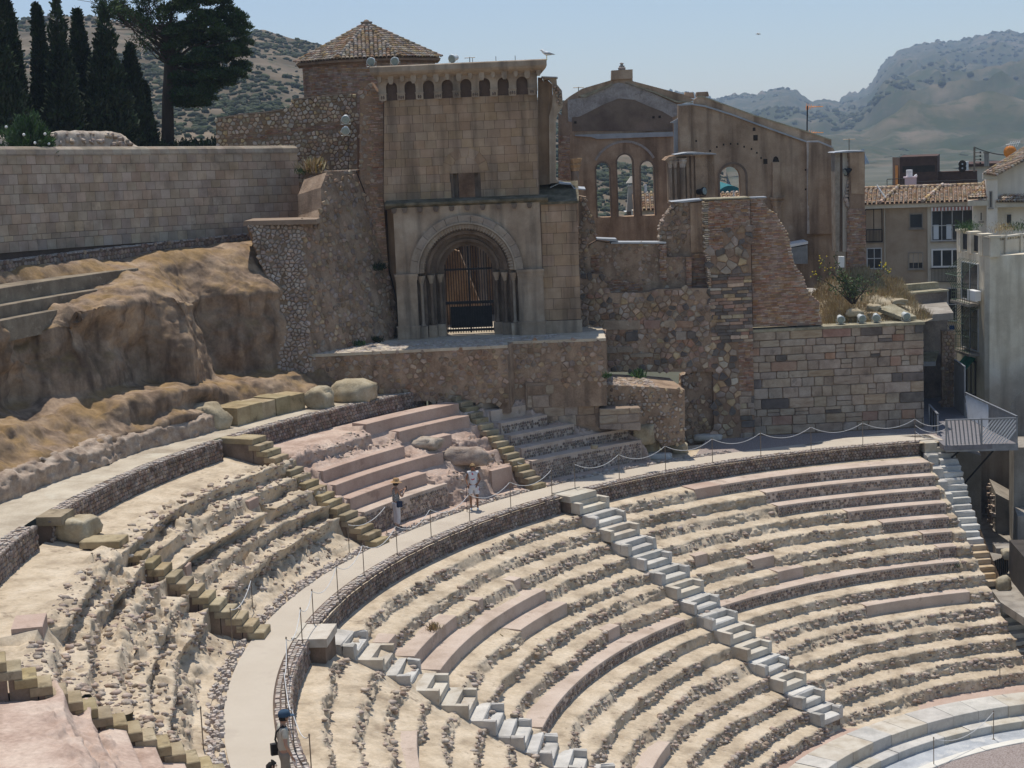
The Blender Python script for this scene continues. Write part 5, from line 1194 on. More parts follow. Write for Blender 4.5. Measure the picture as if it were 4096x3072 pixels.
lay(nm_,FN,[cham(p,.01) for p in course_polys([(-0.48,1.71),(2.39,1.55),(2.45,3.2),(-0.41,3.42)],[.5,.38],.5,1.0,r4,.03,.02)],.03,M['wall_block_a'],r4,'block',30,.05,mats=[M['wall_block_a'],M['wall_block_c'],M['rubble_mortar']])
lay(nm_,framed('N',-.35),[cham(p,.01) for p in course_polys(nb_,[.36,.36],.7,1.4,r4,.03,.02)],.03,M['wall_block_a'],r4,'block',20,.05,mats=[M['wall_block_a'],M['wall_block_c']])
lay(nm_,framed('N',.45),rubble_polys(nc,.14,1.25,r4,.55,.02),.06,M['rubble_tan'],r4,'stone',280,.35,mats=[M['rubble_tan'],M['rubble'],M['rubble_mix']])
FQ2=framed('W',.05);fl=[(-1.09,-0.59),(-3.85,-0.59),(-4.06,0.07),(-4.49,0.44),(-4.41,2.14),(-2.96,2.14),(-2.91,2.59),(-2.6,2.76),(-2.39,3.38),(-2.04,3.62),(-1.55,3.96),(-1.56,4.6),(-1.34,4.69),(-0.97,4.68)]
flank=empty('rubble_flank',FQ2 .pt(-3.5,.4,0),0,'rough rubble masonry slope falling away to the left of the brick pier','ruined wall')
wall_poly(flank,FQ2,fl,1.6,M['rubble_mortar'])
lay(flank,FQ2,rubble_polys(fl,.19,1.25,r4,.62,.02),.055,M['rubble'],r4,'stone',300,.3,mats=[M['rubble'],M['rubble'],M['rubble_tan'],M['rubble_mix']])
def scatter_line(name_frame,off,pts,n,size,mat,label,seed,dep=(0,.8)):
 fr=framed(name_frame,off);r_=random .Random(seed);mb=MB()
 for k in range(n):
  i=r_ .randrange(len(pts)-1);t=r_ .random();x=pts[i][0]*(1-t)+pts[i+1][0]*t;z=pts[i][1]*(1-t)+pts[i+1][1]*t;d=r_ .uniform(*dep)
  s=size*r_ .uniform(.5,1.3);V=[]
  for a in range(6):
   for(hh,q) in((-.4,.8),(.15,1.0),(.55,.6)):V .append(fr .pt(x+s*q*math .cos(a*PI/3+k)*r_ .uniform(.8,1.3),d+s*q*math .sin(a*PI/3+k),z+s*hh+r_ .uniform(-.1,.1)*s))
  F=[]
  for a in range(6):
   b=(a+1)%6;F+=[(a*3,b*3,b*3+1,a*3+1),(a*3+1,b*3+1,b*3+2,a*3+2)]
  F .append(tuple(a*3+2 for a in range(6)));mb .add(V,F)
 o=mb .build('loose_rubble',mat,None,kind='stuff');tag(o,label)
scatter_line('W',.05,fl[5:12],160,.11,M['rubble_mix'],'loose bright stones on the ragged falling edge of the rubble slope',5)
scatter_line('N',.45,[nc[5],nc[6]],200,.085,M['rubble_mix'],'loose stones on top of the low masonry platform',6,(-.05,2.4))
scatter_line('V',.9,[(3.66,9.94),(3.18,9.46),(3.01,9.07),(2.94,8.57)],60,.10,M['rubble_mix'],'broken bright stones on the ragged edge beside the lancets',7,(0,.4))
FG=framed('G');gab=empty('gable_wall',FG .pt(3,.4,6),0,'ruined church gable wall with three tall round-headed lancet openings','church wall')
gp=[(-0.28,5.32),(5.73,5.08),(5.98,14.28),(6.71,14.44),(6.23,14.73),(3.64,15.52),(3.65,16.09),(2.6,16.08),(2.57,15.61),(1.12,15.26),(0.47,14.9),(0.29,14.77),(0.06,14.56)]
holes=[]
for(x0,x1,yt,ybt) in((470,604,1027,1585),(681,838,943,1583),(925,1057,1012,1583)):
 a=[(1.67,11.54),(2.33,11.51),(2.73,11.9),(3.5,11.87),(3.91,11.52),(4.56,11.49),(1.58,8.8)]
 i={470:0,681:2,925:4}[x0];xl,xr,top,bot=a[i][0],a[i+1][0],a[i][1],a[6][1];hw=(xr-xl)/2;holes .append((arch((xl+xr)/2,bot,hw,top-hw),(xl+xr)/2,bot,hw,top-hw))
mb=MB();mb .prism(FG,[gp]+[h[0] for h in holes],0,.9);mb .build('wall',M['church'],gab)
for h in holes:surround(h[1],h[2],h[3],h[4],.07,FG,-.03,.1,M['church_dark'],gab,'lancet_frame')
mb=MB();mb .prism(FG,[(0.53,13.18),(5.57,12.97),(5.57,13.65),(5.09,13.96),(4.36,14.28),(3.69,14.6),(2.91,14.7),(2.22,14.47),(1.42,14.11),(0.92,13.89),(0.55,13.86)],-.025,.0);mb .build('dark_render',M['church_dark'],gab)
mb=MB();mb .prism(FG,[(0.55,13.86),(0.92,13.88),(1.42,14.1),(2.22,14.46),(2.91,14.69),(3.69,14.59),(4.36,14.27),(5.09,13.95),(5.57,13.64),(5.81,13.73),(5.88,14.24),(3.71,15.34),(2.93,15.47),(2.59,15.39),(0.95,14.79),(0.36,14.72),(0.35,13.67),(0.54,13.62)],-.05,.0);mb .build('bare_render',M['church_grey'],gab)
mb=MB();mb .prism(FG,[(0.67,12.93),(1.47,12.85),(1.76,12.73),(4.42,12.72),(5.59,12.7),(5.57,12.93),(0.67,12.99)],-.12,.0);mb .build('lead_gutter',M['lead'],gab)
for pts in([(0.91,14.89),(2.64,15.44),(2.64,15.38),(1.2,14.8)],[(3.28,15.46),(4.75,14.94),(5.83,14.43),(6.66,14.37),(6.66,14.32),(5.78,14.37),(4.72,14.87)]):
 mb=MB();mb .prism(FG,pts,-.14,.0);mb .build('drip_course',M['lichen_top'],gab)
ch=[(2.58,15.63),(3.64,15.64),(3.65,16.09),(2.6,16.08)]
mb=MB();mb .prism(FG,ch,-.15,.75);mb .build('chimney',M['church'],gab)
c_=(3.13,16.13);mb=MB();mb .lathe(FG .pt(c_[0],.3,c_[1]-.03),[(.18,0),(.2,.1),(.15,.13),(.14,.2),(.08,.22),(.07,.27),(.11,.32),(.03,.36)],12);mb .build('chimney_pot',M['church_grey'],gab)
mb=MB();mb .prism(FG,[(6.23,14.68),(6.72,14.56),(6.67,14.83),(6.26,14.87)],.3,1.0);mb .prism(FG,[(6.82,14.61),(7.42,14.61),(7.37,14.84),(6.83,14.84)],.0,1.0);mb .build('parapet_block',M['church'],gab)
ar=[(3.15,11.61),(4.51,11.89)];cxm=ar[0][0];
arr=[12.49,1.69,4.54]
hwA=(arr[2]-arr[1])/2;cA=(arr[2]+arr[1])/2;Rr_=hwA*1.12;zc_=arr[0]-Rr_
lp_=[(cA+Rr_*math .cos(a),zc_+Rr_*math .sin(a)) for a in np .linspace(R(28),R(152),18)]+[(cA+(Rr_+.12)*math .cos(a),zc_+(Rr_+.12)*math .sin(a)) for a in np .linspace(R(152),R(28),18)]
mb=MB();mb .prism(FG,lp_,-.05,0);mb .build('relieving_arch',M['church_grey'],gab)
for(x,y) in((1055,560),(1120,555),(258,612)):
 p={1055:(4.62,13.69),1120:(4.93,13.7),258:(0.71,13.6)}[x];mb=MB();mb .box(FG,p[0]-.06,p[0]+.06,-.06,.0,p[1]-.06,p[1]+.06);mb .build('putlog_hole',M['dark_hole'],gab)
cl=[(-0.18,13.07),(0.52,13.04),(0.54,13.61),(-0.09,14.11),(0.25,14.19),(-0.17,10.73),(0.38,11.85),(0.92,11.69)]
mb=MB();fr=framed('G',-2.0);mb .prism(fr,[(-0.25,10.63),(0.33,10.61),(0.42,12.99),(0.51,13.01),(0.54,13.61),(0.3,13.59),(0.21,13.86),(-0.12,14.08)],0,1.2);mb .build('brick_stump',M['brick_mortar'],gab)
lay(gab,fr,course_polys([(-0.23,10.66),(0.32,10.64),(0.4,12.97),(-0.14,12.99)],[.058],.16,.26,r4,.014,.003),.02,M['brick'],r4,'brick',150,.1)
c_=(0.6,10.4);t_=(0.63,11.22);t2_=(0.65,11.84);fr=framed('G',-1.8)
mb=MB();mb .lathe(fr .pt(c_[0],.2,c_[1]-.3),[(.21,0),(.20,t_[1]-c_[1]+.3)],14);hc=mb .build('half_column',M['church'],gab,True)
mb=MB();mb .lathe(fr .pt(c_[0],.2,t_[1]),[(.20,0),(.24,.1),(.22,.14),(.33,.32),(.27,.36),(.40,t2_[1]-t_[1])],8);mb .build('capital',M['rubble_tan'],hc)
FK=framed('K');kp=empty('column_pier',FK .pt(1,.4,8),0,'remnant pier with engaged columns and foliage capitals under a flat lead cap','pier')
ks=[(0.46,9.91),(2.23,9.84),(2.28,11.86),(0.52,11.91),(0.22,9.92),(0.46,9.91),(0.75,9.9),(0.99,9.89),(1.21,9.88),(1.88,9.85)]
kz0=ks[0][1]-.2;kzt=ks[2][1]
mb=MB();mb .box(FK,ks[0][0]-.25,ks[1][0],.12,1.6,kz0,kzt);mb .build('core',M['church'],kp)
for i,xx in enumerate([0.23,0.45,0.78]):
 r_c=.07 if i<2 else .12
 mb=MB();mb .lathe(FK .pt(xx,.02,kz0+.1),[(r_c+.04,0),(r_c+.05,.08),(r_c+.01,.14),(r_c,.2),(r_c,kzt-kz0-.62)],12);co=mb .build('column',M['church'],kp,True)
 mb=MB();mb .lathe(FK .pt(xx,.02,kzt-.52),[(r_c,0),(r_c+.03,.1),(r_c+.02,.14),(r_c+.09,.30),(r_c+.05,.33),(r_c+.12,.42)],8);mb .build('capital',M['rubble_tan'],co)
for i,xx in enumerate([1.01,1.23]):
 mb=MB();mb .box(FK,xx-.06,xx+.06,.0+.03*i,.14,kz0,kzt-.02);mb .build('pilaster_strip',M['church'],kp)
bx_=[1.35,1.91,2.25]
mb=MB();mb .box(FK,bx_[0],bx_[1],-.02,.2,kz0,kzt-.02);mb .build('rendered_face',M['church'],kp)
mb=MB();mb .prism(FK,[(-0.02,11.69),(0.16,11.84),(0.56,11.91),(2.3,11.88),(2.28,11.83),(0.51,11.84),(0.51,11.73),(0.02,11.64)],-.12,1.6);mb .build('cornice',M['church'],kp)
mb=MB();mb .prism(FK,[(0.45,11.93),(0.91,11.93),(2.31,11.86),(2.28,11.91),(1.45,12.0),(1.0,12.01)],-.18,1.7);mb .build('lead_cap',M['lead'],kp)
FH=framed('H');hw_=empty('aisle_wall',FH .pt(4,.4,6),0,'long ruined church wall with a sloping roofline and one open arched window','church wall')
hp=[(-0.16,5.57),(7.26,5.28),(7.34,11.71),(7.22,11.91),(6.59,12.2),(6.04,12.21),(4.91,12.65),(3.73,13.12),(2.56,13.61),(1.3,14.06),(0.67,14.18),(0.07,14.17)]
wa=[(1.93,11.2),(2.89,11.16),(1.9,9.65)];hwH=(wa[1][0]-wa[0][0])/2;cH=(wa[1][0]+wa[0][0])/2;wh_=arch(cH,wa[2][1],hwH,wa[0][1]-hwH)
mb=MB();mb .prism(FH,[hp,wh_],0,.8);mb .build('wall',M['church'],hw_)
wo_=[(1.88,11.43),(3.15,11.38)]
surround(cH+.12,wa[2][1],hwH+.12,wa[0][1]-hwH,.10,FH,-.03,.0,M['church_dark'],hw_,'arch_reveal')
for pl,nmx in(([(0.07,11.89),(0.6,11.87),(0.65,14.15),(0.07,14.14)],'pilaster'),([(5.97,7.92),(7.21,7.87),(7.26,11.84),(6.55,12.17),(6.02,12.19)],'buttress')):
 mb=MB();mb .prism(framed('H',-.12 if nmx=='pilaster' else-.25),pl,0,.3);mb .build(nmx,M['church'],hw_)
mb=MB();mb .prism(framed('H',-.3),[(5.94,7.93),(6.06,7.92),(6.05,9.2),(5.99,9.29),(6.08,12.14),(5.99,12.19)],0,.1);mb .build('bare_edge',M['rubble_tan'],hw_)
mb=MB()
cop=[(0.07,14.18),(0.67,14.2),(1.3,14.08),(2.56,13.63),(3.73,13.14),(4.91,12.67),(6.04,12.22),(6.59,12.21),(7.22,11.92)]
for a,b in zip(cop[:-1],cop[1:]):mb .prism(FH,[(a[0],a[1]-.05),(b[0],b[1]-.05),(b[0],b[1]+.03),(a[0],a[1]+.03)],-.12,.85)
mb .build('raking_coping',M['lead'],hw_)
par=[(0.87,14.18),(0.9,14.41),(1.05,14.52),(1.3,14.51),(3.76,13.51),(6.13,12.69),(7.32,12.22),(7.32,11.83),(6.12,12.18),(3.75,13.08),(1.38,14.05)]
mb=MB();mb .prism(framed('H',.9),par,0,.5);mb .build('parapet',M['church'],hw_)
mb=MB();cop=[(1.04,14.54),(1.3,14.53),(3.75,13.53),(6.13,12.7),(7.32,12.24)]
for a,b in zip(cop[:-1],cop[1:]):mb .prism(framed('H',.85),[(a[0],a[1]-.03),(b[0],b[1]-.03),(b[0],b[1]+.03),(a[0],a[1]+.03)],0,.6)
mb .build('parapet_coping',M['lichen_top'],hw_)
hn=[(0.86,12.47),(1.5,11.98),(1.82,12.15),(2.14,12.25),(2.47,12.27),(2.8,12.25),(3.1,12.11),(3.44,11.99),(3.69,11.8),(3.88,11.55),(3.58,12.9),(3.64,12.5),(4.08,11.38),(5.95,10.91),(5.94,10.0),(0.46,12.42)]
for i,p in enumerate(hn):
 w_={10:.08,11:.13,12:.12,15:.22}.get(i,.045);mb=MB();mb .box(FH,p[0]-w_*.8,p[0]+w_*.8,-.012,.02,p[1]-w_,p[1]+w_);mb .build('putlog_hole',M['church_dark'] if i==15 else M['dark_hole'],hw_)
ni=[(4.36,9.71),(4.76,9.69),(4.72,11.32),(4.39,11.33)]
mb=MB();mb .prism(framed('H',-.25),ni,0,.3);nic=mb .build('engaged_shaft',M['church'],hw_)
nn_=[(4.42,11.35),(4.73,11.34),(4.67,11.53),(4.58,11.61),(4.48,11.56)];mb=MB();mb .prism(framed('H',-.02),nn_,0,.1);mb .build('niche',M['dark_hole'],hw_)
cpx=(4.57,9.26);mb=MB();mb .lathe(FH .pt(cpx[0],-.12,cpx[1]-1.4),[(.2,0),(.19,1.2),(.23,1.35),(.21,1.4),(.30,1.62),(.26,1.66),(.36,1.76),(.36,1.84)],10);mb .build('capital_column',M['church'],nic)
mb=MB();mb .prism(framed('H',.3),[(-0.17,11.9),(0.04,11.97),(0.08,13.57),(-0.31,13.38),(-0.13,13.33)],0,.3);mb .build('zinc_sheet',M['lead'],hw_)
FE=framed('E');ew=empty('end_wall',FE .pt(1,.4,6),0,'broken end wall of the church, pale plaster on its torn left edge and brick at right','church wall')
ep=[(0.68,5.53),(1.32,5.5),(1.36,11.68),(0.63,11.69)]
mb=MB();mb .prism(FE,ep,0,1.2);mb .build('wall',M['brick_mortar'],ew)
lay(ew,FE,course_polys([(0.46,5.94),(1.37,5.9),(1.38,9.12),(0.56,9.15)],[.06],.18,.3,r4,.012,.004),.02,M['brick'],r4,'brick',300,.12)
mb=MB();mb .prism(framed('E',-.03),[(0.74,9.84),(1.32,9.78),(1.34,11.67),(0.67,11.67)],0,.06);mb .build('render',M['church'],ew)
FE2=framed('E',.25)
for i,(a,b,c_m) in enumerate(((1885,1930,'rubble_tan'),(1930,1965,'church_dark'),(1965,2015,'cream'),(2015,2050,'church_dark'))):
 pts={1885:[(0.04,7.2),(0.21,7.19),(0.3,11.69),(0.06,11.7)],1930:[(0.2,7.19),(0.37,7.18),(0.43,11.68),(0.29,11.69)],1965:[(0.37,7.18),(0.54,7.18),(0.66,11.67),(0.42,11.68)],2015:[(0.54,7.18),(0.79,7.17),(0.8,11.66),(0.65,11.67)]}[a]
 mb=MB();mb .prism(framed('E',.25+(.0,.14,.03,.2)[i]),pts,0,1.0);mb .build('plaster_strip',M[c_m],ew)
scat=[(0.71,11.49),(0.74,10.67),(0.52,9.57),(0.68,9.15),(0.55,8.21)]
for a,b in zip(scat[:-1],scat[1:]):
 for k in range(7):
  t=k/7;V,F=stone_geo(framed('E',.2),[(a[0]*(1-t)+b[0]*t+q[0]*r4 .uniform(.06,.12),a[1]*(1-t)+b[1]*t+q[1]*r4 .uniform(.05,.1)) for q in((-1,-1),(1,-.8),(1.1,.9),(-.9,1))],.14,r4,.3,.1);mk('torn_stone',V,F,M['rubble_mix'],ew)
mb=MB();mb .prism(framed('E',-.08),[(-0.03,11.69),(1.35,11.69),(1.35,11.75),(0.62,11.77),(0.01,11.73)],0,1.7);mb .build('lead_coping',M['lead'],ew)
M['town_tan']=material('town_tan_render',[(.30,.22,.15),(.40,.31,.22),(.47,.38,.28)],.5,7,bump=.15,bscale=25,grain=.06,streak=((.25,.18,.12),.5))
M['town_cream']=material('town_cream_render',[(.52,.46,.36),(.62,.56,.45)],.8,6,bump=.1,bscale=25,grain=.04,streak=((.40,.34,.26),.4))
M['town_white']=material('town_white_render',[(.68,.60,.49),(.80,.73,.62)],.8,6,bump=.1,bscale=25,grain=.04,streak=((.50,.44,.36),.4))
M['peeling']=material('peeling_white_render',[(.58,.49,.36),(.72,.63,.48),(.80,.73,.59)],.8,8,bump=.25,bscale=18,grain=.06,streak=((.42,.35,.25),.6),spots=((.36,.28,.19),1.3,.68,.7))
M['dark_brick']=material('dark_brown_brick',[(.075,.04,.028),(.11,.062,.045)],3,4,bump=.2,bscale=30,grain=.12)
M['glass']=material('window_glass',[(.02,.024,.028),(.045,.05,.055)],.8,3,rough=.12,bump=0)
M['alu']=material('aluminium_frame',[(.45,.45,.44),(.55,.55,.54)],3,2,rough=.5,bump=0)
M['white_paint']=material('white_paint',[(.72,.71,.68),(.80,.79,.76)],2,2,rough=.6,bump=0)
M['slat']=material('grey_steel_slat',[(.20,.205,.215),(.29,.295,.31)],3,3,rough=.45,bump=0,metal=.35)
M['slat_light']=material('light_steel_slat',[(.52,.53,.55),(.64,.65,.67)],3,3,rough=.4,bump=0,metal=.2)
M['deck']=material('grey_deck',[(.15,.14,.145),(.23,.215,.22)],2,4,bump=.2,bscale=20,grain=.1,stretch=(1,6,1))
M['conc']=material('grey_concrete',[(.22,.19,.155),(.32,.28,.23),(.38,.34,.285)],.9,7,bump=.3,bscale=18,grain=.1,streak=((.14,.12,.10),.6))
M['green_iron']=material('green_iron',[(.06,.09,.055),(.10,.14,.09)],4,2,rough=.6,bump=0)
M['awning_green']=material('green_awning',[(.01,.20,.13),(.02,.30,.20)],3,2,bump=0)
M['orange']=material('orange_paint',[(.55,.17,.02),(.65,.23,.03)],3,2,rough=.5,bump=0)
M['pink_paint']=material('pink_render',[(.62,.48,.50),(.68,.55,.56)],2,3,bump=0)
M['crane']=material('crane_grey',[(.22,.26,.30),(.30,.34,.38)],1,2,bump=0)
M['red_roof']=material('red_roof',[(.36,.13,.10),(.42,.18,.14)],1,3,bump=0)
M['blue_white']=material('pale_blue_wall',[(.55,.60,.64),(.62,.66,.69)],1,3,bump=0)
M['teal']=material('teal_roof',[(.02,.12,.13),(.03,.16,.17)],.5,3,bump=0)
r5=random .Random(55)
FR .update({'B1':((-15.026,49.609),3),'BL':((-9.663,39.421),-67.64),'BR':((-8.034,35.461),52.34),'B3':((-9.376,47.934),3),'BK':((-15.326,74.664),1)})
def rectwin(root,fr,s0,s1,h0,h1,cols,rows,fm,name='window',depth=.12,fw=.05,label=None,sill=True):
 """a recessed window: frame bars as one part, a pane child, a sill"""
 mb=MB()
 for(a,b,c,d) in((s0,s1,h0,h0+fw),(s0,s1,h1-fw,h1),(s0,s0+fw,h0+fw,h1-fw),(s1-fw,s1,h0+fw,h1-fw)):mb .box(fr,a,b,-.06,depth,c,d)
 for k in range(1,cols):x=s0+(s1-s0)*k/cols;mb .box(fr,x-fw*.4,x+fw*.4,-.045,depth,h0+fw,h1-fw)
 for k in range(1,rows):z=h0+(h1-h0)*k/rows;mb .box(fr,s0+fw,s1-fw,-.05,depth,z-fw*.4,z+fw*.4)
 w=mb .build(name,fm,root)
 mb=MB();mb .box(fr,s0+.01,s1-.01,-.02,-.012,h0+.01,h1-.01);mb .build('pane',M['glass'],w)
 if sill:mb=MB();mb .box(fr,s0-.06,s1+.06,-.08,.02,h0-.07,h0-.005);mb .build('sill',M['conc'],w)
 return w
F1=framed('B1');b1=empty('apartment_building',F1 .pt(5,2,-4),0,'tan apartment building with a low clay tile roof and glazed balcony, right of the church','building')
bx=[-0.01,5.85,1.0,3.43,3.64,5.85];ez=8.431
mb=MB();mb .box(F1,bx[0]-2.5,bx[1]+.6,.02,8,-6,ez);mb .build('wall',M['town_tan'],b1)
mb=MB();mb .box(F1,bx[3],bx[5]+.5,-.06,.0,-6,ez-.05);mb .build('cream_bay',M['town_cream'],b1)
mb=MB();mb .box(F1,bx[0]-2.5,bx[1]+.2,-.35,.1,ez-.22,ez+.0);mb .build('eaves',M['town_cream'],b1)
W1=[(2.45,7.03),(3.18,7.86),(2.39,4.77),(3.19,5.7),(3.64,6.3),(5.87,8.0),(3.63,4.83),(5.87,5.87),(0.04,6.33),(0.99,8.19),(0.11,4.82),(0.94,6.0)]
rectwin(b1,F1,W1[0][0],W1[1][0],W1[0][1],W1[1][1],1,1,M['conc'])
w_=rectwin(b1,F1,W1[2][0],W1[3][0],W1[2][1],W1[3][1],3,1,M['conc']);mb=MB();mb .box(F1,W1[2][0]+.03,W1[3][0]-.03,-.04,.02,W1[2][1]+(W1[3][1]-W1[2][1])*.38,W1[3][1]-.02);mb .build('roller_blind',M['town_tan'],w_)
F1b=framed('B1',-.07)
w_=rectwin(b1,F1b,W1[4][0],W1[5][0],W1[4][1],W1[5][1],4,2,M['alu'],'glazed_balcony');rectwin(b1,F1b,W1[6][0],W1[7][0],W1[6][1],W1[7][1],4,1,M['white_paint'],fw=.09)
for k in range(3):
 mb=MB();x=W1[4][0]+(.05+.31*k)*(W1[5][0]-W1[4][0]);mb .box(F1b,x,x+.28,-.03,-.022,W1[4][1]+.1,W1[4][1]+.9);mb .build('curtain',M['blue_white'],w_)
mb=MB();mb2=MB();n_=24
for k in range(n_):
 x0=W1[4][0]+(W1[5][0]-W1[4][0])*k/n_;x1=x0+(W1[5][0]-W1[4][0])/n_*.98;(mb if k%2 else mb2).box(F1b,x0,x1,-.25-.02*(k%2),-.2,W1[5][1]-.02,W1[5][1]+.17)
aw=mb .build('awning_stripe',M['red_roof'],b1);mb2 .build('awning',M['white_paint'],b1)
rectwin(b1,framed('B1',.05),W1[8][0],W1[9][0],W1[8][1],W1[9][1],2,1,M['dark_hole'],'balcony_door');rectwin(b1,framed('B1',.0),W1[10][0],W1[11][0],W1[10][1],W1[11][1],2,2,M['alu'])
def railing(root,fr,s0,s1,h0,h1,n,mat,name='railing',d=-.1):
 mb=MB();mb .box(fr,s0,s1,d-.02,d+.02,h1-.04,h1);mb .box(fr,s0,s1,d-.02,d+.02,h0,h0+.03)
 for k in range(n+1):x=s0+(s1-s0)*k/n;mb .box(fr,x-.01,x+.01,d-.01,d+.01,h0,h1-.03)
 return mb .build(name,mat,root)
railing(b1,F1,W1[8][0],W1[9][0],W1[8][1],W1[8][1]+.72,12,M['iron'])
rl=[(3.64,4.02),(4.99,4.81)];railing(b1,F1b,rl[0][0],rl[1][0],rl[0][1],rl[1][1],18,M['iron'])
mb=MB();a_,b_=F1 .pt(1.109,-.05,ez-.1),F1 .pt(1.109,-.05,-3);mb .tube([a_,b_],.025,5);mb .build('downpipe',M['town_cream'],b1)
lw=[(4.49,1.83),(4.99,3.68),(4.59,0.17),(4.86,1.57)]
rectwin(b1,F1b,lw[0][0],lw[1][0]+.4,lw[0][1],lw[1][1],2,2,M['alu']);mb=MB();mb .box(F1b,lw[2][0],lw[3][0],-.05,.0,lw[2][1],lw[3][1]);mb .build('blue_door',material('blue_door',[(.01,.05,.22),(.02,.07,.28)],2,2,bump=0),b1)
rt=[9.21];rz=rt[0]
roofdeck=MB();roofdeck .prism(F1,[(bx[0]-2.6,ez),(bx[1]+.1,ez),(bx[1]+.1,ez+.02),(bx[0]-2.6,ez+.02)],-.45,.0)
V=[F1 .pt(bx[0]-2.6,-.45,ez+.02),F1 .pt(bx[1]+.2,-.45,ez+.02),F1 .pt(bx[1]+1.0,3.2,rz-.03),F1 .pt(bx[0]-2.6,3.2,rz-.03)]
roofdeck .add(V,[(0,1,2,3)]);roofdeck .build('roof_deck',M['brick_mortar'],b1)
BT=tile_mesh(.10,.085,.34,.018)
def big_tiles(root,fr,s0,s1,d0,z0,d1,z1,rows,pitch,jig=.01,fn=None,cap=300):
 u=Vector(fr .pt(1,0,0))-Vector(fr .pt(0,0,0));v=Vector(fr .pt(0,d1,z1))-Vector(fr .pt(0,d0,z0));L_=v .length;v .normalize();n=u .cross(v).normalized();o=Vector(fr .pt(0,d0,z0));out=[]
 if n .z<0:n=-n
 for j in range(rows):
  for k in range(int((s1-s0)/pitch)):
   s=s0+pitch*(k+.5)
   if fn and not fn(s,j/rows):continue
   vv=(v+u*r5 .uniform(-.03,.03)).normalized();uu=vv .cross(n).normalized();out .append((o+u*(s+r5 .uniform(-jig,jig))+v*(L_*j/rows)+n*.02,uu,vv,n))
 place_tiles(root,out,cap)
big_tiles(b1,F1,bx[0]-.3,bx[1]+.3,-.45,ez+.02,3.2,rz,11,.245,fn=lambda s,t:s<bx[1]-.3+t*.9)
mb=MB()
for k in range(20):mb .tube([F1 .pt(bx[0]-1+k*.38,3.2,rz+.0),F1 .pt(bx[0]-1+(k+1)*.38-.02,3.2,rz+.01)],[.12,.10],8)
mb .build('ridge_tiles',M['tile'],b1)
for(a,b) in(((380,770),(620,600)),((920,765),(1180,595))):
 p0={380:0.871,920:3.162}[a[0]];p1={620:1.845,1180:4.292}[b[0]]
 q0,q1=Vector(F1 .pt(p0,-.42,ez+.13)),Vector(F1 .pt(p1,3.1,rz+.10));mb=MB()
 for k in range(9):mb .tube([q0 .lerp(q1,k/9),q0 .lerp(q1,(k+.96)/9)],[.11,.09],8)
 mb .build('hip_tile_row',M['tile'],b1)
mb=MB();mb .tube([(-14.3,49.17,9.53),(-13.81,48.91,8.81)],.035,6);tag(mb .build('white_pipe',M['white_paint'],None),'slanting white pipe lying over the clay roof tiles','pipe')
FK2=framed('BK');bb=empty('brick_penthouse',FK2 .pt(4,2,5),0,'dark brown brick rooftop block with a recessed band and an orange door','building')
bp_=[(0.0,8.42),(0.58,8.4),(3.14,8.31),(3.15,10.44),(0.6,10.41),(0.02,10.38),(0.77,9.35),(2.97,9.8),(0.26,8.46),(0.54,9.85),(3.14,9.35),(5.8,9.29),(5.8,8.23)]
mb=MB();mb .box(FK2,bp_[1][0],bp_[2][0],0,6,bp_[0][1]-6,bp_[3][1]);mb .build('wall',M['dark_brick'],bb)
V=[FK2 .pt(bp_[0][0],1.6,bp_[0][1]-6),FK2 .pt(bp_[1][0],0,bp_[0][1]-6),FK2 .pt(bp_[1][0],0,bp_[4][1]),FK2 .pt(bp_[0][0],1.6,bp_[4][1])]
mb=MB();mb .add(V,[(0,1,2,3)]);mb .build('side_wall',material('light_brown_brick',[(.17,.095,.06),(.22,.13,.085)],3,4,bump=.2,bscale=30),bb)
mb=MB();mb .box(FK2,bp_[6][0],bp_[7][0],-.01,.3,bp_[6][1],bp_[7][1]);mb .build('recess',M['dark_hole'],bb)
k0=.45;V2=[tuple(np .array(V[0])*(1-t)+np .array(V[1])*t) for t in(.45,.82)]
mb=MB();mb .add([(V2[0][0]-.03,V2[0][1]-.06,bp_[8][1]),(V2[1][0]-.03,V2[1][1]-.06,bp_[8][1]),(V2[1][0]-.03,V2[1][1]-.06,bp_[9][1]),(V2[0][0]-.03,V2[0][1]-.06,bp_[9][1])],[(0,1,2,3)]);mb .build('door',M['orange'],bb)
mb=MB();mb .box(FK2,bp_[10][0],bp_[11][0],1.0,2.2,bp_[12][1]-5,bp_[11][1]);mb .build('low_wall',M['dark_brick'],bb)
ac=[(4.56,9.33),(5.22,9.95)];acu=empty('air_conditioner',FK2 .pt(ac[0][0],.8,ac[0][1]),0,'white air conditioning unit with two round fans on the dark brick parapet','air conditioner')
mb=MB();mb .box(FK2,ac[0][0],ac[1][0],.7,1.1,ac[0][1],ac[1][1]);mb .build('casing',M['white_paint'],acu)
for t in(.27,.73):
 mb=MB();c0=FK2 .pt(ac[0][0]+(ac[1][0]-ac[0][0])*.38,.70,ac[0][1]+(ac[1][1]-ac[0][1])*t);mb .lathe(c0,[(.27,-.03),(.27,.02)],18,(-FK2 .n[0],-FK2 .n[1],0));f_=mb .build('fan',M['dark_hole'],acu)
 mb=MB()
 for q in range(3):mb .lathe(c0,[(.08+.07*q,-.045),(.095+.07*q,-.045)],16,(-FK2 .n[0],-FK2 .n[1],0)) if False else None
 mb .lathe(c0,[(.06,-.05),(.06,.05)],10,(-FK2 .n[0],-FK2 .n[1],0));mb .build('hub',M['alu'],f_)
pc_=[(2.14,9.25),(2.83,9.68),(2.24,9.75),(2.61,10.07),(2.74,9.77)];F1c=framed('B1',4.2);pk=empty('pink_chimney',F1c .pt(pc_[0][0]+.4,.3,pc_[0][1]),0,'pink chimney with a slatted white metal cowl and a small bent pipe behind the roof ridge','chimney')
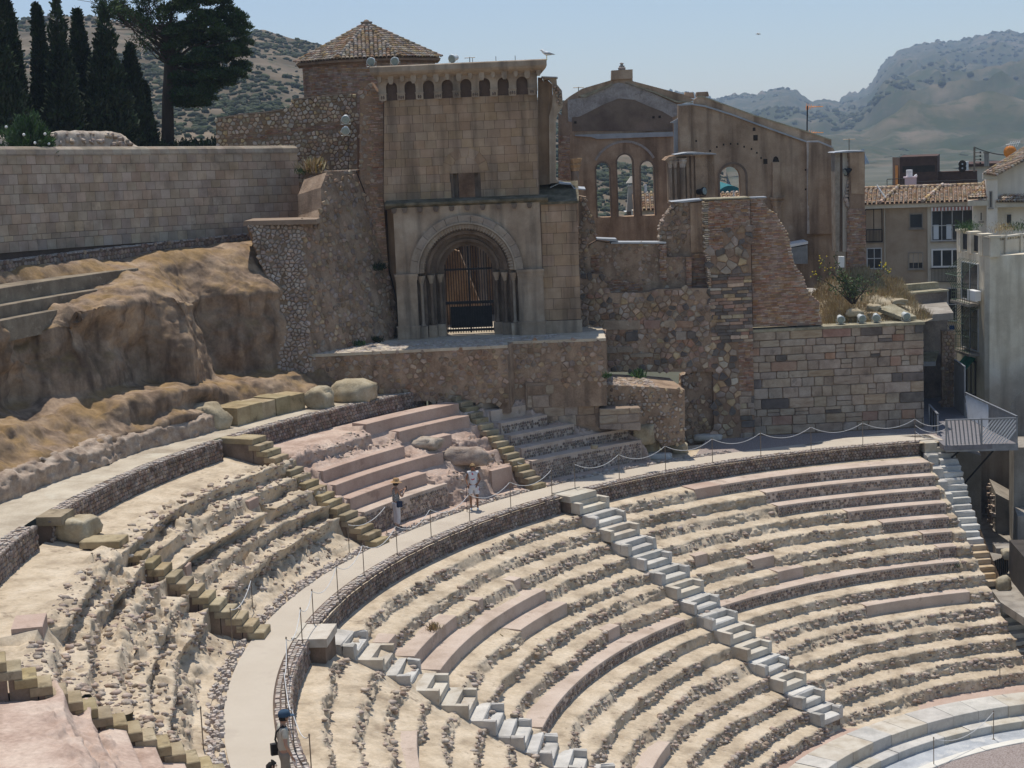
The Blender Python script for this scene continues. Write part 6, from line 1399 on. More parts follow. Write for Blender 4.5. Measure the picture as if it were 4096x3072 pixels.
mb=MB();mb .box(F1c,pc_[0][0],pc_[1][0],0,.7,pc_[0][1]-.5,pc_[1][1]);mb .box(F1c,pc_[0][0]-.05,pc_[1][0]+.03,-.05,.75,pc_[1][1],pc_[1][1]+.06);mb .build('stack',M['pink_paint'],pk)
cx=(pc_[2][0]+pc_[3][0])/2;rr=(pc_[3][0]-pc_[2][0])/2;hh=pc_[3][1]-pc_[1][1]
for k in range(5):mb=MB();mb .lathe(F1c .pt(cx,.35,pc_[1][1]+.06+k*hh/5),[(rr*.9,0),(rr,.03),(rr,.08),(rr*.8,.09)],14);mb .build('cowl_ring',M['white_paint'],pk)
mb=MB();mb .lathe(F1c .pt(cx,.35,pc_[1][1]),[(rr*.7,0),(rr*.7,hh)],12);mb .build('cowl_core',M['dark_hole'],pk)
mb=MB();mb .tube([F1c .pt(pc_[4][0],.3,pc_[1][1]),F1c .pt(pc_[4][0],.3,pc_[4][1]),F1c .pt(pc_[4][0]+.12,.3,pc_[4][1]+.06)],.07,8);mb .build('bent_pipe',M['white_paint'],pk)
rr_=[(2.85,9.44),(6.22,9.46),(1.17,9.66),(2.15,9.67),(1.17,9.25)]
mb=MB();F1d=framed('B1',4.0);mb .tube([F1d .pt(rr_[0][0],0,rr_[0][1]),F1d .pt(rr_[1][0],0,rr_[1][1])],.025,5)
for k in range(10):x=rr_[0][0]+(rr_[1][0]-rr_[0][0])*k/9;mb .tube([F1d .pt(x,0,rr_[0][1]+(rr_[1][1]-rr_[0][1])*k/9),F1d .pt(x,0,rz)],.018,4)
for dz in(0,.35):mb .tube([F1d .pt(rr_[2][0],0,rr_[2][1]-dz),F1d .pt(rr_[3][0],0,rr_[3][1]-dz)],.022,5)
for k in range(4):x=rr_[2][0]+(rr_[3][0]-rr_[2][0])*k/3;mb .tube([F1d .pt(x,0,rr_[2][1]),F1d .pt(x,0,rz)],.018,4)
tag(mb .build('roof_railing',M['iron'],None),'thin dark railing along the roof terrace behind the tiles','railing')
F3=framed('B3');b3=empty('white_house',F3 .pt(3,1,2),0,'white house with stacked sloping tile roofs at the right edge of the picture','building')
h3=[(0.26,6.32),(0.98,8.29),(0.96,9.6),(1.53,9.62),(1.53,6.29),(3.26,6.25),(3.24,10.85),(1.47,9.88),(0.72,9.99),(0.82,9.69),(2.88,10.85),(1.51,8.7),(2.52,9.38),(3.24,9.35),(1.41,8.45),(3.25,8.39),(0.0,8.66),(0.94,9.5),(0.96,8.67),(0.78,8.57)]
mb=MB();mb .prism(F3,[(h3[0][0],-3),(h3[2][0],-3),(h3[2][0],h3[1][1]),(h3[0][0],h3[1][1])],.4,4);mb .build('wall',M['town_white'],b3)
mb=MB();mb .prism(F3,[(h3[2][0],-3),(h3[3][0],-3),(h3[3][0],h3[8][1]),(h3[2][0],h3[8][1])],-.2,3);mb .build('tower_wall',M['town_white'],b3)
mb=MB();mb .prism(F3,[(h3[3][0],-3),(h3[5][0],-3),(h3[6][0],h3[6][1]-.1),(h3[7][0],h3[7][1])],.6,4);mb .build('gable',M['town_white'],b3)
mb=MB();mb .box(F3,h3[9][0]-.05,h3[3][0],-.3,.8,h3[9][1],h3[8][1]);mb .box(F3,h3[14][0],h3[15][0],-.25,.6,h3[14][1]-.28,h3[14][1]);mb .box(F3,h3[16][0],h3[18][0]+.1,-.25,.5,h3[19][1]-.28,h3[19][1]);mb .build('eaves',M['town_cream'],b3)
def slope(root,pts,cap=0,pitch=.2,rows=8):
 mb=MB();mb .add(pts,[tuple(range(len(pts)))]);mb .build('roof_deck',M['brick_mortar'],root)
 a,b,c,d=[Vector(p) for p in pts];out=[];n=(b-a).cross(d-a).normalized();n=n if n .z>0 else-n
 for j in range(rows):
  l0,l1=a .lerp(d,j/rows),b .lerp(c,j/rows);v=(a .lerp(d,(j+1)/rows)-l0).normalized();L_=(l1-l0).length;k_=max(1,int(L_/pitch))
  for k in range(k_):p=l0 .lerp(l1,(k+.5)/k_);u=v .cross(n).normalized();out .append((p+n*.02,u,v,n))
 place_tiles(root,out,cap or 300)
slope(b3,[F3 .pt(h3[8][0],-.45,h3[8][1]),F3 .pt(h3[7][0]+.0,-.45,h3[7][1]-.03),F3 .pt(h3[10][0]+1.2,.5,h3[10][1]+.32),F3 .pt(h3[10][0],1.6,h3[10][1]+.35)],80,.15,16)
slope(b3,[F3 .pt(h3[14][0],-.35,h3[14][1]),F3 .pt(h3[15][0],-.35,h3[15][1]),F3 .pt(h3[13][0],2.6,h3[13][1]),F3 .pt(h3[12][0],2.6,h3[12][1])],120,.14,9)
slope(b3,[F3 .pt(h3[16][0],-.35,h3[16][1]),F3 .pt(h3[18][0],-.3,h3[18][1]),F3 .pt(h3[17][0]+.1,2.6,h3[17][1]),F3 .pt(h3[17][0]-.05,2.6,h3[17][1])],60,.14,9)
ww3=[(1.09,8.16),(1.26,9.06),(0.61,7.42),(0.78,7.94),(1.98,7.12),(2.32,7.79)]
rectwin(b3,framed('B3',-.22),ww3[0][0],ww3[1][0],ww3[0][1],ww3[1][1],1,1,M['conc']);rectwin(b3,framed('B3',.38),ww3[2][0],ww3[3][0],ww3[2][1],ww3[3][1],1,1,M['town_white']);rectwin(b3,framed('B3',.58),ww3[4][0],ww3[5][0],ww3[4][1],ww3[5][1],1,1,M['town_white'])
fw=[(5.15,8.0),(7.88,7.92),(7.87,9.53),(5.16,9.63),(5.16,9.43)]
wh2=empty('warehouse',framed('BK',6).pt(fw[0][0]+2,2,4),0,'pale flat-roofed building with a dark roof band behind the air conditioner','building')
mb=MB();mb .box(framed('BK',6),fw[0][0],fw[1][0],0,6,fw[0][1]-4,fw[4][1]);mb .build('wall',M['town_white'],wh2);mb=MB();mb .box(framed('BK',6),fw[0][0]-.1,fw[1][0],-.4,6,fw[4][1],fw[3][1]);mb .build('roof',M['dark_brick'],wh2)
for(x,w_) in((1728,.17),(1750,.16)):
 q={1728:(6.38,9.64),1750:(6.5,9.63)}[x];mb=MB();mb .lathe(framed('BK',5).pt(q[0],0,q[1]-.2),[(w_*.7,0),(w_*.7,.95),(w_*1.2,.98),(w_*1.2,1.05)],10);mb .build('vent_pipe',M['conc'],wh2)
up_=[(-9.42,62.94,9.64),(-9.41,62.94,11.15)];pole=empty('utility_pole',up_[0],0,'rusty utility pole with black insulators carrying a cable to the right','pole')
mb=MB();mb .tube(up_,.07,6);mb .build('shaft',M['steel_post'],pole)
for k in range(4):mb=MB();mb .tube([(up_[1][0]+.02,up_[1][1],up_[1][2]-.35-k*.22),(up_[1][0]+.32,up_[1][1],up_[1][2]-.33-k*.22)],.02,4);mb .lathe((up_[1][0]+.36,up_[1][1],up_[1][2]-.4-k*.22),[(.05,0),(.06,.06),(.04,.12)],7);mb .build('insulator',M['iron'],pole)
mb=MB();e0,e1=Vector(up_[1]),Vector((-6.25,58.97,10.71));mb .tube([e0 .lerp(e1,t)-Vector((0,0,.25*4*t*(1-t))) for t in[i/12 for i in range(13)]],.035,5);tag(mb .build('overhead_cable',M['iron'],None),'black overhead cable running from the utility pole to the right edge','cable')
od=(-7.23,55.97,10.93);dish=empty('orange_dish',(od[0],od[1],od[2]-1),0,'orange dish antenna with white aerial rods above the top right roof','antenna')
mb=MB();mb .lathe(od,[(.02,.10),(.25,.04),(.38,-.05),(.36,-.06),(.2,.0)],16,(.25,-1,.15));mb .build('dish',M['orange'],dish)
mb=MB();mb .tube([(od[0],od[1]+.1,od[2]-1.3),(od[0],od[1]+.1,od[2])],.04,5);mb .build('mast',M['alu'],dish)
mb=MB()
for k in range(5):mb .tube([(od[0]-.1+k*.12,od[1],od[2]+.3),(od[0]+.05+k*.12,od[1],od[2]+.62)],.018,4)
mb .tube([(od[0]-.25,od[1],od[2]+.42),(od[0]+.55,od[1],od[2]+.52)],.018,4);mb .build('aerial_rods',M['white_paint'],dish)
def aerial(x,y,top,base,dist,label,col='orange'):
 root=empty('tv_aerial',base,0,label,'antenna');mb=MB();mb .tube([base,top],.035,5);mb .build('mast',M['iron'],root)
 for(dz,n) in((0,7),(1.25,6)):
  if top[2]-dz<base[2]:continue
  mb=MB();z=top[2]-dz-.05;mb .tube([(top[0]-.1,top[1],z),(top[0]+.75,top[1],z-.02)],.02,4)
  for k in range(n):x_=top[0]-.05+k*.11;mb .tube([(x_,top[1]-.2,z-.16+.03*k),(x_,top[1]+.2,z+.16-.03*k)],.013,4)
  mb .build('yagi',M[col],root)
aerial(0,0,(-16.62,37.38,13.91),(-16.66,37.38,12.65),83,'TV aerial with two rusty orange arrays above the sloping church parapet')
sm=(-34.35,61.45,16.02)
for q,lab in(((-44.38,100.17,17.1),'thin TV aerial rising behind the left slope of the church gable'),((-53.58,97.47,20.12),'thin TV aerial just behind the tower roof'),((-20.11,94.33,11.64),'faint TV aerial against the mountain, right of the church wall')):
 root=empty('tv_aerial',(q[0],q[1],q[2]-2),0,lab,'antenna');mb=MB();mb .tube([(q[0],q[1],q[2]-2.4),q],.04,4);mb .tube([(q[0]-.5,q[1],q[2]-.05),(q[0]+.5,q[1],q[2]-.05)],.03,4);mb .build('mast',M['steel_post'],root)
for q in((-27.71,19.13,16.23),(-26.76,19.23,16.25),(-25.99,19.35,16.24)):
 mb=MB();mb .tube([(q[0],q[1],q[2]-.35),q],.012,4);o=mb .build('lightning_rod',M['iron'],None);tag(o,'thin upright metal rod on the roof edge of the gate tower','rod','rods on the tower roof')
FL,FRt=Planar(*FR['BL']),Planar(*FR['BR']);b2=empty('white_building',FRt .pt(1,1,-4),0,'old off-white building with peeling render, caged green balconies and roof terrace, at the right','building')
lL=4.282;zt2=6.577;zr2=6.451
mb=MB();mb .box(FL,0,lL,0,3.0,-6,zt2);mb .build('left_wall',M['peeling'],b2);mb=MB();mb .box(FRt,-.02,7,0.001,.3,-6,zt2+.01);mb .build('right_wall',M['peeling'],b2)
cage=[([(0.59,4.19),(2.96,6.25)],1),([(0.58,1.8),(2.96,4.09)],2),([(1.19,-0.4),(2.58,1.51)],0)]
for pts,kind in cage:
 s0,s1,h0,h1=pts[0][0],pts[1][0],pts[0][1],pts[1][1]
 w_=rectwin(b2,FL,s0+.1,s1-.05,h0+.05,h1-.15,2,1,M['alu'] if kind else M['dark_hole'],'balcony_door',sill=False)
 if kind:
  mb=MB();mb .box(FL,s0-.05,s1+.05,-.55,.02,h0-.12,h0);mb .build('balcony_slab',M['conc'],b2)
  mb=MB()
  for k in range(9):
   x=s0+(s1-s0)*k/8
   bul=[(-.5,h0),(-.5,h0+(h1-h0)*.35),(-.72,h0+(h1-h0)*.52),(-.80,h0+(h1-h0)*.64),(-.62,h0+(h1-h0)*.78),(-.3,h0+(h1-h0)*.90),(-.05,h1)]
   mb .tube([FL .pt(x,d_,z_) for d_,z_ in bul],.014,4)
  for z_,d_ in((h0+.05,-.5),(h0+(h1-h0)*.35,-.5),(h0+(h1-h0)*.64,-.8)):mb .tube([FL .pt(s0,d_,z_),FL .pt(s1,d_,z_)],.016,4);mb .tube([FL .pt(s0,d_,z_),FL .pt(s0,0,z_)],.016,4)
  for k in range(5):z_=h0+.05+k*(h1-h0)*.35/4;mb .tube([FL .pt(s0,-.5,z_),FL .pt(s0,0,z_)],.012,4)
  mb .build('window_cage',M['green_iron'],b2)
 else:
  mb=MB();mb .add([FL .pt(s0,-.02,h1),FL .pt(s1,-.02,h1),FL .pt(s1,-.75,h1-.75),FL .pt(s0,-.75,h1-.75),FL .pt(s0,-.75,h1-.95),FL .pt(s1,-.75,h1-.95)],[(0,1,2,3),(3,2,5,4)]);mb .build('awning',M['awning_green'],b2)
c_=[(2.54,4.4),(3.56,4.87)];mb=MB();mb .box(framed('BL',-.35) if False else Planar(FL .xy(0,-.35)[:2],FR['BL'][1]),c_[0][0],c_[1][0],-.1,.2,c_[0][1],c_[1][1]);mb .build('air_conditioner',M['white_paint'],b2)
for a in([(0.46,4.99),(0.78,5.89)],[(0.43,2.04),(0.84,3.49)],[(1.53,1.63),(1.96,3.15)],[(0.38,0.24),(0.82,0.54)]):
 w_=rectwin(b2,FRt,a[0][0],a[1][0],a[0][1],a[1][1],2 if a[1][1]-a[0][1]>1.2 else 1,3 if a[1][1]-a[0][1]>1.2 else 1,M['alu'] if a[1][1]-a[0][1]>1.2 else M['dark_hole'],fw=.035)
 if a[1][1]-a[0][1]>1.6:
  mb=MB();hb=a[1][1]-(a[1][1]-a[0][1])*.42;mb .add([FRt .pt(a[0][0],-.03,a[1][1]),FRt .pt(a[1][0],-.03,a[1][1]),FRt .pt(a[1][0]+.02,-.22,hb),FRt .pt(a[0][0]-.02,-.22,hb)],[(0,1,2,3)]);mb .build('rolled_blind',M['conc'],w_)
pp=[(0.09,6.58),(0.6,7.54)];zt_p=pp[1][1]
pil=[0.1,0.56,1.51,2.02,2.93,3.46,4.27,4.48]
for i in range(0,8,2):
 mb=MB();mb .box(FL,pil[i],pil[i+1],-.05,.4,zt2-.05,zt_p-.02-.03*i/2);mb .box(FL,pil[i]-.05,pil[i+1]+.05,-.10,.45,zt_p-.02-.03*i/2,zt_p+.08-.03*i/2);mb .build('pillar',M['peeling'],b2)
 if i<6:mb=MB();mb .box(FL,pil[i+1],pil[i+2],.1,.14,zt2+.08,zt_p-.12);mb .build('dark_mesh',M['iron'],b2)
rp_=[(0.12,6.73),(2.73,6.27),(0.12,7.52),(2.72,7.25)];zz=rp_[2][1]
for k in range(4):
 s0=.0+k*1.15;mb=MB();mb .box(FRt,s0+.08,s0+1.08,.05,.25,zt2,zz-.28);mb .box(FRt,s0-.06,s0+.08,-.03,.35,zt2,zz-.05);mb .box(FRt,s0-.06,s0+1.1,.0,.30,zz-.16,zz-.08);mb .build('parapet_panel',M['town_cream'],b2)
 for q in range(5):mb=MB();x=s0+.16+q*.19;mb .box(FRt,x,x+.07,.1,.2,zz-.28,zz-.16);mb .build('baluster',M['peeling'],b2)
pl_=(-9.16,38.94,7.64)
dw=[(-12.8,32.74,2.73),(-9.94,34.91,3.48)];dwf=Planar(dw[0][:2],math .degrees(math .atan2(dw[1][1]-dw[0][1],dw[1][0]-dw[0][0])));Ld=math .hypot(dw[1][1]-dw[0][1],dw[1][0]-dw[0][0])
z_dt=(-11.51,33.83,5.0)[2]
bwl=empty('rear_wall',dwf .pt(2,.3,-3),0,'grey-brown weathered wall with a flat stone top behind the block wall, right','wall')
mb=MB();mb .box(dwf,-1.5,Ld,0,.9,-4,z_dt);mb .build('wall',material('dark_weathered_wall',[(.11,.085,.065),(.19,.15,.12),(.27,.22,.175)],1.2,8,bump=.6,bscale=14,grain=.18),bwl)
mb=MB();mb .box(dwf,-1.5,Ld+.05,-.05,1.0,z_dt,z_dt+.08);mb .box(dwf,-1.5,Ld,.7,1.1,z_dt+.08,z_dt+.38);mb .build('coping',M['lichen_top'],bwl)
sp_=(-9.82,31.91,2.16);st2=empty('stone_pillar',(sp_[0],sp_[1],-2),0,'short rough stone pillar beside the louvred footbridge','pillar');fr=Planar((sp_[0],sp_[1]),8);zt_s=(-9.82,31.91,3.5)[2]
mb=MB();mb .box(fr,-.26,.30,0,.5,-3,zt_s);mb .build('core',M['rubble_mortar'],st2);lay(st2,fr,rubble_polys([(-.26,-1),(.30,-1),(.30,zt_s),(-.26,zt_s)],.16,1.2,r5,.95,.015),.06,M['rubble'],r5,'stone',60,.3)
fb=empty('footbridge',(-8.6,25,0),0,'grey steel footbridge with angled slat railings at the end of the walkway','footbridge')
dk=[(-9.6,22.6),(-6.75,23.35),(-8.85,29.4),(-11.1,38.8),(-13.4,38.8),(-12.0,30.5),(-10.45,27.2),(-9.85,23.6)]
n_=len(dk);mb=MB();mb .add([(p[0],p[1],-.005) for p in dk]+[(p[0],p[1],-.2) for p in dk],[tuple(range(n_)),tuple(range(n_,2*n_))[::-1]]+[(i,(i+1)%n_,n_+(i+1)%n_,n_+i) for i in range(n_)]);mb .build('deck',M['deck'],fb)
def slat_fence(a,b,h,n,tilt,mat,w=.05,name='slat',z0=.02):
 L_=math .hypot(b[0]-a[0],b[1]-a[1]);fr=Planar(a,math .degrees(math .atan2(b[1]-a[1],b[0]-a[0])))
 for k in range(n):
  x=L_*(k+.5)/n;t=tilt(k/n)*h;x0,x1=x-t/2,x+t/2;za,zb_=z0,z0+h
  if x0<.02:q=(.02-x0)/(x1-x0+1e-9);za+=h*q;x0=.02
  if x0>L_-.02:q=(x0-L_+.02)/(x0-x1+1e-9);za+=h*q;x0=L_-.02
  if x1>L_-.02:q=(x1-L_+.02)/(x1-x0+1e-9);zb_-=h*q;x1=L_-.02
  if x1<.02:q=(.02-x1)/(x0-x1+1e-9);zb_-=h*q;x1=.02
  V=[fr .pt(x0-w/2,-.03,za),fr .pt(x0+w/2,-.03,za),fr .pt(x0+w/2,.03,za),fr .pt(x0-w/2,.03,za),fr .pt(x1-w/2,-.03,zb_),fr .pt(x1+w/2,-.03,zb_),fr .pt(x1+w/2,.03,zb_),fr .pt(x1-w/2,.03,zb_)]
  mk(name,V,[(0,3,2,1),(4,5,6,7),(0,1,5,4),(1,2,6,5),(2,3,7,6),(3,0,4,7)],mat,fb)
 mb=MB();mb .box(fr,-.03,L_+.03,-.04,.04,z0+h,z0+h+.05);mb .box(fr,-.03,L_+.03,-.05,.05,-.28,-.01);mb .build('rail_beam',M['slat'],fb)
 for x in(0,L_):mb=MB();mb .box(fr,x-.03,x+.03,-.035,.035,-.05,z0+h+.04);mb .build('rail_post',M['slat'],fb)
A0,Am,A1=(-9.52,22.75),(-8.15,23.05),(-6.8,23.35)
slat_fence(A0,Am,.98,9,lambda t:-.10,M['slat'],.045);slat_fence(Am,A1,.98,10,lambda t:.75,M['slat_light'],.045)
slat_fence(A1,(-7.9,26.3),1.05,22,lambda t:.25-.5*t,M['slat'],.05);slat_fence((-7.9,26.3),(-8.95,29.2),1.05,20,lambda t:.5,M['slat_light'],.05)
slat_fence((-9.0,29.6),(-9.5,31.8),2.15,14,lambda t:.0,M['slat'],.12);slat_fence((-9.5,31.8),(-10.1,34.3),2.1,20,lambda t:.22,M['slat_light'],.06)
slat_fence((-10.1,34.3),(-11.1,38.2),2.0,30,lambda t:-.15,M['slat'],.06);slat_fence((-10.4,27.2),(-9.95,24.9),.85,3,lambda t:0,M['iron'],.03)
slat_fence((-12.3,32),(-11.2,36.2),2.0,22,lambda t:.1,M['slat'],.06)
for k in range(14):mb=MB();mb .box(Planar((-12.9,31.0+k*.32),6),0,2.6,0,.12,2.15,2.22);mb .build('roof_louvre',M['lichen_top'],fb)
mb=MB();mb .box(Planar((-12.9,30.9),6),0,2.6,-.05,.05,2.0,2.2);mb .build('roof_beam',M['slat'],fb)
for(a,b) in(((-7.6,23.4,-.2),(-9.0,23.9,-2.0)),((-8.9,23.0,-.2),(-9.6,23.6,-.9))):mb=MB();mb .tube([a,b],.04,6);mb .build('strut',M['iron'],fb)
cs=empty('concrete_vault',(-5.6,30,-1),0,'grey concrete barrel vault at the right edge behind the footbridge corner','vault')
mb=MB();va,vb_=Vector((-6.9,27.6,0)),Vector((-4.6,36.5,0));n_=14;V=[];F=[]
for(o_,rr) in((va,1.25),(vb_,1.25)):
 for k in range(n_+1):a=PI*k/n_;V .append((o_ .x+1.0+rr*math .cos(a)*.97,o_ .y-rr*math .cos(a)*.25,.35+rr*math .sin(a)))
 V .append((o_ .x+1-rr*.97,o_ .y+rr*.25,-5));V .append((o_ .x+1+rr*.97,o_ .y-rr*.25,-5))
m_=n_+3
mb .add(V,[(k,k+1,m_+k+1,m_+k) for k in range(n_+2)]+[tuple(range(m_))[::-1],tuple(range(m_,2*m_))]);mb .build('barrel',M['conc'],cs)
def block3(name,label,cat,x,y,deg,w,d,z0,z1,mat,slope_=0,rough_edge=False):
 fr=Planar((x,y),deg);mb=MB();V=[fr .pt(a,b,c) for a,b,c in((0,0,z0),(w,0,z0),(w,d,z0),(0,d,z0),(0,0,z1),(w,0,z1-slope_),(w,d,z1-slope_),(0,d,z1))]
 mb .add(V,[(0,3,2,1),(4,5,6,7),(0,1,5,4),(1,2,6,5),(2,3,7,6),(3,0,4,7)]);o=mb .build(name,mat,None);tag(o,label,cat)
 if rough_edge:
  mb=MB();r_=random .Random(int(x*10))
  for k in range(60):
   q=r_ .uniform(.05,.12);c0=(r_ .uniform(0,.06),r_ .uniform(0,d),r_ .uniform(z0+.2,z1-.1));p=fr .pt(c0[0]-.05,c0[1],c0[2]);mb .box(Local(p,deg+r_ .uniform(-30,30)),-q,q,-q,q,-q*.7,q*.7)
  mb .build('rubble_edge',M['rubble_mix'],o,kind='stuff')
 return o
block3('concrete_pier','left sunlit concrete wall stub with a torn rubble edge under the footbridge','wall',-9.25,27.6,8,1.0,3.2,-6.5,-1.15,M['conc'],.25,True)
block3('concrete_pier','middle concrete wall with a broken rubble edge, right of the shaded opening','wall',-7.65,27.0,6,.9,3.0,-6.5,-2.9,M['conc'],.5,True)
block3('concrete_pier','tall square concrete pier at the right edge under the footbridge corner','pier',-6.9,24.6,5,2.6,2.4,-6.5,-.42,M['conc'])
block3('concrete_pier','low concrete buttress in front of the tall square pier','wall',-6.75,22.9,5,2.2,1.6,-6.5,-2.9,M['conc'],.0)
block3('concrete_backwall','shaded concrete wall behind the opening under the footbridge','wall',-10.2,30.5,4,6.0,.6,-6.5,-.5,M['conc'])
block3('stone_bench','concrete block with a pale top beside the gabion near the passage','block',-7.55,20.9,10,1.1,.9,-4.6,-3.75,M['conc'])
gb=empty('gabion',(-7.5,19.8,-4.6),0,'slatted crate of stones with a yellow stone on top beside the passage','gabion');fr=Planar((-7.75,19.3),60)
mb=MB();mb .box(fr,0,1.3,0,.8,-4.6,-3.9);mb .build('core',M['conc'],gb)
for k in range(9):mb=MB();mb .box(fr,.05+k*.145,.11+k*.145,-.03,.0,-4.55,-3.88);mb .build('slat',M['iron'],gb)
boulder('boulder',(-7.0,20.1,-3.75),(.35,.3,.22),44,M['pale_rock'],'yellowish stone resting on the slatted crate by the passage')
mb=MB();mb .lathe((-6.7,20.6,-4.6),[(.14,0),(.17,.6),(.18,.62)],12);tag(mb .build('litter_bin',M['iron'],None),'small dark round bin beside the slatted crate','bin')
block3('dark_kiosk','dark flat-topped block at the right edge beside the passage','wall',-6.35,16.4,12,3.5,3.4,-7.5,-3.1,material('dark_wall',[(.05,.042,.035),(.085,.07,.058)],1.5,6,bump=.4))
pv=[(-8.9,26.5),(-8.5,22.5),(-7.9,19),(-7.35,16.4),(-6.2,13.8),(-2,13),(4,18),(4,30),(-9,31)]
poly_sheet('passage_floor',pv,-4.62,M['conc'],.3,kind='structure')
mb=MB();mb .add([P3(26.4,111.2,-.4),P3(19.3,111.9,-4.6),P3(18.3,112.2,-7.5),P3(26.4,111.0,-7.5)],[(0,1,2,3)]);mb .build('side_bank',M['rubble_mortar'],None,kind='structure')
st=empty('marble_steps',P3(17,117,-6),0,'broad pale marble steps of cracked slabs at the lower right','staircase')
for k in range(8):
 z=-4.78-.20*k;r=18.35-.33*k;az=117.55+.28*k;j=0;x=0;fr=Local(P3(r,az,z),az-90);
 if k==7:z-=.05
 for w in((1.0,1.15,1.1),(.92,1.3,1.0),(1.15,.75,1.3),(1.2,1.1,.9),(1.0,1.0,1.3),(.95,.75,1.2),(1.15,1.2,1.0),(1.2,1.1,1.1))[k]:
  mb=MB();e=r5 .uniform(-.025,.025);hgt=.2 if k<6 else .34
  mb .box(fr,x+.012,x+w-.012,e,.5,-hgt+.005,r5 .uniform(-.012,.012));o=mb .build('marble_slab',M['marble'],st)
  for v in o .data .vertices:v .co+=Vector((r5 .uniform(-1,1),r5 .uniform(-1,1),r5 .uniform(-1,.4)))*.014
  x+=w
mb=MB();mb .add([P3(18.9,117.2,-4.8),P3(15.4,119.6,-6.5),P3(15.4,119.6,-7.5),P3(18.9,117.2,-7.5),P3(19.0,108,-5.0),P3(15.4,108,-6.75)],[(0,1,2,3),(0,4,5,1)]);mb .build('steps_bed',M['rubble_mortar'],st)
boulder('boulder',(-7.272,18.256,-4.6),(.3,.35,.45),61,M['pale_rock'],'rounded pale stone at the foot of the tan staircase by the passage')
for q,(x,y) in enumerate(((900,1530),(800,1560),(870,1600))):
 pass
def farbox(name,label,cat,cr,pts,dist,depth,mat,zdrop=0.0,parent=None):pass
FG4=framed('G',60);fa=[(6.68,-6.96),(9.53,-3.13),(11.5,-4.9),(13.6,-2.91),(6.69,-6.73),(10.24,-5.41),(13.54,-4.87),(11.55,-6.93)]
FG9=framed('G',300);fs=empty('far_apartments',FG9 .pt(fa[0][0],1,-5),0,'far white apartment slabs seen through the lancet windows','building')
mb=MB();mb .box(FG9,fa[0][0]-3,fa[1][0]+1.5,0,12,fa[0][1]-5,fa[1][1]);mb .box(FG9,fa[2][0]-1.5,fa[3][0]+4,3,15,fa[0][1]-5,fa[3][1]);mb .build('wall',M['town_white'],fs)
for a in range(4):
 for b in range(2):
  mb=MB();x=fa[0][0]+1.5+a*1.1;z=fa[1][1]-2.2-b*2.4;mb .box(FG9,x,x+.8,-.1,.0,z,z+.9);mb .build('window',M['glass'],fs)
  mb=MB();x=fa[2][0]+.6+a*2.0;z=fa[3][1]-2.0-b*2.4;mb .box(FG9,x,x+.8,2.9,3.0,z,z+.9);mb .build('window',M['glass'],fs)
FG3=framed('G',200);fb3=[(4.76,-1.72),(7.04,-1.06),(8.6,-1.88),(10.07,-0.27),(11.1,-1.98)]
sh=empty('white_sheds',FG3 .pt(fb3[0][0],1,-4),0,'white gabled shed roofs seen low in the lancet windows','shed')
mb=MB();mb .prism(FG3,[(fb3[0][0]-2,fb3[0][1]-6),(fb3[2][0]+8,fb3[0][1]-6),(fb3[2][0]+8,fb3[1][1]),(fb3[1][0],fb3[1][1]+.6),(fb3[0][0]-2,fb3[1][1]-.6)],0,20);mb .build('roof',M['white_paint'],sh)
FGo=framed('G',14);ob=[(3.6,7.92),(3.99,7.91),(3.63,8.37),(3.99,8.35),(3.76,9.81),(3.98,9.8),(3.71,9.93),(4.03,9.97),(3.77,10.12),(4.0,10.17)]
oo=empty('tapered_chimney',FGo .pt(ob[0][0]+.5,.5,2),0,'cream tapered chimney with a small roofed cap seen through the middle lancet','chimney')
def frust(fr,s0,s1,z0,t0,t1,z1,d0=0,m=M['cream'],nm='shaft',par=None):
 k=((s1-s0)-(t1-t0))/2;V=[fr .pt(s0,d0,z0),fr .pt(s1,d0,z0),fr .pt(s1,d0+s1-s0,z0),fr .pt(s0,d0+s1-s0,z0),fr .pt(t0,d0+k,z1),fr .pt(t1,d0+k,z1),fr .pt(t1,d0+k+t1-t0,z1),fr .pt(t0,d0+k+t1-t0,z1)]
 return mk(nm,V,[(0,3,2,1),(4,5,6,7),(0,1,5,4),(1,2,6,5),(2,3,7,6),(3,0,4,7)],m,par)
w0=ob[1][0]-ob[0][0]+.35
frust(FGo,ob[2][0],ob[2][0]+w0,ob[2][1],ob[4][0],ob[4][0]+w0*.62,ob[4][1],par=oo);frust(FGo,ob[0][0],ob[0][0]+w0,ob[0][1]-4,ob[2][0],ob[2][0]+w0,ob[2][1],m=M['church_dark'],nm='base',par=oo)
frust(FGo,ob[6][0],ob[6][0]+w0*.8,ob[4][1],ob[6][0]+.03,ob[6][0]+w0*.77,ob[6][1],nm='collar',par=oo);frust(FGo,ob[6][0]-.05,ob[6][0]+w0*.85,ob[6][1]+.1,ob[6][0]+w0*.3,ob[6][0]+w0*.5,ob[9][1]+.25,nm='cap',par=oo)
tr=[(4.39,7.99),(5.1,7.96),(4.44,8.5),(5.09,8.47),(4.46,9.33),(5.11,9.3)];FGt=framed('G',12)
tb=empty('tiled_hut',FGt .pt(tr[0][0]+.5,.5,3),0,'small hut with a clay tile roof and white pipe seen through the right lancet','hut')
mb=MB();mb .box(FGt,tr[0][0]-.5,tr[1][0]+.6,.2,3,tr[0][1]-4,tr[2][1]);mb .build('wall',M['cream'],tb)
slope(tb,[FGt .pt(tr[2][0]-.5,0,tr[2][1]),FGt .pt(tr[3][0]+.6,0,tr[3][1]),FGt .pt(tr[5][0]+.6,1.9,tr[5][1]+.1),FGt .pt(tr[4][0]-.5,1.9,tr[4][1]+.1)],200,.24,7)
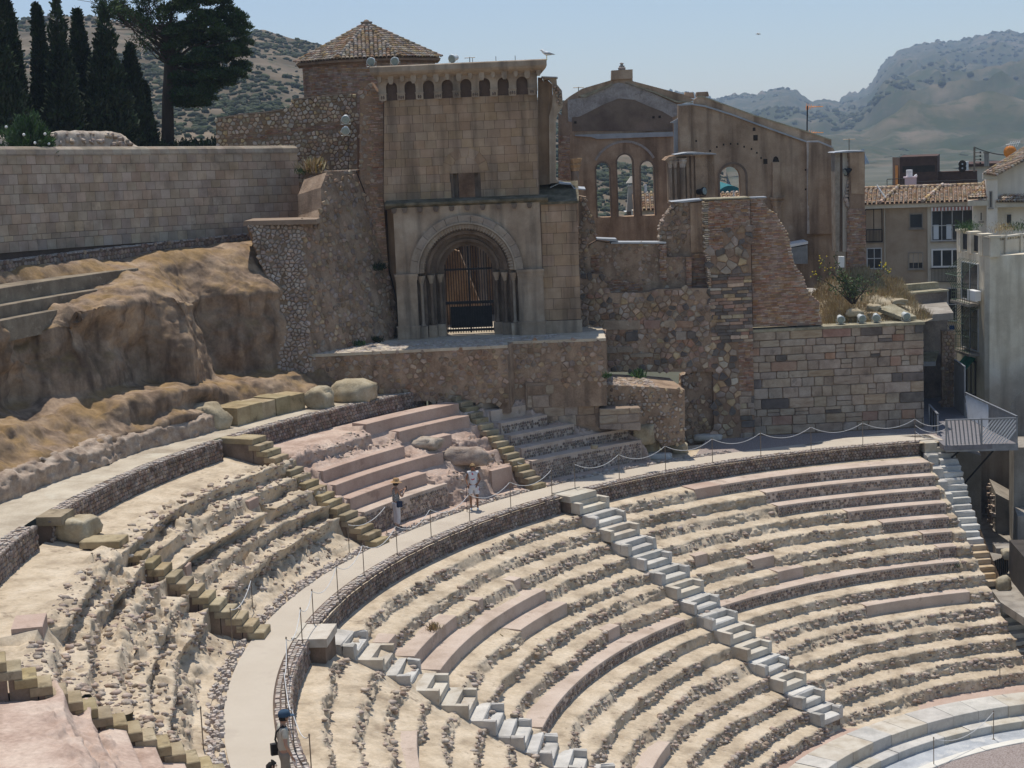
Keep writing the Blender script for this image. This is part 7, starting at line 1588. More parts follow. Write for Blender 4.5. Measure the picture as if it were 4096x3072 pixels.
q=(4.75,9.24);q2=(4.77,9.91);mb=MB();mb .tube([framed('G',14).pt(q[0],0,q[1]-.5),framed('G',14).pt(q2[0],0,q2[1])],.07,8);mb .build('white_pipe',M['white_paint'],tb)
tl=[(4.14,9.03),(5.48,8.98),(4.81,9.43),(4.13,8.61),(5.47,8.56),(4.93,9.11),(4.92,8.66)];FH3=framed('H',25)
td=empty('teal_roof_hall',FH3 .pt((tl[0][0]+tl[1][0])/2,0,2),0,'dark teal curved roof seen through the arched church window','hall')
Rc=(tl[1][0]-tl[0][0])*.62;loop=[(tl[2][0]+Rc*math .cos(a),tl[0][1]-.3+(tl[2][1]-tl[0][1]+.3)*math .sin(a)) for a in np .linspace(0,PI,16)]
mb=MB();mb .prism(FH3,loop,0,14);mb .build('roof',M['teal'],td)
tl2=[(2.55,9.35),(3.77,9.3),(2.56,9.62),(3.77,9.57)];FH8=framed('H',8)
th_=empty('tiled_lean_to',FH8 .pt(tl2[0][0],0,5),0,'row of clay tiles on a low roof seen at the foot of the arched church window','roof')
slope(th_,[FH8 .pt(tl2[0][0]-1,-.8,tl2[0][1]-.35),FH8 .pt(tl2[1][0]+1,-.8,tl2[0][1]-.35),FH8 .pt(tl2[1][0]+1,1.4,tl2[2][1]),FH8 .pt(tl2[0][0]-1,1.4,tl2[2][1])],100,.24,6)
mb=MB();q0,q1=tl[6],tl[5];mb .tube([FH8 .pt(tl2[0][0]*.42+tl2[1][0]*.58,-.9,tl2[0][1]-.4),FH8 .pt(tl2[0][0]*.42+tl2[1][0]*.58,-.9,tl2[2][1]+.18)],.05,6);mb .build('white_post',M['white_paint'],th_)
FB9=framed('BK',700);cr9=[(-50.62,-18.63),(-35.24,-19.12),(-50.58,-15.23),(-37.79,-15.47),(-45.56,-15.4),(-37.96,-13.4),(-45.36,-13.14),(-37.95,-12.46),(-48.37,-17.0),(-43.7,-14.89),(-48.57,-18.69),(-45.58,-17.66),(-50.25,-0.56),(-47.97,-14.56),(-46.28,-12.36),(-43.31,-12.09),(-49.69,-0.21),(-46.3,-14.62)]
hg=empty('hangar',FB9 .pt(cr9[0][0],0,-5),0,'far cream curved hangar roof behind the harbour crane','hangar');mb=MB();mb .prism(FB9,[(cr9[0][0]-30,cr9[0][1]-14),(cr9[3][0]+6,cr9[0][1]-14),(cr9[3][0]+6,cr9[3][1]-2),(cr9[3][0],cr9[3][1]),(cr9[2][0],cr9[2][1]),(cr9[2][0]-30,cr9[2][1]-2)],0,30);mb .build('roof',M['cream'],hg)
bs=empty('blue_shed',FB9 .pt(cr9[4][0],40,-5),0,'far pale blue shed with a red roof and a row of windows by the harbour','shed');F_b=framed('BK',740)
mb=MB();mb .box(F_b,cr9[4][0],cr9[5][0]*1.12,0,20,cr9[4][1]-10,cr9[5][1]);mb .build('wall',M['blue_white'],bs);mb=MB();mb .box(F_b,cr9[4][0]-1,cr9[5][0]*1.12,-1,20,cr9[5][1],cr9[7][1]);mb .build('roof',M['red_roof'],bs)
for k in range(9):mb=MB();x=cr9[4][0]+2.5+k*2.3;mb .box(F_b,x,x+1.1,-.3,0,cr9[4][1]+1.5,cr9[4][1]+4.2);mb .build('window',M['glass'],bs)
cn=empty('harbour_crane',FB9 .pt(cr9[8][0],-20,-5),0,'hazy grey harbour crane with a long tilted jib','crane');Fc=framed('BK',680)
mb=MB();mb .box(Fc,cr9[8][0],cr9[9][0],0,8,cr9[8][1],cr9[9][1]);mb .box(Fc,cr9[8][0]+2,cr9[9][0]-3,1,7,cr9[9][1],cr9[9][1]+7);mb .build('cabin',M['crane'],cn)
mb=MB();mb .box(Fc,cr9[10][0]+3,cr9[11][0]-2,1,6,cr9[10][1]-12,cr9[8][1]);mb .build('column',M['crane'],cn)
mb=MB();mb .tube([Fc .pt(cr9[13][0],3,cr9[13][1]),Fc .pt(cr9[12][0],3,cr9[12][1])],.9,6);mb .tube([Fc .pt(cr9[13][0]+3,3,cr9[13][1]),Fc .pt(cr9[12][0],3,cr9[12][1])],.4,5);mb .build('jib',M['crane'],cn)
mb=MB();mb .tube([Fc .pt(cr9[14][0],3,cr9[14][1]+3),Fc .pt(cr9[15][0],3,cr9[15][1])],.8,6);mb .tube([Fc .pt(cr9[14][0],3,cr9[14][1]+3),Fc .pt(cr9[12][0],3,cr9[12][1])],.2,4);mb .build('counter_jib',M['crane'],cn)
gs=[(5.04,6.63),(5.77,6.61),(5.78,7.47),(5.02,7.39),(4.94,7.42),(5.78,7.55),(5.78,7.66),(4.96,7.55)];Fs=framed('H',-1.5)
gsr=empty('corrugated_shed',Fs .pt(gs[0][0],0,4),0,'small grey corrugated shed with a white sloping roof edge beside the church buttress','shed')
mb=MB();mb .prism(Fs,gs[:4],0,1.3);
for k in range(10):x=gs[3][0]+(gs[1][0]-gs[3][0])*(k+.5)/10;mb .box(Fs,x-.02,x+.02,-.03,0,gs[0][1],gs[3][1]+(gs[2][1]-gs[3][1])*k/10)
mb .build('wall',M['slat'],gsr);mb=MB();mb .prism(Fs,gs[4:],-.15,1.4);mb .build('roof',M['white_paint'],gsr)
eb=[(-0.04,6.58),(0.2,6.57),(0.21,7.06),(-0.04,7.07)];mb=MB();mb .prism(framed('E',-1),eb,0,.25);tag(mb .build('meter_box',M['white_paint'],None),'white upright meter box against the torn church end wall','box')
q=(-15.29,30.49,5.66);poly_sheet('rear_terrace',[(-14.8,27.0),(-9.5,30.2),(-11,44),(-24,42),(-26,34),(-17.2,26.0)],4.52,M['conc'],.3,kind='structure')
def far_ground():
 V=[(-6000,-1500,-8.2),(6000,-1500,-8.2),(6000,6500,-8.2),(-6000,6500,-8.2)]
 mk('ground',V,[(0,1,2,3)],material('town_ground',[(.05,.055,.028),(.13,.115,.075)],.02,6,bump=.0),None,kind='structure')
far_ground()
M['mount']=material('mountain_scrub',[(.028,.036,.014),(.070,.066,.034),(.15,.115,.075)],.018,9,rough=1,bump=0,spots=[((.035,.048,.018),.055,.50,.85),((.22,.16,.11),.03,.68,.6)])
M['hill']=material('hill_scrub',[(.07,.055,.032),(.13,.10,.065),(.22,.165,.11)],.05,8,rough=1,bump=0,spots=[((.05,.058,.026),.22,.55,.8)])
def ridge(name,pts,foot,mat,seed,amp,bump_ridge,n=420,m=90,back=1.35):
 """terrain from a skyline: pts = 3-D skyline points, foot = z and distance ratio of the foot towards the viewer"""
 P=np .array(pts,float);L_=np .concatenate([[0],np .cumsum(np .hypot(np .diff(P[:,0]),np .diff(P[:,1])))]);t=np .linspace(0,L_[-1],n)
 X0=np .stack([np .interp(t,L_,P[:,i]) for i in range(3)],-1)
 cx,cy=-6.74,-45.03;k=np .linspace(0,1,m)[:,None]
 ft=foot[1];q=ft+(1-ft)*k
 prof=np .clip(k,0,1)**foot[2]
 X=np .empty((m,n,3));X[...,0]=cx+(X0[None,:,0]-cx)*q;X[...,1]=cy+(X0[None,:,1]-cy)*q
 X[...,2]=foot[0]+(X0[None,:,2]-foot[0])*prof
 S_=X*np .array([1,1,.3]);span=amp*np .sin(np .pi*np .clip(k,0,1)**.8)
 r1=1-np .abs(fbm(S_,1/260.,4,seed))*2.2;X[...,2]+=(r1-.5)*span*(X0[None,:,2]-foot[0])/200.
 X[...,2]+=fbm(S_,1/60.,3,seed+5)*span*.10+fbm(S_,1/9.,2,seed+9)*bump_ridge*(.25+k)
 back_=X[-1].copy();back_[:,0]=cx+(back_[:,0]-cx)*back;back_[:,1]=cy+(back_[:,1]-cy)*back;back_[:,2]=foot[0]
 X=np .concatenate([X,back_[None]],0)
 idx=np .arange(X .shape[0]*n).reshape(X .shape[0],n)
 F=np .stack([idx[:-1,:-1],idx[:-1,1:],idx[1:,1:],idx[1:,:-1]],-1).reshape(-1,4)
 mk(name,X .reshape(-1,3),F,mat,None,True,kind='structure');return X
RA=[[-895.16,2398.48,46.14],[-781.45,2436.87,50.58],[-665.88,2470.03,62.02],[-572.88,2492.59,69.65],[-503.21,2507.13,68.38],[-482.43,2511.08,62.74],[-457.07,2515.68,54.56],[-426.76,2520.82,60.21],[-396.67,2525.57,57.67],[-373.38,2528.99,64.77],[-354.89,2531.56,65.07],[-331.89,2534.56,60.52],[-320.51,2535.97,51.86],[-311.42,2537.06,43.31],[-299.87,2538.39,46.27],[-281.53,2540.41,43.12],[-267.82,2541.83,38.55],[-249.54,2543.61,34.02],[-158.7,2550.53,13.83],[19.14,2554.84,-2.94]]
RB_=[[-406.85,3029.04,-15.56],[-351.27,3035.77,15.53],[-323.55,3038.74,39.27],[-315.72,3039.53,52.73],[-301.42,3040.93,61.73],[-282.35,3042.7,62.22],[-265.93,3044.12,73.28],[-254.91,3045.02,91.12],[-243.92,3045.88,109.73],[-230.31,3046.9,122.68],[-208.69,3048.39,135.17],[-179.15,3050.17,142.28],[-149.77,3051.67,146.1],[-133.82,3052.37,144.15],[-107.31,3053.34,144.59],[-80.91,3054.08,149.84],[-49.42,3054.68,156.09],[-31.14,3054.88,156.38],[0.58,3054.96,152.41],[74.62,3053.9,154.16],[249.36,3044.38,148.69],[485.18,3015.69,110.9]]
RC=[[-374.16,377.58,48.01],[-350.22,397.26,51.62],[-328.01,413.65,54.87],[-316.43,421.54,55.06],[-311.23,424.96,56.13],[-307.6,427.29,56.66],[-304.38,429.32,56.77],[-301.52,431.11,57.08],[-295.45,434.81,55.94],[-290.49,437.76,55.7],[-283.86,441.6,54.14],[-271.09,448.65,52.5],[-250.19,459.29,50.3],[-245.47,461.54,49.73],[-240.08,464.04,48.19],[-233.26,467.11,46.68],[-226.4,470.09,44.66],[-217.16,473.93,41.69],[-198.32,481.18,36.47],[-164.56,492.27,25.88],[-134.97,500.09,17.44],[-100.07,507.14,8.81]]
RD=[[-576.54,1609.61,-13.9],[-468.03,1643.08,-10.67],[-373.94,1666.01,-10.69],[-295.48,1680.99,-16.34],[-201.67,1694.08,-16.96],[-155.21,1698.66,-15.67],[-109.18,1701.97,-13.59],[-71.25,1703.78,-22.85],[-33.68,1704.76,-18.88],[10.78,1704.88,-17.53],[139.59,1698.84,-17.97]]
XA=ridge('mountain_middle',RA,(-8,.27,1.9),M['mount'],3,85,5.0)
XB=ridge('mountain_right',RB_,(-8,.26,2.0),M['mount'],8,120,5.5)
XD=ridge('foothill',RD,(-8,.45,1.2),M['mount'],14,30,5.0,300,40)
XC=ridge('scrub_hill',RC,(-8,.30,1.0),M['hill'],21,16,1.6,500,120)
ICO=None
def ico():
 t=(1+5**.5)/2;V=np .array([(-1,t,0),(1,t,0),(-1,-t,0),(1,-t,0),(0,-1,t),(0,1,t),(0,-1,-t),(0,1,-t),(t,0,-1),(t,0,1),(-t,0,-1),(-t,0,1)],float)/math .hypot(1,t)
 F=np .array([(0,11,5),(0,5,1),(0,1,7),(0,7,10),(0,10,11),(1,5,9),(5,11,4),(11,10,2),(10,7,6),(7,1,8),(3,9,4),(3,4,2),(3,2,6),(3,6,8),(3,8,9),(4,9,5),(2,4,11),(6,2,10),(8,6,7),(9,8,1)]);return V,F
def blobs(name,P,S,mat,seed,jitter=.35,smooth=False,**t):
 V0,F0=ico();rg=np .random .default_rng(seed);n=len(P)
 S=np .asarray(S,float);S=S[:,None]*np .ones(3) if S .ndim==1 else S
 V=V0[None]*(1+rg .uniform(-jitter,jitter,(n,12,1)));a=rg .uniform(0,6.28,n);ca,sa=np .cos(a)[:,None],np .sin(a)[:,None]
 V=np .stack([V[...,0]*ca-V[...,1]*sa,V[...,0]*sa+V[...,1]*ca,V[...,2]],-1)*S[:,None,:]+np .asarray(P)[:,None,:]
 F=(F0[None]+(np .arange(n)*12)[:,None,None]).reshape(-1,3)
 return mk(name,V .reshape(-1,3),F,mat,None,smooth,**t)
M['bush']=material('dark_scrub',[(.020,.028,.012),(.045,.055,.024),(.075,.08,.038)],.6,4,var=.3,rough=1,bump=0)
rg=np .random .default_rng(5)
def sample_surface(X,n,k0,k1,dens=None):
 m,w=X .shape[0]-1,X .shape[1];i=rg .uniform(k0*m,k1*m-1,n);j=rg .uniform(0,w-1.01,n);ii,jj=i .astype(int),j .astype(int);fi,fj=(i-ii)[:,None],(j-jj)[:,None]
 P=X[ii,jj]*(1-fi)*(1-fj)+X[ii+1,jj]*fi*(1-fj)+X[ii,jj+1]*(1-fi)*fj+X[ii+1,jj+1]*fi*fj
 if dens is not None:P=P[rg .uniform(0,1,len(P))<np .clip(dens(P),0,1)]
 return P
P=sample_surface(XC,26000,.25,.995,lambda P:.35+1.6*fbm(P,1/45.,3,77));S=rg .uniform(.3,1.0,len(P))**1.4
blobs('hill_bushes',P+np .array([0,0,.2]),np .stack([S*1.2,S*1.2,S*.8],-1),M['bush'],6,kind='stuff')
P=np .concatenate([sample_surface(XA,15000,.25,1.0,lambda P:.3+1.5*fbm(P,1/160.,3,78)),sample_surface(XD,7000,.1,1.0)]);S=rg .uniform(1.6,4.2,len(P))
blobs('mountain_pines',P,np .stack([S,S,S*.9],-1),M['bush'],7,kind='stuff')
P=sample_surface(XB,14000,.3,1.0,lambda P:.18+1.5*fbm(P,1/220.,3,79));S=rg .uniform(1.8,4.6,len(P))
blobs('mountain_scrub',P,np .stack([S,S,S*.8],-1),M['bush'],8,kind='stuff')
ft=[[-303.83,420.21,54.24],[-301.31,421.81,56.32],[-300.89,422.07,53.68],[-297.2,424.37,57.97],[-292.64,427.16,53.93],[-286.42,430.87,55.28],[-303.05,420.7,56.84],[-302.43,421.1,57.3],[-298.43,423.61,57.67],[-297.36,424.27,55.74]]
fort=empty('hilltop_fort',(ft[0][0],ft[0][1],ft[0][2]-4),0,'low brown fort walls and turrets on the crest of the scrub hill, behind the cypresses','fort')
ffr=Planar((ft[0][0],ft[0][1]),24);M['fort']=material('fort_stone',[(.22,.165,.12),(.31,.24,.18)],.2,5,bump=0)
sx=lambda p:(p[0]-ft[0][0])/math .cos(R(24))
mb=MB();mb .box(ffr,sx(ft[0]),sx(ft[1])+3,0,10,ft[0][2]-12,ft[1][2]);mb .box(ffr,sx(ft[1])+3,sx(ft[3]),4,12,ft[0][2]-12,ft[1][2]-2.2);mb .box(ffr,sx(ft[4]),sx(ft[5]),2,12,ft[0][2]-12,ft[5][2]);mb .build('wall',M['fort'],fort)
mb=MB();mb .lathe(ffr .pt(sx(ft[6])+.5,1,ft[1][2]-.2),[(.8,0),(.8,.9),(.45,1.3),(.1,1.5)],10);mb .box(ffr,sx(ft[8]),sx(ft[9]),1,3,ft[1][2]-.3,ft[8][2]);mb .build('turret',M['fort'],fort)
az=np .arange(139,200,.7);rr=np .array([40.9,42,44,48,54,62,74,90,115]);zz=np .array([12.55,12.7,12.8,12.9,13.0,13.0,12.6,11,6.5])
X=np .stack([rr[:,None]*np .cos(np .radians(az))[None],rr[:,None]*np .sin(np .radians(az))[None],zz[:,None]+0*az[None]],-1);X[...,2]+=fbm(X,.25,3,3)*.25-np .clip((152-az)[None]/3.,0,3)*1.5
idx=np .arange(X .shape[0]*len(az)).reshape(X .shape[0],-1)
mk('upper_ground',X .reshape(-1,3),np .stack([idx[:-1,:-1],idx[:-1,1:],idx[1:,1:],idx[1:,:-1]],-1).reshape(-1,4),material('dry_earth',[(.10,.08,.045),(.20,.155,.095),(.30,.235,.15)],.8,7,bump=.4,bscale=10,grain=.15),None,True,kind='structure')
ls=[(-44.9,8.82,13.85),(-43.53,9.77,13.95),(-42.83,10.23,13.93),(-42.65,11.53,13.94),(-42.4,11.69,14.01),(-42.19,13.0,14.01),(-41.74,14.44,13.94),(-41.63,15.08,13.86),(-41.68,15.63,13.72),(-41.43,15.77,13.42),(-41.33,16.4,13.11)]
low=empty('ruined_mass',(ls[5][0],ls[5][1],12.7),0,'low eroded rubble wall with an orange plastered base behind the ashlar coping','ruined wall')
n=160;t=np .linspace(0,len(ls)-1,n);L_=np .array(ls);top=np .stack([np .interp(t,np .arange(len(ls)),L_[:,i]) for i in range(3)],-1)
dirv=np .array([-.42,.9,0]);rows_=[]
for(h,d) in((-1,0),(.0,0),(.35,-.02),(.42,.10),(.7,.05),(.9,.15),(1,.35),(1.0,1.2),(.5,1.6)):
 q=top .copy();q[:,2]=12.6+(top[:,2]-12.6)*h if h>=0 else 12.2;rows_ .append(q+dirv*d)
X=np .array(rows_);X=np .repeat(X,1,0);Xd=X+(np .stack([fbm(X,2.2,3,5),fbm(X,2.2,3,6),fbm(X,2.5,3,7)],-1)*np .array([.14,.14,.10]))*np .array([0,0,.1,.8,1,1,.7,.5,0])[:,None,None]
idx=np .arange(9*n).reshape(9,n);Fq=np .stack([idx[:-1,:-1],idx[:-1,1:],idx[1:,1:],idx[1:,:-1]],-1)
mk('plastered_base',Xd[:4].reshape(-1,3),Fq[:3].reshape(-1,4),material('orange_plaster',[(.36,.19,.09),(.46,.27,.15)],1.2,6,bump=.3),low);mk('rubble_top',Xd[3:].reshape(-1,3),Fq[:5].reshape(-1,4),M['rubble_mix'],low)
mb=MB();a,b=(-42.89,9.47,13.73),(-41.88,10.13,13.42);mb .tube([a,b],.16,4);mb .build('fallen_slab',M['conc'],low)
P=[];
for k in range(150):i=rg .integers(20,n-1);v=Xd[rg .integers(3,6),i];P .append(v+rg .normal(0,.04,3))
o=blobs('rubble',np .array(P),rg .uniform(.05,.13,150),M['rubble_mix'],3,kind='stuff');tag(o,'loose rubble stones on the eroded wall behind the ashlar coping')
def leaf_cloud(name,P,N_,size,mat,parent,seed,ratio=.45,up=.0,**t):
 """many small leaf quads at points P with rough outward directions N_"""
 rg=np .random .default_rng(seed);n=len(P);d=N_+rg .normal(0,.55,(n,3))+np .array([0,0,up]);d/=np .linalg .norm(d,axis=1,keepdims=True)
 s=np .cross(d,rg .normal(0,1,(n,3)));s/=np .linalg .norm(s,axis=1,keepdims=True);sz=size*rg .uniform(.6,1.4,(n,1))
 a=P-s*sz*ratio*.5;b=P+s*sz*ratio*.5;c=P+d*sz+s*sz*ratio*.25;e=P+d*sz-s*sz*ratio*.25
 V=np .stack([a,b,c,e],1).reshape(-1,3);F=np .arange(n*4).reshape(n,4)
 return mk(name,V,F,mat,parent,False,**t)
def leafmat(name,cols,var=.35):
 m=material(name,cols,1.2,4,var=var,rough=.9,bump=0);return m
M['cypress']=leafmat('cypress_green',[(.014,.026,.010),(.030,.048,.018),(.050,.07,.028)])
M['pine']=leafmat('pine_green',[(.020,.045,.012),(.045,.085,.022),(.080,.125,.035)])
M['oleander']=leafmat('oleander_green',[(.03,.07,.02),(.06,.12,.035),(.10,.17,.06)])
M['bark']=material('bark',[(.05,.035,.025),(.10,.075,.055)],4,6,bump=.6,bscale=20,stretch=(1,1,.2))
def cypress(base,h,w,seed,label):
 root=empty('cypress_tree',base,0,label,'tree','cypresses above the ashlar wall');rg=np .random .default_rng(seed)
 mb=MB();mb .tube([base,(base[0],base[1],base[2]+h*.5),(base[0],base[1],base[2]+h*.9)],[.16,.1,.03],7);mb .build('trunk',M['bark'],root)
 n=15000;nf=11;fa=rg .uniform(0,2*PI,nf);fo=rg .uniform(.2,.85,nf)*w*.5;fh=rg .uniform(.55,1.0,nf);fh[0]=1;fo[0]=.05
 k=rg .integers(0,nf,n);t=rg .uniform(0,1,n)**.85;a=rg .uniform(0,2*PI,n)
 prof=np .clip(1.25*(1-t)**.5*(.35+1.0*np .clip(t*6,0,1)*.65),.03,1)
 rc=fo[k]*(1-t)**.6;rl=w*.5*.62*prof*(1+.25*np .sin(t*25+k))*rg .uniform(.75,1.05,n)
 x=np .cos(fa[k]+t)*rc+np .cos(a)*rl;y=np .sin(fa[k]+t)*rc+np .sin(a)*rl;z=t*h*fh[k]+.15
 P=np .stack([x,y,z],-1)+np .array(base);N_=np .stack([np .cos(a)*.6,np .sin(a)*.6,np .full(n,1.1)],-1)
 leaf_cloud('foliage',P,N_,.19,M['cypress'],root,seed,.5);return root
cyp=[((1,5,900),63.5,10,230,'leftmost cypress, cut by the picture edge, behind the oleander'),((1,95,900),66,-60,190,'tall broad cypress second from the left edge, rising out of the picture'),((1,300,840),68,52,120,'slim cypress just left of the broad central cypress'),((1,428,850),66,18,205,'broad cypress with a pointed tip right of the oleander'),((1,560,850),70,84,150,'narrow darker cypress between two broad cypresses'),((1,735,890),67,80,235,'broad round-shouldered cypress left of the pine'),((1,890,960),70,318,150,'shorter cypress with a sharp tip beside the pine trunk'),((1,965,980),71,560,70,'smallest cypress, hard against the pine trunk')]
CY=[[[-42.12,7.7,13.75],18.63,1.7],[[-43.1,10.05,13.76],19.23,1.46],[[-43.18,12.38,14.09],18.74,0.95],[[-41.5,11.08,13.97],18.76,1.58],[[-42.92,14.9,13.99],18.68,1.23],[[-40.51,12.84,13.68],18.44,1.84],[[-41.23,15.89,13.22],17.2,1.23],[[-41.32,16.98,13.08],15.73,0.58]]
for i,(b,zt,w) in enumerate(CY):
 d_=8.0;bx_,by_=b[0]-.385*d_,b[1]+.92*d_;sc_=(math .hypot(bx_+6.74,by_+45.03))/math .hypot(b[0]+6.74,b[1]+45.03)
 ztop=13.11+(zt-13.11)*sc_;zb=12.7;cypress((-6.74+(b[0]+6.74)*sc_,-45.03+(b[1]+45.03)*sc_,zb),ztop-zb,w*sc_,100+i,cyp[i][4])
pb_=[[-44.99,25.24,13.08],[-44.8,25.34,15.46],[-44.65,25.42,16.95],[-44.33,25.59,18.56],[-43.13,26.21,17.6],[-45.72,24.83,18.96]]
pine=empty('pine_tree',(pb_[0][0],pb_[0][1],12.6),0,'big pine with a bare leaning trunk, dense on the right and sparse on the left, above the ashlar wall','tree')
mb=MB();mb .tube([(pb_[0][0],pb_[0][1],12.3),pb_[1],pb_[2],pb_[3]],[.34,.27,.24,.12],10);trk=mb .build('trunk',M['bark'],pine,True)
rgp=np .random .default_rng(9);tips=[]
def P80(a,b,dd=0):
 o=np .array(PX0);return o
PXA=[[-44.61,25.44,17.02],[-40.8,27.36,16.87],[-44.34,25.59,21.36]]
ex=(np .array(PXA[1])-np .array(PXA[0]))/600.;ey=(np .array(PXA[2])-np .array(PXA[0]))/-620.;ed=np .array([-.37,.93,0])
def pp(a,b,d=0):return np .array(PXA[0])+ex*(a-1100)+ey*(b-420)+ed*d
lobes=[(1250,60,190,150),(1420,130,170,150),(1490,260,130,140),(1350,260,190,170),(1460,400,120,130),(1330,430,170,150),(1240,560,130,110),(1380,540,120,90),(1200,300,120,150),(1180,640,80,50),(1120,-60,220,120),(1350,-80,220,120),(1270,660,70,40)]
Pn=[];Nn=[]
mb=MB()
for(a,b,ra,rb_) in lobes:
 for q in range(13):
  v=rgp .normal(0,1,3);v/=np .linalg .norm(v);rad=rgp .uniform(.55,1.0);cpt=pp(a+v[0]*ra*rad,b-v[2]*rb_*rad,v[1]*ra*rad*.0052*2.2)
  m=520;w=rgp .normal(0,1,(m,3));w/=np .linalg .norm(w,axis=1,keepdims=True);w[:,2]=np .abs(w[:,2])*.9-.15
  Pn .append(cpt+w*rgp .uniform(.25,.55,(m,1))*np .array([1,1,.7]));Nn .append(w)
 mb .tube([pb_[2] if b>200 else pb_[3],tuple((np .array(pb_[2])+pp(a,b))/2+np .array([0,0,.2])),tuple(pp(a,b))],[.11,.07,.03],6)
for q in range(42):
 a=rgp .uniform(680,1080);b=rgp .uniform(-40,330) if a>850 else rgp .uniform(-40,120);e=pp(a,b,rgp .uniform(-1.5,1.5));s=np .array(pb_[2])*(1-q/42.)+np .array(pb_[3])*(q/42.)
 mb .tube([tuple(s),tuple((s+e)/2+np .array([0,0,-.12])),tuple(e)],[.045,.028,.012],5)
 for k in range(3):e2=e+rgp .normal(0,.35,3);mb .tube([tuple((s+2*e)/3),tuple(e2)],[.018,.008],4);
 if rgp .uniform()<.75:
  m=int(260 if b<130 else 110);w=rgp .normal(0,1,(m,3));w/=np .linalg .norm(w,axis=1,keepdims=True);Pn .append(e+w*rgp .uniform(.1,.42,(m,1)));Nn .append(w)
mb .build('branches',M['bark'],pine);leaf_cloud('crown',np .concatenate(Pn),np .concatenate(Nn),.13,M['pine'],pine,3,.35,.4)
ol=(-40.74,7.41,13.81);ole=empty('oleander_bush',(ol[0],ol[1],12.9),0,'rounded green oleander bush with a few white flowers in front of the cypresses','bush')
Pn=[];Nn=[];c0=np .array((ol[0],ol[1],12.95));sw=6613/.6175/62.5
for q in range(120):
 a=rgp .uniform(0,2*PI);el=rgp .uniform(0,1.5);rad=rgp .uniform(.7,1);w=np .array([math .cos(a)*math .cos(el),math .sin(a)*math .cos(el),math .sin(el)]);tip=c0+w*np .array([1.05,1.0,1.62])*rad
 if q%5==0:tip=tip+np .array([-1.1,.3,-.35])
 m=60;t=rgp .uniform(.55,1.05,(m,1));Pn .append(c0+(tip-c0)*t+rgp .normal(0,.05,(m,3)));Nn .append(np .repeat(w[None],m,0)+np .array([0,0,.4]))
leaf_cloud('foliage',np .concatenate(Pn),np .concatenate(Nn),.17,M['oleander'],ole,4,.22)
fl=np .array([c0+np .array([math .cos(a)*.9,math .sin(a)*.9,z]) for a,z in((-1.2,.9),(-.8,.6),(-.2,.55),(-2.0,1.2),(-1.0,.35),(-.35,.9))])
V0,F0=ico();fo_=mk('flowers',(V0[None]*.06+fl[:,None]).reshape(-1,3),(F0[None]+(np .arange(len(fl))*12)[:,None,None]).reshape(-1,3),M['white_paint'],ole);fo_['kind']='stuff'
mb=MB()
for q in range(7):a=q*.9;mb .tube([tuple(c0),(c0[0]+.4*math .cos(a),c0[1]+.4*math .sin(a),c0[2]+.9)],[.03,.012],4)
mb .build('stems',M['bark'],ole)
P=np .stack([rg .uniform(-52,-34,900),rg .uniform(14,40,900),np .full(900,13.0)],-1);rr_=np .hypot(P[:,0],P[:,1]);P=P[(rr_>48)&(rr_<62)]
o=leaf_cloud('undergrowth',np .repeat(P,30,0)+rg .normal(0,.35,(len(P)*30,3))*np .array([1,1,.5]),np .tile(np .array([[0,0,1.]]),(len(P)*30,1)),.22,M['cypress'],None,6,.4,kind='stuff');tag(o,'dark low undergrowth at the foot of the pine and cypresses')
M['dry_grass']=leafmat('dry_grass',[(.26,.185,.075),(.40,.30,.14),(.50,.40,.22)],.3)
M['shrub']=leafmat('shrub_green',[(.05,.085,.03),(.09,.13,.05),(.13,.17,.07)])
M['yellow']=material('yellow_flower',[(.60,.45,.02),(.7,.55,.05)],3,2,bump=0)
FWk=framed('W');n=80
sg=np .linspace(3.3,7.9,n);dg=np .linspace(.55,6.0,40);S_,Dg=np .meshgrid(sg,dg);Hh=4.50+np .clip((Dg-.9)*.28,0,1.35)*(1+.25*np .sin(S_*1.3))*np .clip((S_-2.9)/1.2,0,1)
X=np .stack([FWk .o[0]+S_*FWk .u[0]+Dg*FWk .n[0],FWk .o[1]+S_*FWk .u[1]+Dg*FWk .n[1],Hh],-1);X[...,2]+=fbm(X,1.1,4,8)*.22
idx=np .arange(40*n).reshape(40,n);mk('grass_bank',X .reshape(-1,3),np .stack([idx[:-1,:-1],idx[:-1,1:],idx[1:,1:],idx[1:,:-1]],-1).reshape(-1,4),M['pale_rock'],None,True,kind='structure')
m=26000;i=rg .integers(2,39,m);j=rg .integers(0,n,m);P=X[i,j]+rg .normal(0,.04,(m,3))*np .array([1,1,0]);keep=(fbm(P,.9,3,12)+.28+(P[:,2]-5)*.35)>rg .uniform(-.1,.7,m)
P=P[keep];N_=np .tile(np .array([[0,0,1.6]]),(len(P),1));o=leaf_cloud('dry_grass',P,N_,.26,M['dry_grass'],None,14,.06,kind='stuff');tag(o,'yellow dry grass on the bank above the big block wall')
for k,(s,d,q,lab) in enumerate(((4.6,1.0,.35,'flat grey stone half buried in dry grass above the floodlights'),(5.6,1.6,.3,'small stone heap in the dry grass near the shrub'),(6.9,2.2,.35,'pale stone on the slanting slab behind the rightmost floodlight'))):boulder('boulder',FWk .pt(s,d,4.75+.2*d),(q,.25,.16),71+k,M['pale_rock'],lab,rough=.4)
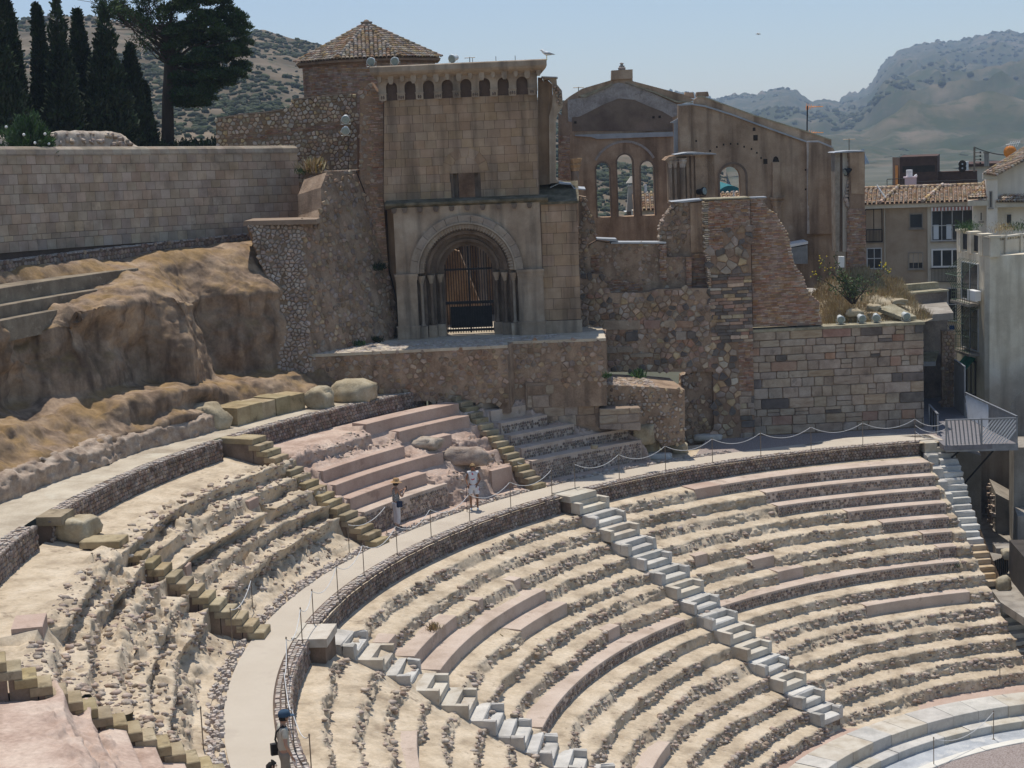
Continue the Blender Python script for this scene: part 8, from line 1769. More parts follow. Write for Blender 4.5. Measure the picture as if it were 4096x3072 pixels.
mb=MB();mb .add([FWk .pt(5.75,1.6,5.06),FWk .pt(6.5,.4,4.75),FWk .pt(7.15,.45,4.75),FWk .pt(6.6,2.0,5.15),FWk .pt(5.75,1.6,4.9),FWk .pt(6.5,.4,4.6),FWk .pt(7.15,.45,4.6),FWk .pt(6.6,2.0,5.0)],[(0,1,2,3),(0,4,5,1),(1,5,6,2),(4,7,6,5),(0,3,7,4),(3,2,6,7)]);tag(mb .build('tilted_slab',M['lichen_top'],None),'thin slanting stone slab lying on the grass bank by the floodlights','slab')
sb0=(-13.58,27.25,5.29);shr=empty('wild_shrub',sb0,0,'wild tobacco-like shrub with arching twigs and small yellow flowers on the dry bank','shrub');mb=MB();Pn=[];Nn=[];Fl=[]
tw=[[-14.38,27.17,5.98],[-14.9,27.11,7.17],[-14.3,27.18,7.36],[-14.1,27.2,6.67],[-13.27,27.28,6.34],[-12.28,27.36,6.94],[-12.09,27.37,6.7],[-15.21,27.08,6.55],[-13.84,27.22,6.16],[-13.62,27.25,5.96],[-14.03,27.2,6.52],[-12.63,27.33,5.94],[-14.67,27.14,6.85]]
for k,e in enumerate(tw):
 s=np .array(sb0)+rgp .normal(0,.08,3)*np .array([1,1,0]);e=np .array(e)+np .array([0,rgp .uniform(-.4,.4),0]);mid=(s+e)/2+np .array([0,0,.18]);mb .tube([tuple(s),tuple(mid),tuple(e)],[.028,.018,.008],5)
 dens=120 if k in(8,9,10,3,4) else 30
 for t in np .linspace(.35,1,5):
  c_=(s*(1-t)**2+2*mid*t*(1-t)+e*t*t);Pn .append(c_+rgp .normal(0,.13 if dens>50 else .09,(dens//4,3)));Nn .append(rgp .normal(0,1,(dens//4,3)))
 if k in(1,5,6,7,12):Fl+=[e+rgp .normal(0,.1,3) for _ in range(7)]
mb .build('stem',M['bark'],shr);leaf_cloud('leaves',np .concatenate(Pn),np .concatenate(Nn),.10,M['shrub'],shr,5,.5);Fl=np .array(Fl);fo_=mk('flowers',(V0[None]*.03+Fl[:,None]).reshape(-1,3),(F0[None]+(np .arange(len(Fl))*12)[:,None,None]).reshape(-1,3),M['yellow'],shr);fo_['kind']='stuff'
def tuft(p,label,n=160,s=.16,mat='shrub',spread=.12,name='weed',parent=None):
 P=np .array(p)+rg .normal(0,1,(n,3))*np .array([spread,spread,spread*.4]);o=leaf_cloud(name,P,np .tile(np .array([[0,0,1.2]]),(n,1)),s,M[mat],None,int(p[0]*100)%9999,.2,cat='plant');tag(o,label);return o
tuft((-9.2,17.72,-3.65),'green bush growing at the right end of the long cobbled row',500,.11,'oleander',.22,'green_bush')
tuft((-31.74,15.44,5.12),'green weed at the foot of the rubble buttress, left of the gate',160,.14,'oleander')
tuft((-31.39,16.43,5.17),'dark weed at the buttress foot nearest the gate',160,.14,'cypress')
tuft((-31.66,17.61,7.99),'dark bush hanging from the middle of the rubble buttress',260,.14,'cypress',.16)
tuft((-34.26,17.69,12.09),'reddish dry twiggy bush on the ledge beside the ashlar wall end',260,.34,'dry_grass',.22,'dry_bush')
tuft((-34.69,17.57,11.98),'low green plant at the end of the ashlar coping',160,.13,'oleander',.16)
tuft((-26.38,18.67,3.2),'dark green bush in the corner under the gate terrace',420,.14,'cypress',.2,'green_bush')
tuft((-20.86,17.33,3.6),'tall green grass tuft on the broken masonry platform',120,.26,'oleander',.08)
tuft((-22.11,17.21,3.6),'small green weed at the corner of the gate terrace',100,.13,'oleander',.08)
tuft((-24.07,-15.47,1.0)[:2]+(2.9,),'x') if False else None
tuft((-33.64,1.91,2.75),'ochre dry weed below the cobbled wall of the upper walkway',200,.2,'dry_grass',.14,'dry_weed')
tuft((-23.48,-0.05,-1.4),'small yellow-brown dry tuft on the buff seat row',160,.14,'dry_grass',.1,'dry_weed')
tuft((-41.11,5.52,8.4),'tall green weed at the left edge beside the dark seat rows',260,.24,'oleander',.2)
tuft((-36.21,12.94,4.7),'bright green weed at the foot of the cliff face',80,.14,'oleander',.06)
tuft((-22.32,2.35,-2.6),'straw-coloured dry tuft in the rubble rows between the marble stairs',300,.16,'dry_grass',.3,'dry_weed')
tuft((-9.22,34.37,-3.0)[:2]+(-2.4,),'green plant among rubble below the footbridge',300,.16,'oleander',.25,'green_bush')
tuft((-9.16,38.94,7.72),'bright green potted shrub on the roof terrace of the old white building',500,.14,'oleander',.28,'green_bush')
tuft((-7.46,38.97,7.6),'low planted trough of mixed flowers on the roof terrace',300,.12,'dry_grass',.3,'planter_plants')
tuft((-6.77,38.97,7.66),'yellow-green planter plants at the right end of the roof terrace',300,.12,'shrub',.3,'planter_plants')
def scatter_stones(name,X,A_,n,smin,smax,seed,label,mat=None,thr=.3):
 rg=np .random .default_rng(seed);m,w=X .shape[:2];i=rg .integers(1,m-2,n*3);j=rg .integers(0,w-1,n*3);ok=(A_[i,j]>thr)&(fbm(X[i,j],.5,3,seed)>rg .uniform(-.5,.35,n*3));i,j=i[ok][:n],j[ok][:n]
 P=X[i,j];S=smin+(smax-smin)*rg .uniform(0,1,len(P))**3;o=blobs(name,P+np .array([0,0,1])*S[:,None]*.15,np .stack([S*1.25,S,S*.62],-1),mat or M['rubble_mix'],seed,.3,kind='stuff');tag(o,label)
scatter_stones('loose_stones',ima_X,ima_A,15000,.022,.115,41,'loose stones strewn over the eroded lower rows')
scatter_stones('loose_stones',med_X2,med_A2,3200,.02,.11,42,'loose stones strewn over the eroded slope beside the left block stairs')
scatter_stones('loose_stones',med_X,med_A,900,.02,.09,43,'loose stones on the pink slope')
hz=bpy .data .meshes .new('haze');x0,x1,y0,y1,z0,z1=-5200,5200,-300,5200,-9.3,640
hz .from_pydata([(x0,y0,z0),(x1,y0,z0),(x1,y1,z0),(x0,y1,z0),(x0,y0,z1),(x1,y0,z1),(x1,y1,z1),(x0,y1,z1)],[],[(0,3,2,1),(4,5,6,7),(0,1,5,4),(1,2,6,5),(2,3,7,6),(3,0,4,7)])
hm=bpy .data .materials .new('haze');hm .use_nodes=True;hn_=hm .node_tree;
for nd in list(hn_ .nodes):
 if nd .type!='OUTPUT_MATERIAL':hn_ .nodes .remove(nd)
pv_=hn_ .nodes .new('ShaderNodeVolumePrincipled');pv_ .inputs['Color'].default_value=(.60,.76,1.0,1);pv_ .inputs['Density'].default_value=.00021;pv_ .inputs['Anisotropy'].default_value=.0
hn_ .links .new(pv_ .outputs[0],[nd for nd in hn_ .nodes if nd .type=='OUTPUT_MATERIAL'][0].inputs['Volume']);hz .materials .append(hm)
ho=bpy .data .objects .new('haze',hz);C .objects .link(ho);ho['kind']='stuff';ho['label']='thin blue summer haze'
def post_things(pts,label_fn,group):
 proto=None;out=[]
 for i,p in enumerate(pts):
  if proto is None:
   proto=empty('rope_post',(p[0],p[1],p[2]),0,label_fn(i),'post',group)
   mb=MB();mb .tube([(p[0],p[1],p[2]),(p[0],p[1],p[2]+.97)],.014,8);mb .build('pole',M['steel_post'],proto)
   mb=MB();mb .lathe((p[0],p[1],p[2]+.95),[(.022,0),(.022,.03),(.01,.045)],8);mb .build('cap',M['steel_post'],proto)
   mb=MB();mb .lathe((p[0],p[1],p[2]),[(.05,0),(.05,.008),(.02,.015)],10);mb .build('foot',M['steel_post'],proto)
  else:copy_tree(proto,(p[0],p[1],p[2]),label=label_fn(i))
  out .append(p)
 return out
inner=[[-20.78,-14.99,0.02],[-21.85,-13.51,0.02],[-23.09,-11.21,0.02],[-24.13,-8.81,0.02],[-24.86,-6.32,0.02],[-25.28,-4.61,0.02],[-25.62,-2.08,0.02],[-25.81,0.41,0.02],[-25.67,2.89,0.02],[-25.37,5.27,0.02],[-24.79,7.6,0.02],[-23.95,9.7,0.02],[-23.03,11.85,0.02],[-22.47,13.04,0.02],[-21.23,14.94,0.02],[-19.81,16.74,0.02],[-18.26,18.35,0.02],[-16.56,19.73,0.02],[-14.74,21.15,0.02],[-12.78,22.22,0.02],[-10.75,23.2,0.02]]
inner=[(*P3(max(25.62,min(26.0,math .hypot(p[0],p[1]))),math .degrees(math .atan2(p[1],p[0]))%360)[:2],.03) for p in inner]
WH=['nearest rope post at the very bottom edge, right of the man','rope post just right of the man in the cap','second rope post beyond the man along the walkway edge','rope post level with the foot of the left block stairs, on the walkway edge','rope post standing before the near cream landing slab','rope post just beyond the near cream landing slab','rope post where the walkway narrows past the near landing','rope post on the walkway edge left of the hatted woman','rope post directly in front of the woman in the straw hat','rope post between the two women','rope post touching the woman in the flowered outfit on her left','rope post right of the woman in the flowered outfit','rope post left of the middle landing slab','rope post right of the middle landing slab','rope post in front of the cobbled rows by the middle stairs','rope post before the broken block at the end of the cobbled rows','rope post by the white marble blocks on the gravel','rope post at the foot of the brick pier','rope post in front of the left part of the big block wall','rope post in front of the right part of the big block wall','last rope post beside the footbridge']
post_things(inner,lambda i:WH[i],'rope posts along the walkway')
outer=[[-23.88,-13.84,0.0],[-26.76,-6.61,0.0],[-27.51,-3.8,0.0],[-27.34,2.94,0.0],[-27.06,5.56,0.0],[-24.72,13.17,0.0],[-24.49,15.73,0.0]]
outer=[(*P3(max(26.9,math .hypot(p[0],p[1])),math .degrees(math .atan2(p[1],p[0]))%360)[:2],.02) for p in outer]
WO=['rope post on the outer side, near the foot of the nearest block stairs','rope post at the left side of the foot of the left block staircase','rope post at the right side of the foot of the left block staircase','rope post at the left side of the foot of the second block staircase','rope post at the right side of the foot of the second block staircase, by the hatted woman','rope post at the left of the foot of the middle block staircase','rope post at the right of the foot of the middle block staircase']
post_things(outer,lambda i:WO[i],'rope posts along the walkway')
def rope(a,b,sag,label,h=.94,r=.011,mat='rope',grp='ropes strung between the posts'):
 a,b=Vector((a[0],a[1],a[2]+h)),Vector((b[0],b[1],b[2]+h));mb=MB();mb .tube([a .lerp(b,t/14)-Vector((0,0,sag*4*(t/14)*(1-t/14))) for t in range(15)],r,5)
 tag(mb .build('rope',M[mat],None),label,'rope',grp)
for i in range(len(inner)-1):
 if i==12:continue
 L_=math .hypot(inner[i][0]-inner[i+1][0],inner[i][1]-inner[i+1][1]);rope(inner[i],inner[i+1],.10+.09*L_,'sagging white rope from the %s'%WH[i][:60].rsplit(' ',1)[0] if False else 'sagging rope starting at the '+' '.join(WH[i].split()[:9]))
for(i,j) in((1,2),(3,4),(5,6)):rope(outer[i],outer[j],.25,'short rope across the foot of the '+('left','','second','','middle')[i-1]+' block staircase')
for k,hh in enumerate((.94,.68,.42)):rope(inner[-1],(-9.52,22.75,0),.22,('upper','middle','lowest')[k]+' of the three short ropes closing off the footbridge',hh)
orp=[[-9.28,6.78,-7.36],[-7.49,9.57,-7.36],[-7.32,12.32,-6.4]]
post_things(orp,lambda i:('thin post on the grey paving at the bottom right, nearest','thin post on the grey paving near the right edge','thin post by the foot of the broad marble steps')[i],'posts round the orchestra')
rope(orp[0],orp[1],.4,'loose rope lying low over the orchestra paving')
M['lamp_body']=material('lamp_grey',[(.50,.52,.50),(.60,.62,.60)],3,2,rough=.45,bump=0,metal=.2)
M['lamp_glass']=material('lamp_glass',[(.20,.24,.22),(.30,.34,.31)],6,3,rough=.15,bump=0)
def floodlight(p,d,label,dark=False,s=1.0):
 root=empty('floodlight',p,0,label,'floodlight','floodlights on the ruin');d=Vector(d).normalized();c0=Vector(p)+Vector((0,0,.22*s));b_=M['iron'] if dark else M['lamp_body']
 mb=MB();mb .lathe(c0,[(.05*s,-.30*s),(.11*s,-.26*s),(.12*s,-.05*s),(.165*s,.02*s),(.175*s,.09*s),(.165*s,.10*s)],16,d);mb .build('housing',b_,root,True)
 mb=MB();mb .lathe(c0,[(.15*s,.10*s),(.13*s,.112*s)],16,d);mb .build('lens',M['lamp_glass'],root)
 sd=d .cross(Vector((0,0,1))).normalized();mb=MB();mb .tube([tuple(c0+sd*.19*s),tuple(c0+sd*.19*s-Vector((0,0,.2*s))),tuple(c0-sd*.19*s-Vector((0,0,.2*s))),tuple(c0-sd*.19*s)],.014*s,5);mb .build('yoke',b_,root)
fq=[[-15.94,25.15,4.54],[-15.25,25.39,4.53],[-13.98,25.84,4.5],[-13.13,26.14,4.5],[-12.54,26.35,4.49],[-11.33,26.78,4.46]]
LB_=['black floodlight in the shade at the foot of the brick wall','grey floodlight facing out, in front of the brick wall','floodlight at the left of the dry grass bank','floodlight in the middle of the block wall top, turned slightly right','floodlight with a dark lens in the middle of the block wall top','rightmost floodlight on the block wall, by the tilted slab']
for i,p in enumerate(fq):floodlight((p[0],p[1],4.57),((-.3,-.5,.3,.5,.2,.5)[i],-1,-.25),LB_[i],i==0)
for p,lab in(((-31.39,17.43,16.22),'leftmost round floodlight on the tower roof edge'),((-30.51,17.77,16.2),'second floodlight from the left on the tower roof, before the tile roof'),((-28.28,18.38,16.2),'lone floodlight against the sky on the tower roof')):floodlight((p[0],p[1],p[2]-.2),(-.25 if 'lone' in lab else .2,-1,-.2),lab,s=1.0)
for p,lab in(((-32.66,17.65,13.81),'upper of two floodlights fixed to the wall left of the tower'),((-32.69,17.65,13.36),'lower of two floodlights fixed to the wall left of the tower')):floodlight((p[0],p[1]-.15,p[2]),(.35,-1,-.3),lab)
p=(-20.37,29.15,10.0);floodlight(p,(.9,-.4,.1),'black floodlight turned sideways in front of the column pier',True,1.1)
p=(-14.22,31.7,10.72);floodlight((p[0],p[1],p[2]-.1),(-.8,-.6,-.4),'black box lamp high on the torn end wall',True)
def gull(p,h,flying,label):
 root=empty('gull',p,0,label,'bird');p=Vector(p);mb=MB();z=0 if flying else .16;f=Vector((-1,-.2,0)).normalized()
 mb .tube([p-f*.28+Vector((0,0,z+.06)),p-f*.16+Vector((0,0,z+.08)),p+Vector((0,0,z+.10)),p+f*.13+Vector((0,0,z+.17 if not flying else .11)),p+f*.19+Vector((0,0,z+.25 if not flying else .12)),p+f*.26+Vector((0,0,z+.24 if not flying else .11))],[.012,.05,.085,.055,.045,.012],9);mb .build('body',M['white_paint'],root,True)
 mb=MB()
 if flying:
  for sg in(-1,1):V=[p+f*.08+Vector((0,0,.12)),p-f*.10+Vector((0,0,.12)),p+Vector((-.05,.4*sg,.22))-f*.1,p+Vector((0,.4*sg,.22))+f*.05,p-f*.22+Vector((0,.85*sg,.12))];mb .add(V+[v-Vector((0,0,.02)) for v in V],[(0,1,2,3),(3,2,4),(5,8,7,6),(8,9,7)])
  mb .build('wing',M['white_paint'],root)
 else:
  for sg in(-1,1):mb .tube([p+f*.08+Vector((.0,.055*sg,z+.12)),p-f*.1+Vector((0,.06*sg,z+.11)),p-f*.32+Vector((0,.03*sg,z+.05))],[.03,.05,.01],7)
  mb .build('wing',material('gull_grey',[(.30,.32,.34),(.36,.38,.40)],3,2,bump=0),root,True)
  mb=MB();mb .tube([p+Vector((0,.02,z+.03)),p+Vector((0,.02,0))],.008,4);mb .tube([p+Vector((0,-.02,z+.03)),p+Vector((0,-.02,0))],.008,4);mb .build('leg',M['yellow'],root)
g_=(-24.71,19.45,15.99);gull((g_[0],g_[1],g_[2]),1,False,'white gull standing on the right corner of the tower roof');gull((-34.6,142.92,22.97),1,True,'tiny white gull gliding in the open sky')
def skin(name,pts,edges,rad,mat,parent,lv=2,loc=(0,0,0),rz=0.0,sc=1.0):
 c_,s_=math .cos(rz),math .sin(rz);V=[(loc[0]+sc*(p[0]*c_-p[1]*s_),loc[1]+sc*(p[0]*s_+p[1]*c_),loc[2]+sc*p[2]) for p in pts]
 M_=wm(parent);inv=np .linalg .inv(M_);L=np .array(V)@inv[:3,:3].T+inv[:3,3]
 me=bpy .data .meshes .new(name);me .from_pydata(L .tolist(),edges,[]);me .materials .append(mat);o=bpy .data .objects .new(name,me);C .objects .link(o);o .parent=parent
 md=o .modifiers .new('skin','SKIN');md .use_smooth_shade=True;sv=me .skin_vertices[0].data
 for i,r in enumerate(rad):sv[i].radius=(r[0]*sc,r[1]*sc) if isinstance(r,tuple) else(r*sc,r*sc);sv[i].use_root=(i==0)
 sb_=o .modifiers .new('sub','SUBSURF');sb_ .levels=lv;sb_ .render_levels=lv;return o
M['skin']=material('skin',[(.36,.20,.13),(.42,.25,.17)],3,2,rough=.6,bump=0);M['skin_tan']=material('tanned_skin',[(.22,.10,.055),(.28,.14,.08)],3,2,rough=.6,bump=0)
def cloth(n,c1,c2,**k):return material(n,[c1,c2],6,3,rough=.9,bump=.1,bscale=60,**k)
def patt(name,base,col,scale,kind):
 m=material(name,[base,base],3,2,rough=.9,bump=0);nt=m .node_tree;N,L=nt .nodes,nt .links;b=N['Principled BSDF'];g=N .new('ShaderNodeTexCoord')
 if kind=='wave':t=N .new('ShaderNodeTexWave');t .bands_direction='Z';t .inputs['Scale'].default_value=scale;t .inputs['Distortion'].default_value=3.5;t .inputs['Detail Scale'].default_value=9;o=t .outputs['Fac'];th=.62
 else:t=N .new('ShaderNodeTexNoise');t .inputs['Scale'].default_value=scale;t .inputs['Detail'].default_value=1;o=t .outputs['Fac'];th=.60
 L .new(g .outputs['Object'],t .inputs['Vector']);r=N .new('ShaderNodeMapRange');L .new(o,r .inputs[0]);r .inputs['From Min'].default_value=th;r .inputs['From Max'].default_value=th+.05
 x=N .new('ShaderNodeMix');x .data_type='RGBA';L .new(r .outputs[0],x .inputs['Factor']);x .inputs[6].default_value=(*base,1);x .inputs[7].default_value=(*col,1);L .new(x .outputs[2],b .inputs['Base Color']);return m
def hand(root,wrist,d,mat,rz,loc,sc,curl=.5):
 """palm and five short fingers, each its own chain in one mesh"""
 w=Vector(wrist);d=Vector(d).normalized();s=d .cross(Vector((0,0,1)));
 if s .length<.2:s=Vector((0,1,0))
 s .normalize();n=s .cross(d);pts=[w,w+d*.045,w+d*.085];rad=[.022,(.034,.018),(.036,.016)];ed=[(0,1),(1,2)]
 for k,(o,l) in enumerate(((-.026,.060),(-.009,.072),(.009,.068),(.026,.052))):
  i=len(pts);pts+=[w+d*.10+s*o,w+d*(.10+l*.55)+s*o-n*.02*curl,w+d*(.10+l*.85)+s*o-n*.05*curl];rad+=[.0095,.0088,.0075];ed+=[(2,i),(i,i+1),(i+1,i+2)]
 i=len(pts);pts+=[w+d*.05-s*.04-n*.005,w+d*.085-s*.055-n*.02];rad+=[.011,.009];ed+=[(1,i),(i,i+1)]
 skin('hand',[tuple(p) for p in pts],ed,rad,mat,root,1,loc,rz,sc)
def person(loc,rz,h,label,skinm,arms,hair,legs=None,lean=0.0,headdir=(0,.02,0),top=None,bottom=None,longpants=True,topm=None,botm=None,shoe=None,sleeve=.5,hairm=None,legspread=.09,stride=0.0):
 """x = facing direction's right, y = facing; figure faces +y before rotation"""
 sc=h/1.70;root=empty('person',loc,rz,label,'person')
 hx=headdir;H=(hx[0],.03+lean+hx[1],1.60)
 ls=legspread
 pts=[(0,0,.93),(0,lean*.3,1.06),(0,lean*.6,1.20),(0,lean*.9,1.34),(0,lean,1.42),(0,.01+lean,1.50),H,(hx[0],.045+lean+hx[1],1.655),(-ls,0,.88),(-ls-.01,.02+stride,.50),(-ls-.01,-.01+stride*.4,.10),(ls,0,.88),(ls+.01,.02-stride,.50),(ls+.01,-.01-stride*1.6,.10)]
 ed=[(0,1),(1,2),(2,3),(3,4),(4,5),(5,6),(6,7),(0,8),(8,9),(9,10),(0,11),(11,12),(12,13)]
 rad=[(.145,.105),(.125,.095),(.14,.10),(.15,.095),(.085,.07),(.052,.055),(.075,.092),(.06,.075),.085,.055,.036,.085,.055,.036]
 for sgn,(sh,el,wr) in zip((-1,1),arms):
  i=len(pts);pts+=[(sgn*.165,lean*.9,1.385),el,wr];rad+=[.052,.038,.027];ed+=[(3,i),(i,i+1),(i+1,i+2)]
 for q in(10,13):i=len(pts);pts+=[(pts[q][0],pts[q][1]+.02,.045),(pts[q][0]*1.05,pts[q][1]+.14,.035)];rad+=[(.035,.04),(.038,.025)];ed+=[(q,i),(i,i+1)]
 body=skin('body',pts,ed,rad,skinm,root,2,loc,rz,sc)
 def near(i,k):return k
 if botm:
  kz=.12 if longpants else .47
  def lp(a,b,t):return tuple(a[j]*(1-t)+b[j]*t for j in range(3))
  bp=[(0,0,.98),(0,0,.90)];be=[(0,1)];br=[(.150,.115),(.165,.13)]
  for q in(8,11):
   i=len(bp);kn,an=pts[q+1],pts[q+2]
   if longpants:bp+=[(pts[q][0]*1.05,0,.82),kn,lp(kn,an,.92)];br+=[.105,.085,.075];be+=[(1,i),(i,i+1),(i+1,i+2)]
   else:bp+=[(pts[q][0]*1.05,0,.80),lp(pts[q],kn,.85)];br+=[.105,.095];be+=[(1,i),(i,i+1)]
  skin('trousers' if longpants else 'shorts',bp,be,br,botm,root,2,loc,rz,sc)
 if topm:
  tp=[(0,0,.90),(0,lean*.3,1.06),(0,lean*.6,1.20),(0,lean*.9,1.35),(0,lean,1.425)];te=[(0,1),(1,2),(2,3),(3,4)];tr=[(.172,.135),(.152,.12),(.160,.118),(.165,.112),(.10,.082)]
  if sleeve>0:
   for sgn,(sh,el,wr) in zip((-1,1),arms):
    i=len(tp);s0=(sgn*.168,lean*.9,1.39);tp+=[s0,tuple(s0[j]*(1-sleeve)+el[j]*sleeve for j in range(3))];tr+=[.068,.062];te+=[(3,i),(i,i+1)]
  skin('top',tp,te,tr,topm,root,2,loc,rz,sc)
 fr_=lambda p:(loc[0]+sc*(p[0]*math .cos(rz)-p[1]*math .sin(rz)),loc[1]+sc*(p[0]*math .sin(rz)+p[1]*math .cos(rz)),loc[2]+sc*p[2])
 hd=skin('face',[(H[0],H[1]+.085,1.615),(H[0],H[1]+.112,1.595),(H[0],H[1]+.09,1.585)],[(0,1),(1,2)],[.012,.014,.010],skinm,root,1,loc,rz,sc)
 for sx_ in(-1,1):
  mb=MB();mb .lathe(fr_((H[0]+sx_*.032,H[1]+.086,1.625)),[(.002,-.01),(.011,0),(.002,.01)],7);mb .build('eye',M['dark_hole'],root)
  mb=MB();mb .lathe(fr_((H[0]+sx_*.082,H[1]+.0,1.60)),[(.006,-.03),(.018,0),(.006,.03)],7);mb .build('ear',skinm,root)
 mb=MB();mb .tube([fr_((H[0]-.022,H[1]+.094,1.565)),fr_((H[0]+.022,H[1]+.094,1.565))],.006,5);mb .build('mouth',M['red_roof'],root)
 if hairm:hair(root,fr_,sc,H)
 for sgn,(sh,el,wr) in zip((-1,1),arms):hand(root,wr,tuple(Vector(wr)-Vector(el)),skinm,rz,loc,sc)
 if shoe:
  for q in(10,13):x_,y_=pts[q][0],pts[q][1];skin('shoe',[(x_,y_-.03,.045),(x_,y_+.06,.042),(x_*1.05,y_+.16,.034)],[(0,1),(1,2)],[(.046,.045),(.048,.042),(.044,.03)],shoe,root,1,loc,rz,sc)
 return root,fr_
def shell(root,fr_,H,mat,name='hair',r=.105,back=.02,drop=.02,jag=.012,seed=1):
 rg=np .random .default_rng(seed);u=np .linspace(0,2*PI,22,endpoint=False);v=np .linspace(-.35,PI/2,9);V=[]
 for a in v:
  for b in u:
   front=max(0,math .sin(b));el=max(a,(.28 if front>.45 else a));rr=r*(1+rg .uniform(-jag,jag)*6)
   V .append(fr_((H[0]+rr*.88*math .cos(el)*math .cos(b),H[1]-back+rr*1.08*math .cos(el)*math .sin(b),1.615+rr*1.12*math .sin(el)+(0 if front>.45 else-drop))))
 n=22;F=[(i*n+k,i*n+(k+1)%n,(i+1)*n+(k+1)%n,(i+1)*n+k) for i in range(8) for k in range(n)]
 return mk(name,V,F,mat,root,True)
w1=(-27.02,6.44,0.0);A1_=math .radians(-40)
blond=material('grey_blond_hair',[(.30,.19,.09),(.42,.29,.15)],9,3,bump=.3);darkh=material('dark_hair',[(.012,.010,.009),(.03,.025,.02)],9,3,bump=.3)
r1_,f1_=person((w1[0],w1[1],.012),A1_,1.66,'woman in a straw hat, patterned black and white sleeveless top and pale trousers, holding up a phone',M['skin'],[(0,(-.24,.10,1.14),(-.08,.33,1.30)),(0,(.24,.12,1.13),(.05,.34,1.30))],lambda r,f,s,H:shell(r,f,H,darkh,drop=.05),topm=patt('zigzag_cloth',(.015,.015,.018),(.62,.60,.57),9,'wave'),botm=cloth('pale_trousers',(.58,.55,.55),(.66,.63,.62)),shoe=M['iron'],sleeve=0,hairm=1,headdir=(0,.03,0),legspread=.085)
mb=MB();n=24;V=[];prof=[(.205,1.652),(.17,1.668),(.112,1.680),(.106,1.74),(.085,1.785),(.02,1.795)]
for(rr,z) in prof:
 for k in range(n):a=2*PI*k/n;V .append(f1_((rr*math .cos(a),.05+rr*1.05*math .sin(a),z-.05*max(0,math .sin(a))*(rr>.15)-.012)))
mb .add(V,[(i*n+k,i*n+(k+1)%n,(i+1)*n+(k+1)%n,(i+1)*n+k) for i in range(5) for k in range(n)]+[tuple(range(5*n,6*n))]);mb .build('straw_hat',material('straw',[(.34,.20,.09),(.46,.29,.15)],20,3,bump=.3),r1_,True)
mb=MB();mb .tube([f1_((-.10,.09,1.40)),f1_((.0,.13,1.2)),f1_((.19,.06,1.0))],.008,5);mb .build('bag_strap',M['iron'],r1_)
mb=MB();fl_=Local(f1_((.20,.02,.78)),-40);mb .box(fl_,-.03,.06,-.09,.09,0,.2);tag(mb .build('shoulder_bag',cloth('navy_bag',(.02,.03,.06),(.04,.05,.09)),None),'small navy shoulder bag at the hip of the woman in the straw hat','bag')
ph=f1_((-.01,.44,1.33));mb=MB();mb .box(Local(ph,-40),-.035,.035,-.005,.005,-.03,.10);tag(mb .build('phone',M['iron'],None),'phone held up by the woman in the straw hat','phone')
w2=(-25.21,9.4,0.0)
r2_,f2_=person((w2[0],w2[1],.012),math .radians(196),1.66,'blond woman in a white outfit with red flowers and knee length shorts, leaning on a dark cane',M['skin_tan'],[(0,(-.25,-.01,1.12),(-.16,.14,.98)),(0,(.26,.0,1.14),(.20,.17,.97))],lambda r,f,s,H:shell(r,f,H,blond,r=.112,jag=.02),topm=patt('flower_top',(.66,.66,.68),(.50,.03,.05),7,'noise'),botm=patt('flower_shorts',(.66,.66,.68),(.50,.03,.05),6,'noise'),longpants=False,shoe=M['white_paint'],sleeve=.18,hairm=1,headdir=(0,.055,-.02),legspread=.11)
cn0=f2_((.23,.26,.93));cn1=f2_((.26,.32,.0));mb=MB();mb .tube([f2_((.16,.23,.93)),cn0,cn1],.013,7);tag(mb .build('walking_cane',M['dark_brick'],None),'dark walking cane held by the blond woman','cane')
w3_=(-20.96,-15.85,1.77)
beige=cloth('beige_shirt',(.40,.37,.30),(.48,.45,.37));grey_tr=cloth('grey_trousers',(.22,.19,.15),(.28,.24,.19))
r3_,f3_=person((w3_[0],w3_[1],.012),math .radians(-52),1.76,'man in a blue cap and beige short sleeved shirt with a black sling bag, at the bottom of the walkway',M['skin'],[(0,(-.25,.0,1.13),(-.22,.10,.90)),(0,(.26,-.01,1.12),(.25,.10,.88))],lambda r,f,s,H:shell(r,f,H,darkh,r=.10),topm=beige,botm=grey_tr,shoe=M['iron'],sleeve=.62,hairm=1,headdir=(.02,.03,0),stride=.05)
mb=MB();n=20;V=[]
for(rr,z) in((.112,1.635),(.115,1.68),(.10,1.73),(.06,1.757),(.01,1.765)):
 for k in range(n):a=2*PI*k/n;V .append(f3_((.02+rr*.88*math .cos(a),.045+rr*1.08*math .sin(a),z)))
F=[(i*n+k,i*n+(k+1)%n,(i+1)*n+(k+1)%n,(i+1)*n+k) for i in range(4) for k in range(n)];mb .add(V,F)
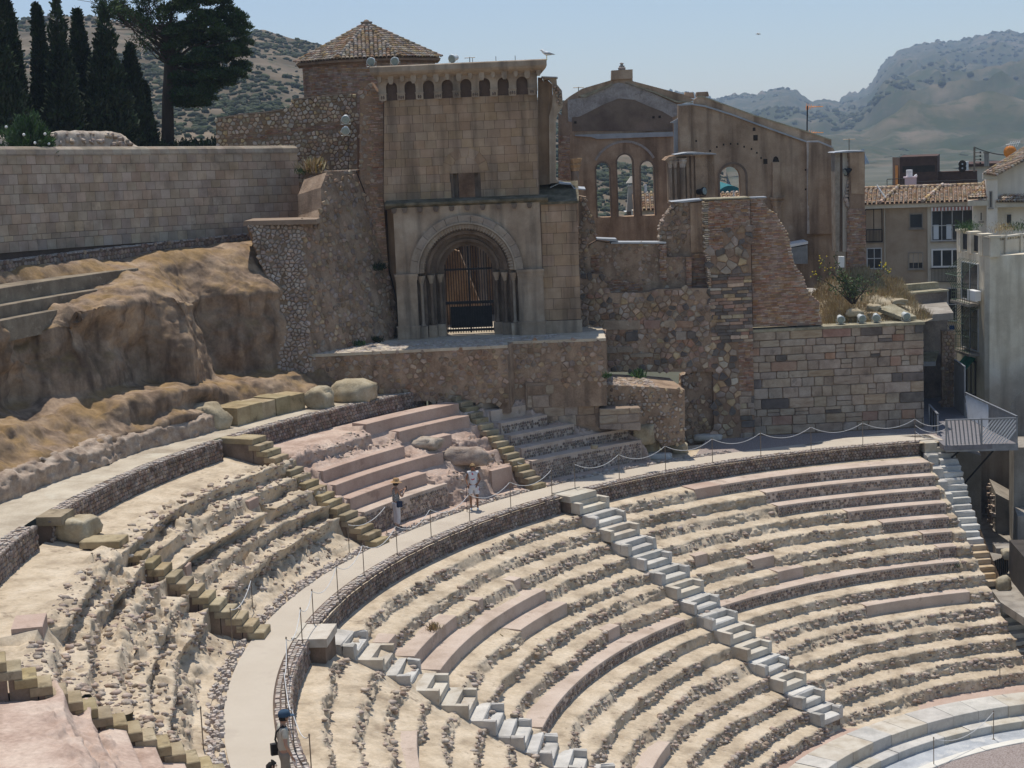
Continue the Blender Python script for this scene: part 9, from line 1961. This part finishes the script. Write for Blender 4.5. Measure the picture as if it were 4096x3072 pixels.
B_=[f3_((.02-.08,.14,1.648)),f3_((.02-.06,.23,1.632)),f3_((.02,.255,1.63)),f3_((.02+.06,.23,1.632)),f3_((.02+.08,.14,1.648)),f3_((.02,.15,1.665))];mb .add(B_+[(b[0],b[1],b[2]-.01) for b in B_],[(0,1,2,5),(5,2,3,4),(6,11,8,7),(11,10,9,8)])
mb .build('cap',cloth('blue_cap',(.03,.06,.10),(.05,.09,.14)),r3_,True)
mb=MB();mb .tube([f3_((.11,.10,1.36)),f3_((.12,-.02,1.47)),f3_((.03,-.135,1.34)),f3_((-.08,-.14,1.15)),f3_((-.19,-.07,.95))],.022,6);mb .build('sling_strap',M['iron'],r3_)
mb=MB();mb .box(Local(f3_((-.25,-.08,.78)),-52),-.05,.05,-.13,.13,0,.24);tag(mb .build('sling_bag',M['iron'],None),'black sling bag on the hip of the man in the cap','bag')
mb=MB();mb .box(Local(f3_((.26,.15,.70)),-30),-.06,.06,-.004,.004,0,.14);tag(mb .build('leaflet',M['white_paint'],None),'folded white leaflet in the right hand of the man in the cap','leaflet')
w4=(-20.38,-17.69,1.45)
person((w4[0],w4[1],.012),math .radians(-60),1.48,'dark haired person of whom only the head shows at the bottom edge, beside the man in the cap',M['skin'],[(0,(-.23,.0,1.13),(-.2,.10,.90)),(0,(.23,-.01,1.12),(.2,.10,.88))],lambda r,f,s,H:shell(r,f,H,darkh,r=.112,drop=.05),topm=cloth('dark_top',(.05,.05,.07),(.07,.07,.09)),botm=grey_tr,shoe=M['iron'],sleeve=.5,hairm=1)
for o in bpy .data .objects:
 if 'label' in o:
  w=str(o['label']).split()
  if len(w)>16:
   w=w[:16]
   while w[-1].lower().strip(',') in('the','a','an','of','in','on','at','and','by','with','to','from','row','up','below','under','over','two','white'):w .pop()
   o['label']=' '.join(w).rstrip(',')
_seen={}
for o in sorted([o for o in bpy .data .objects if o .parent is None and 'category' in o],key=lambda o:o .location .x):_seen .setdefault(o['label'],[]).append(o)
for lab,os_ in _seen .items():
 if len(os_)>1:
  wd=('leftmost','second','third','fourth','fifth','sixth','seventh')
  for i,o in enumerate(os_[:7]):o['label']=' '.join(((('rightmost' if i==len(os_)-1 else wd[i])+' '+lab)).split()[:16])
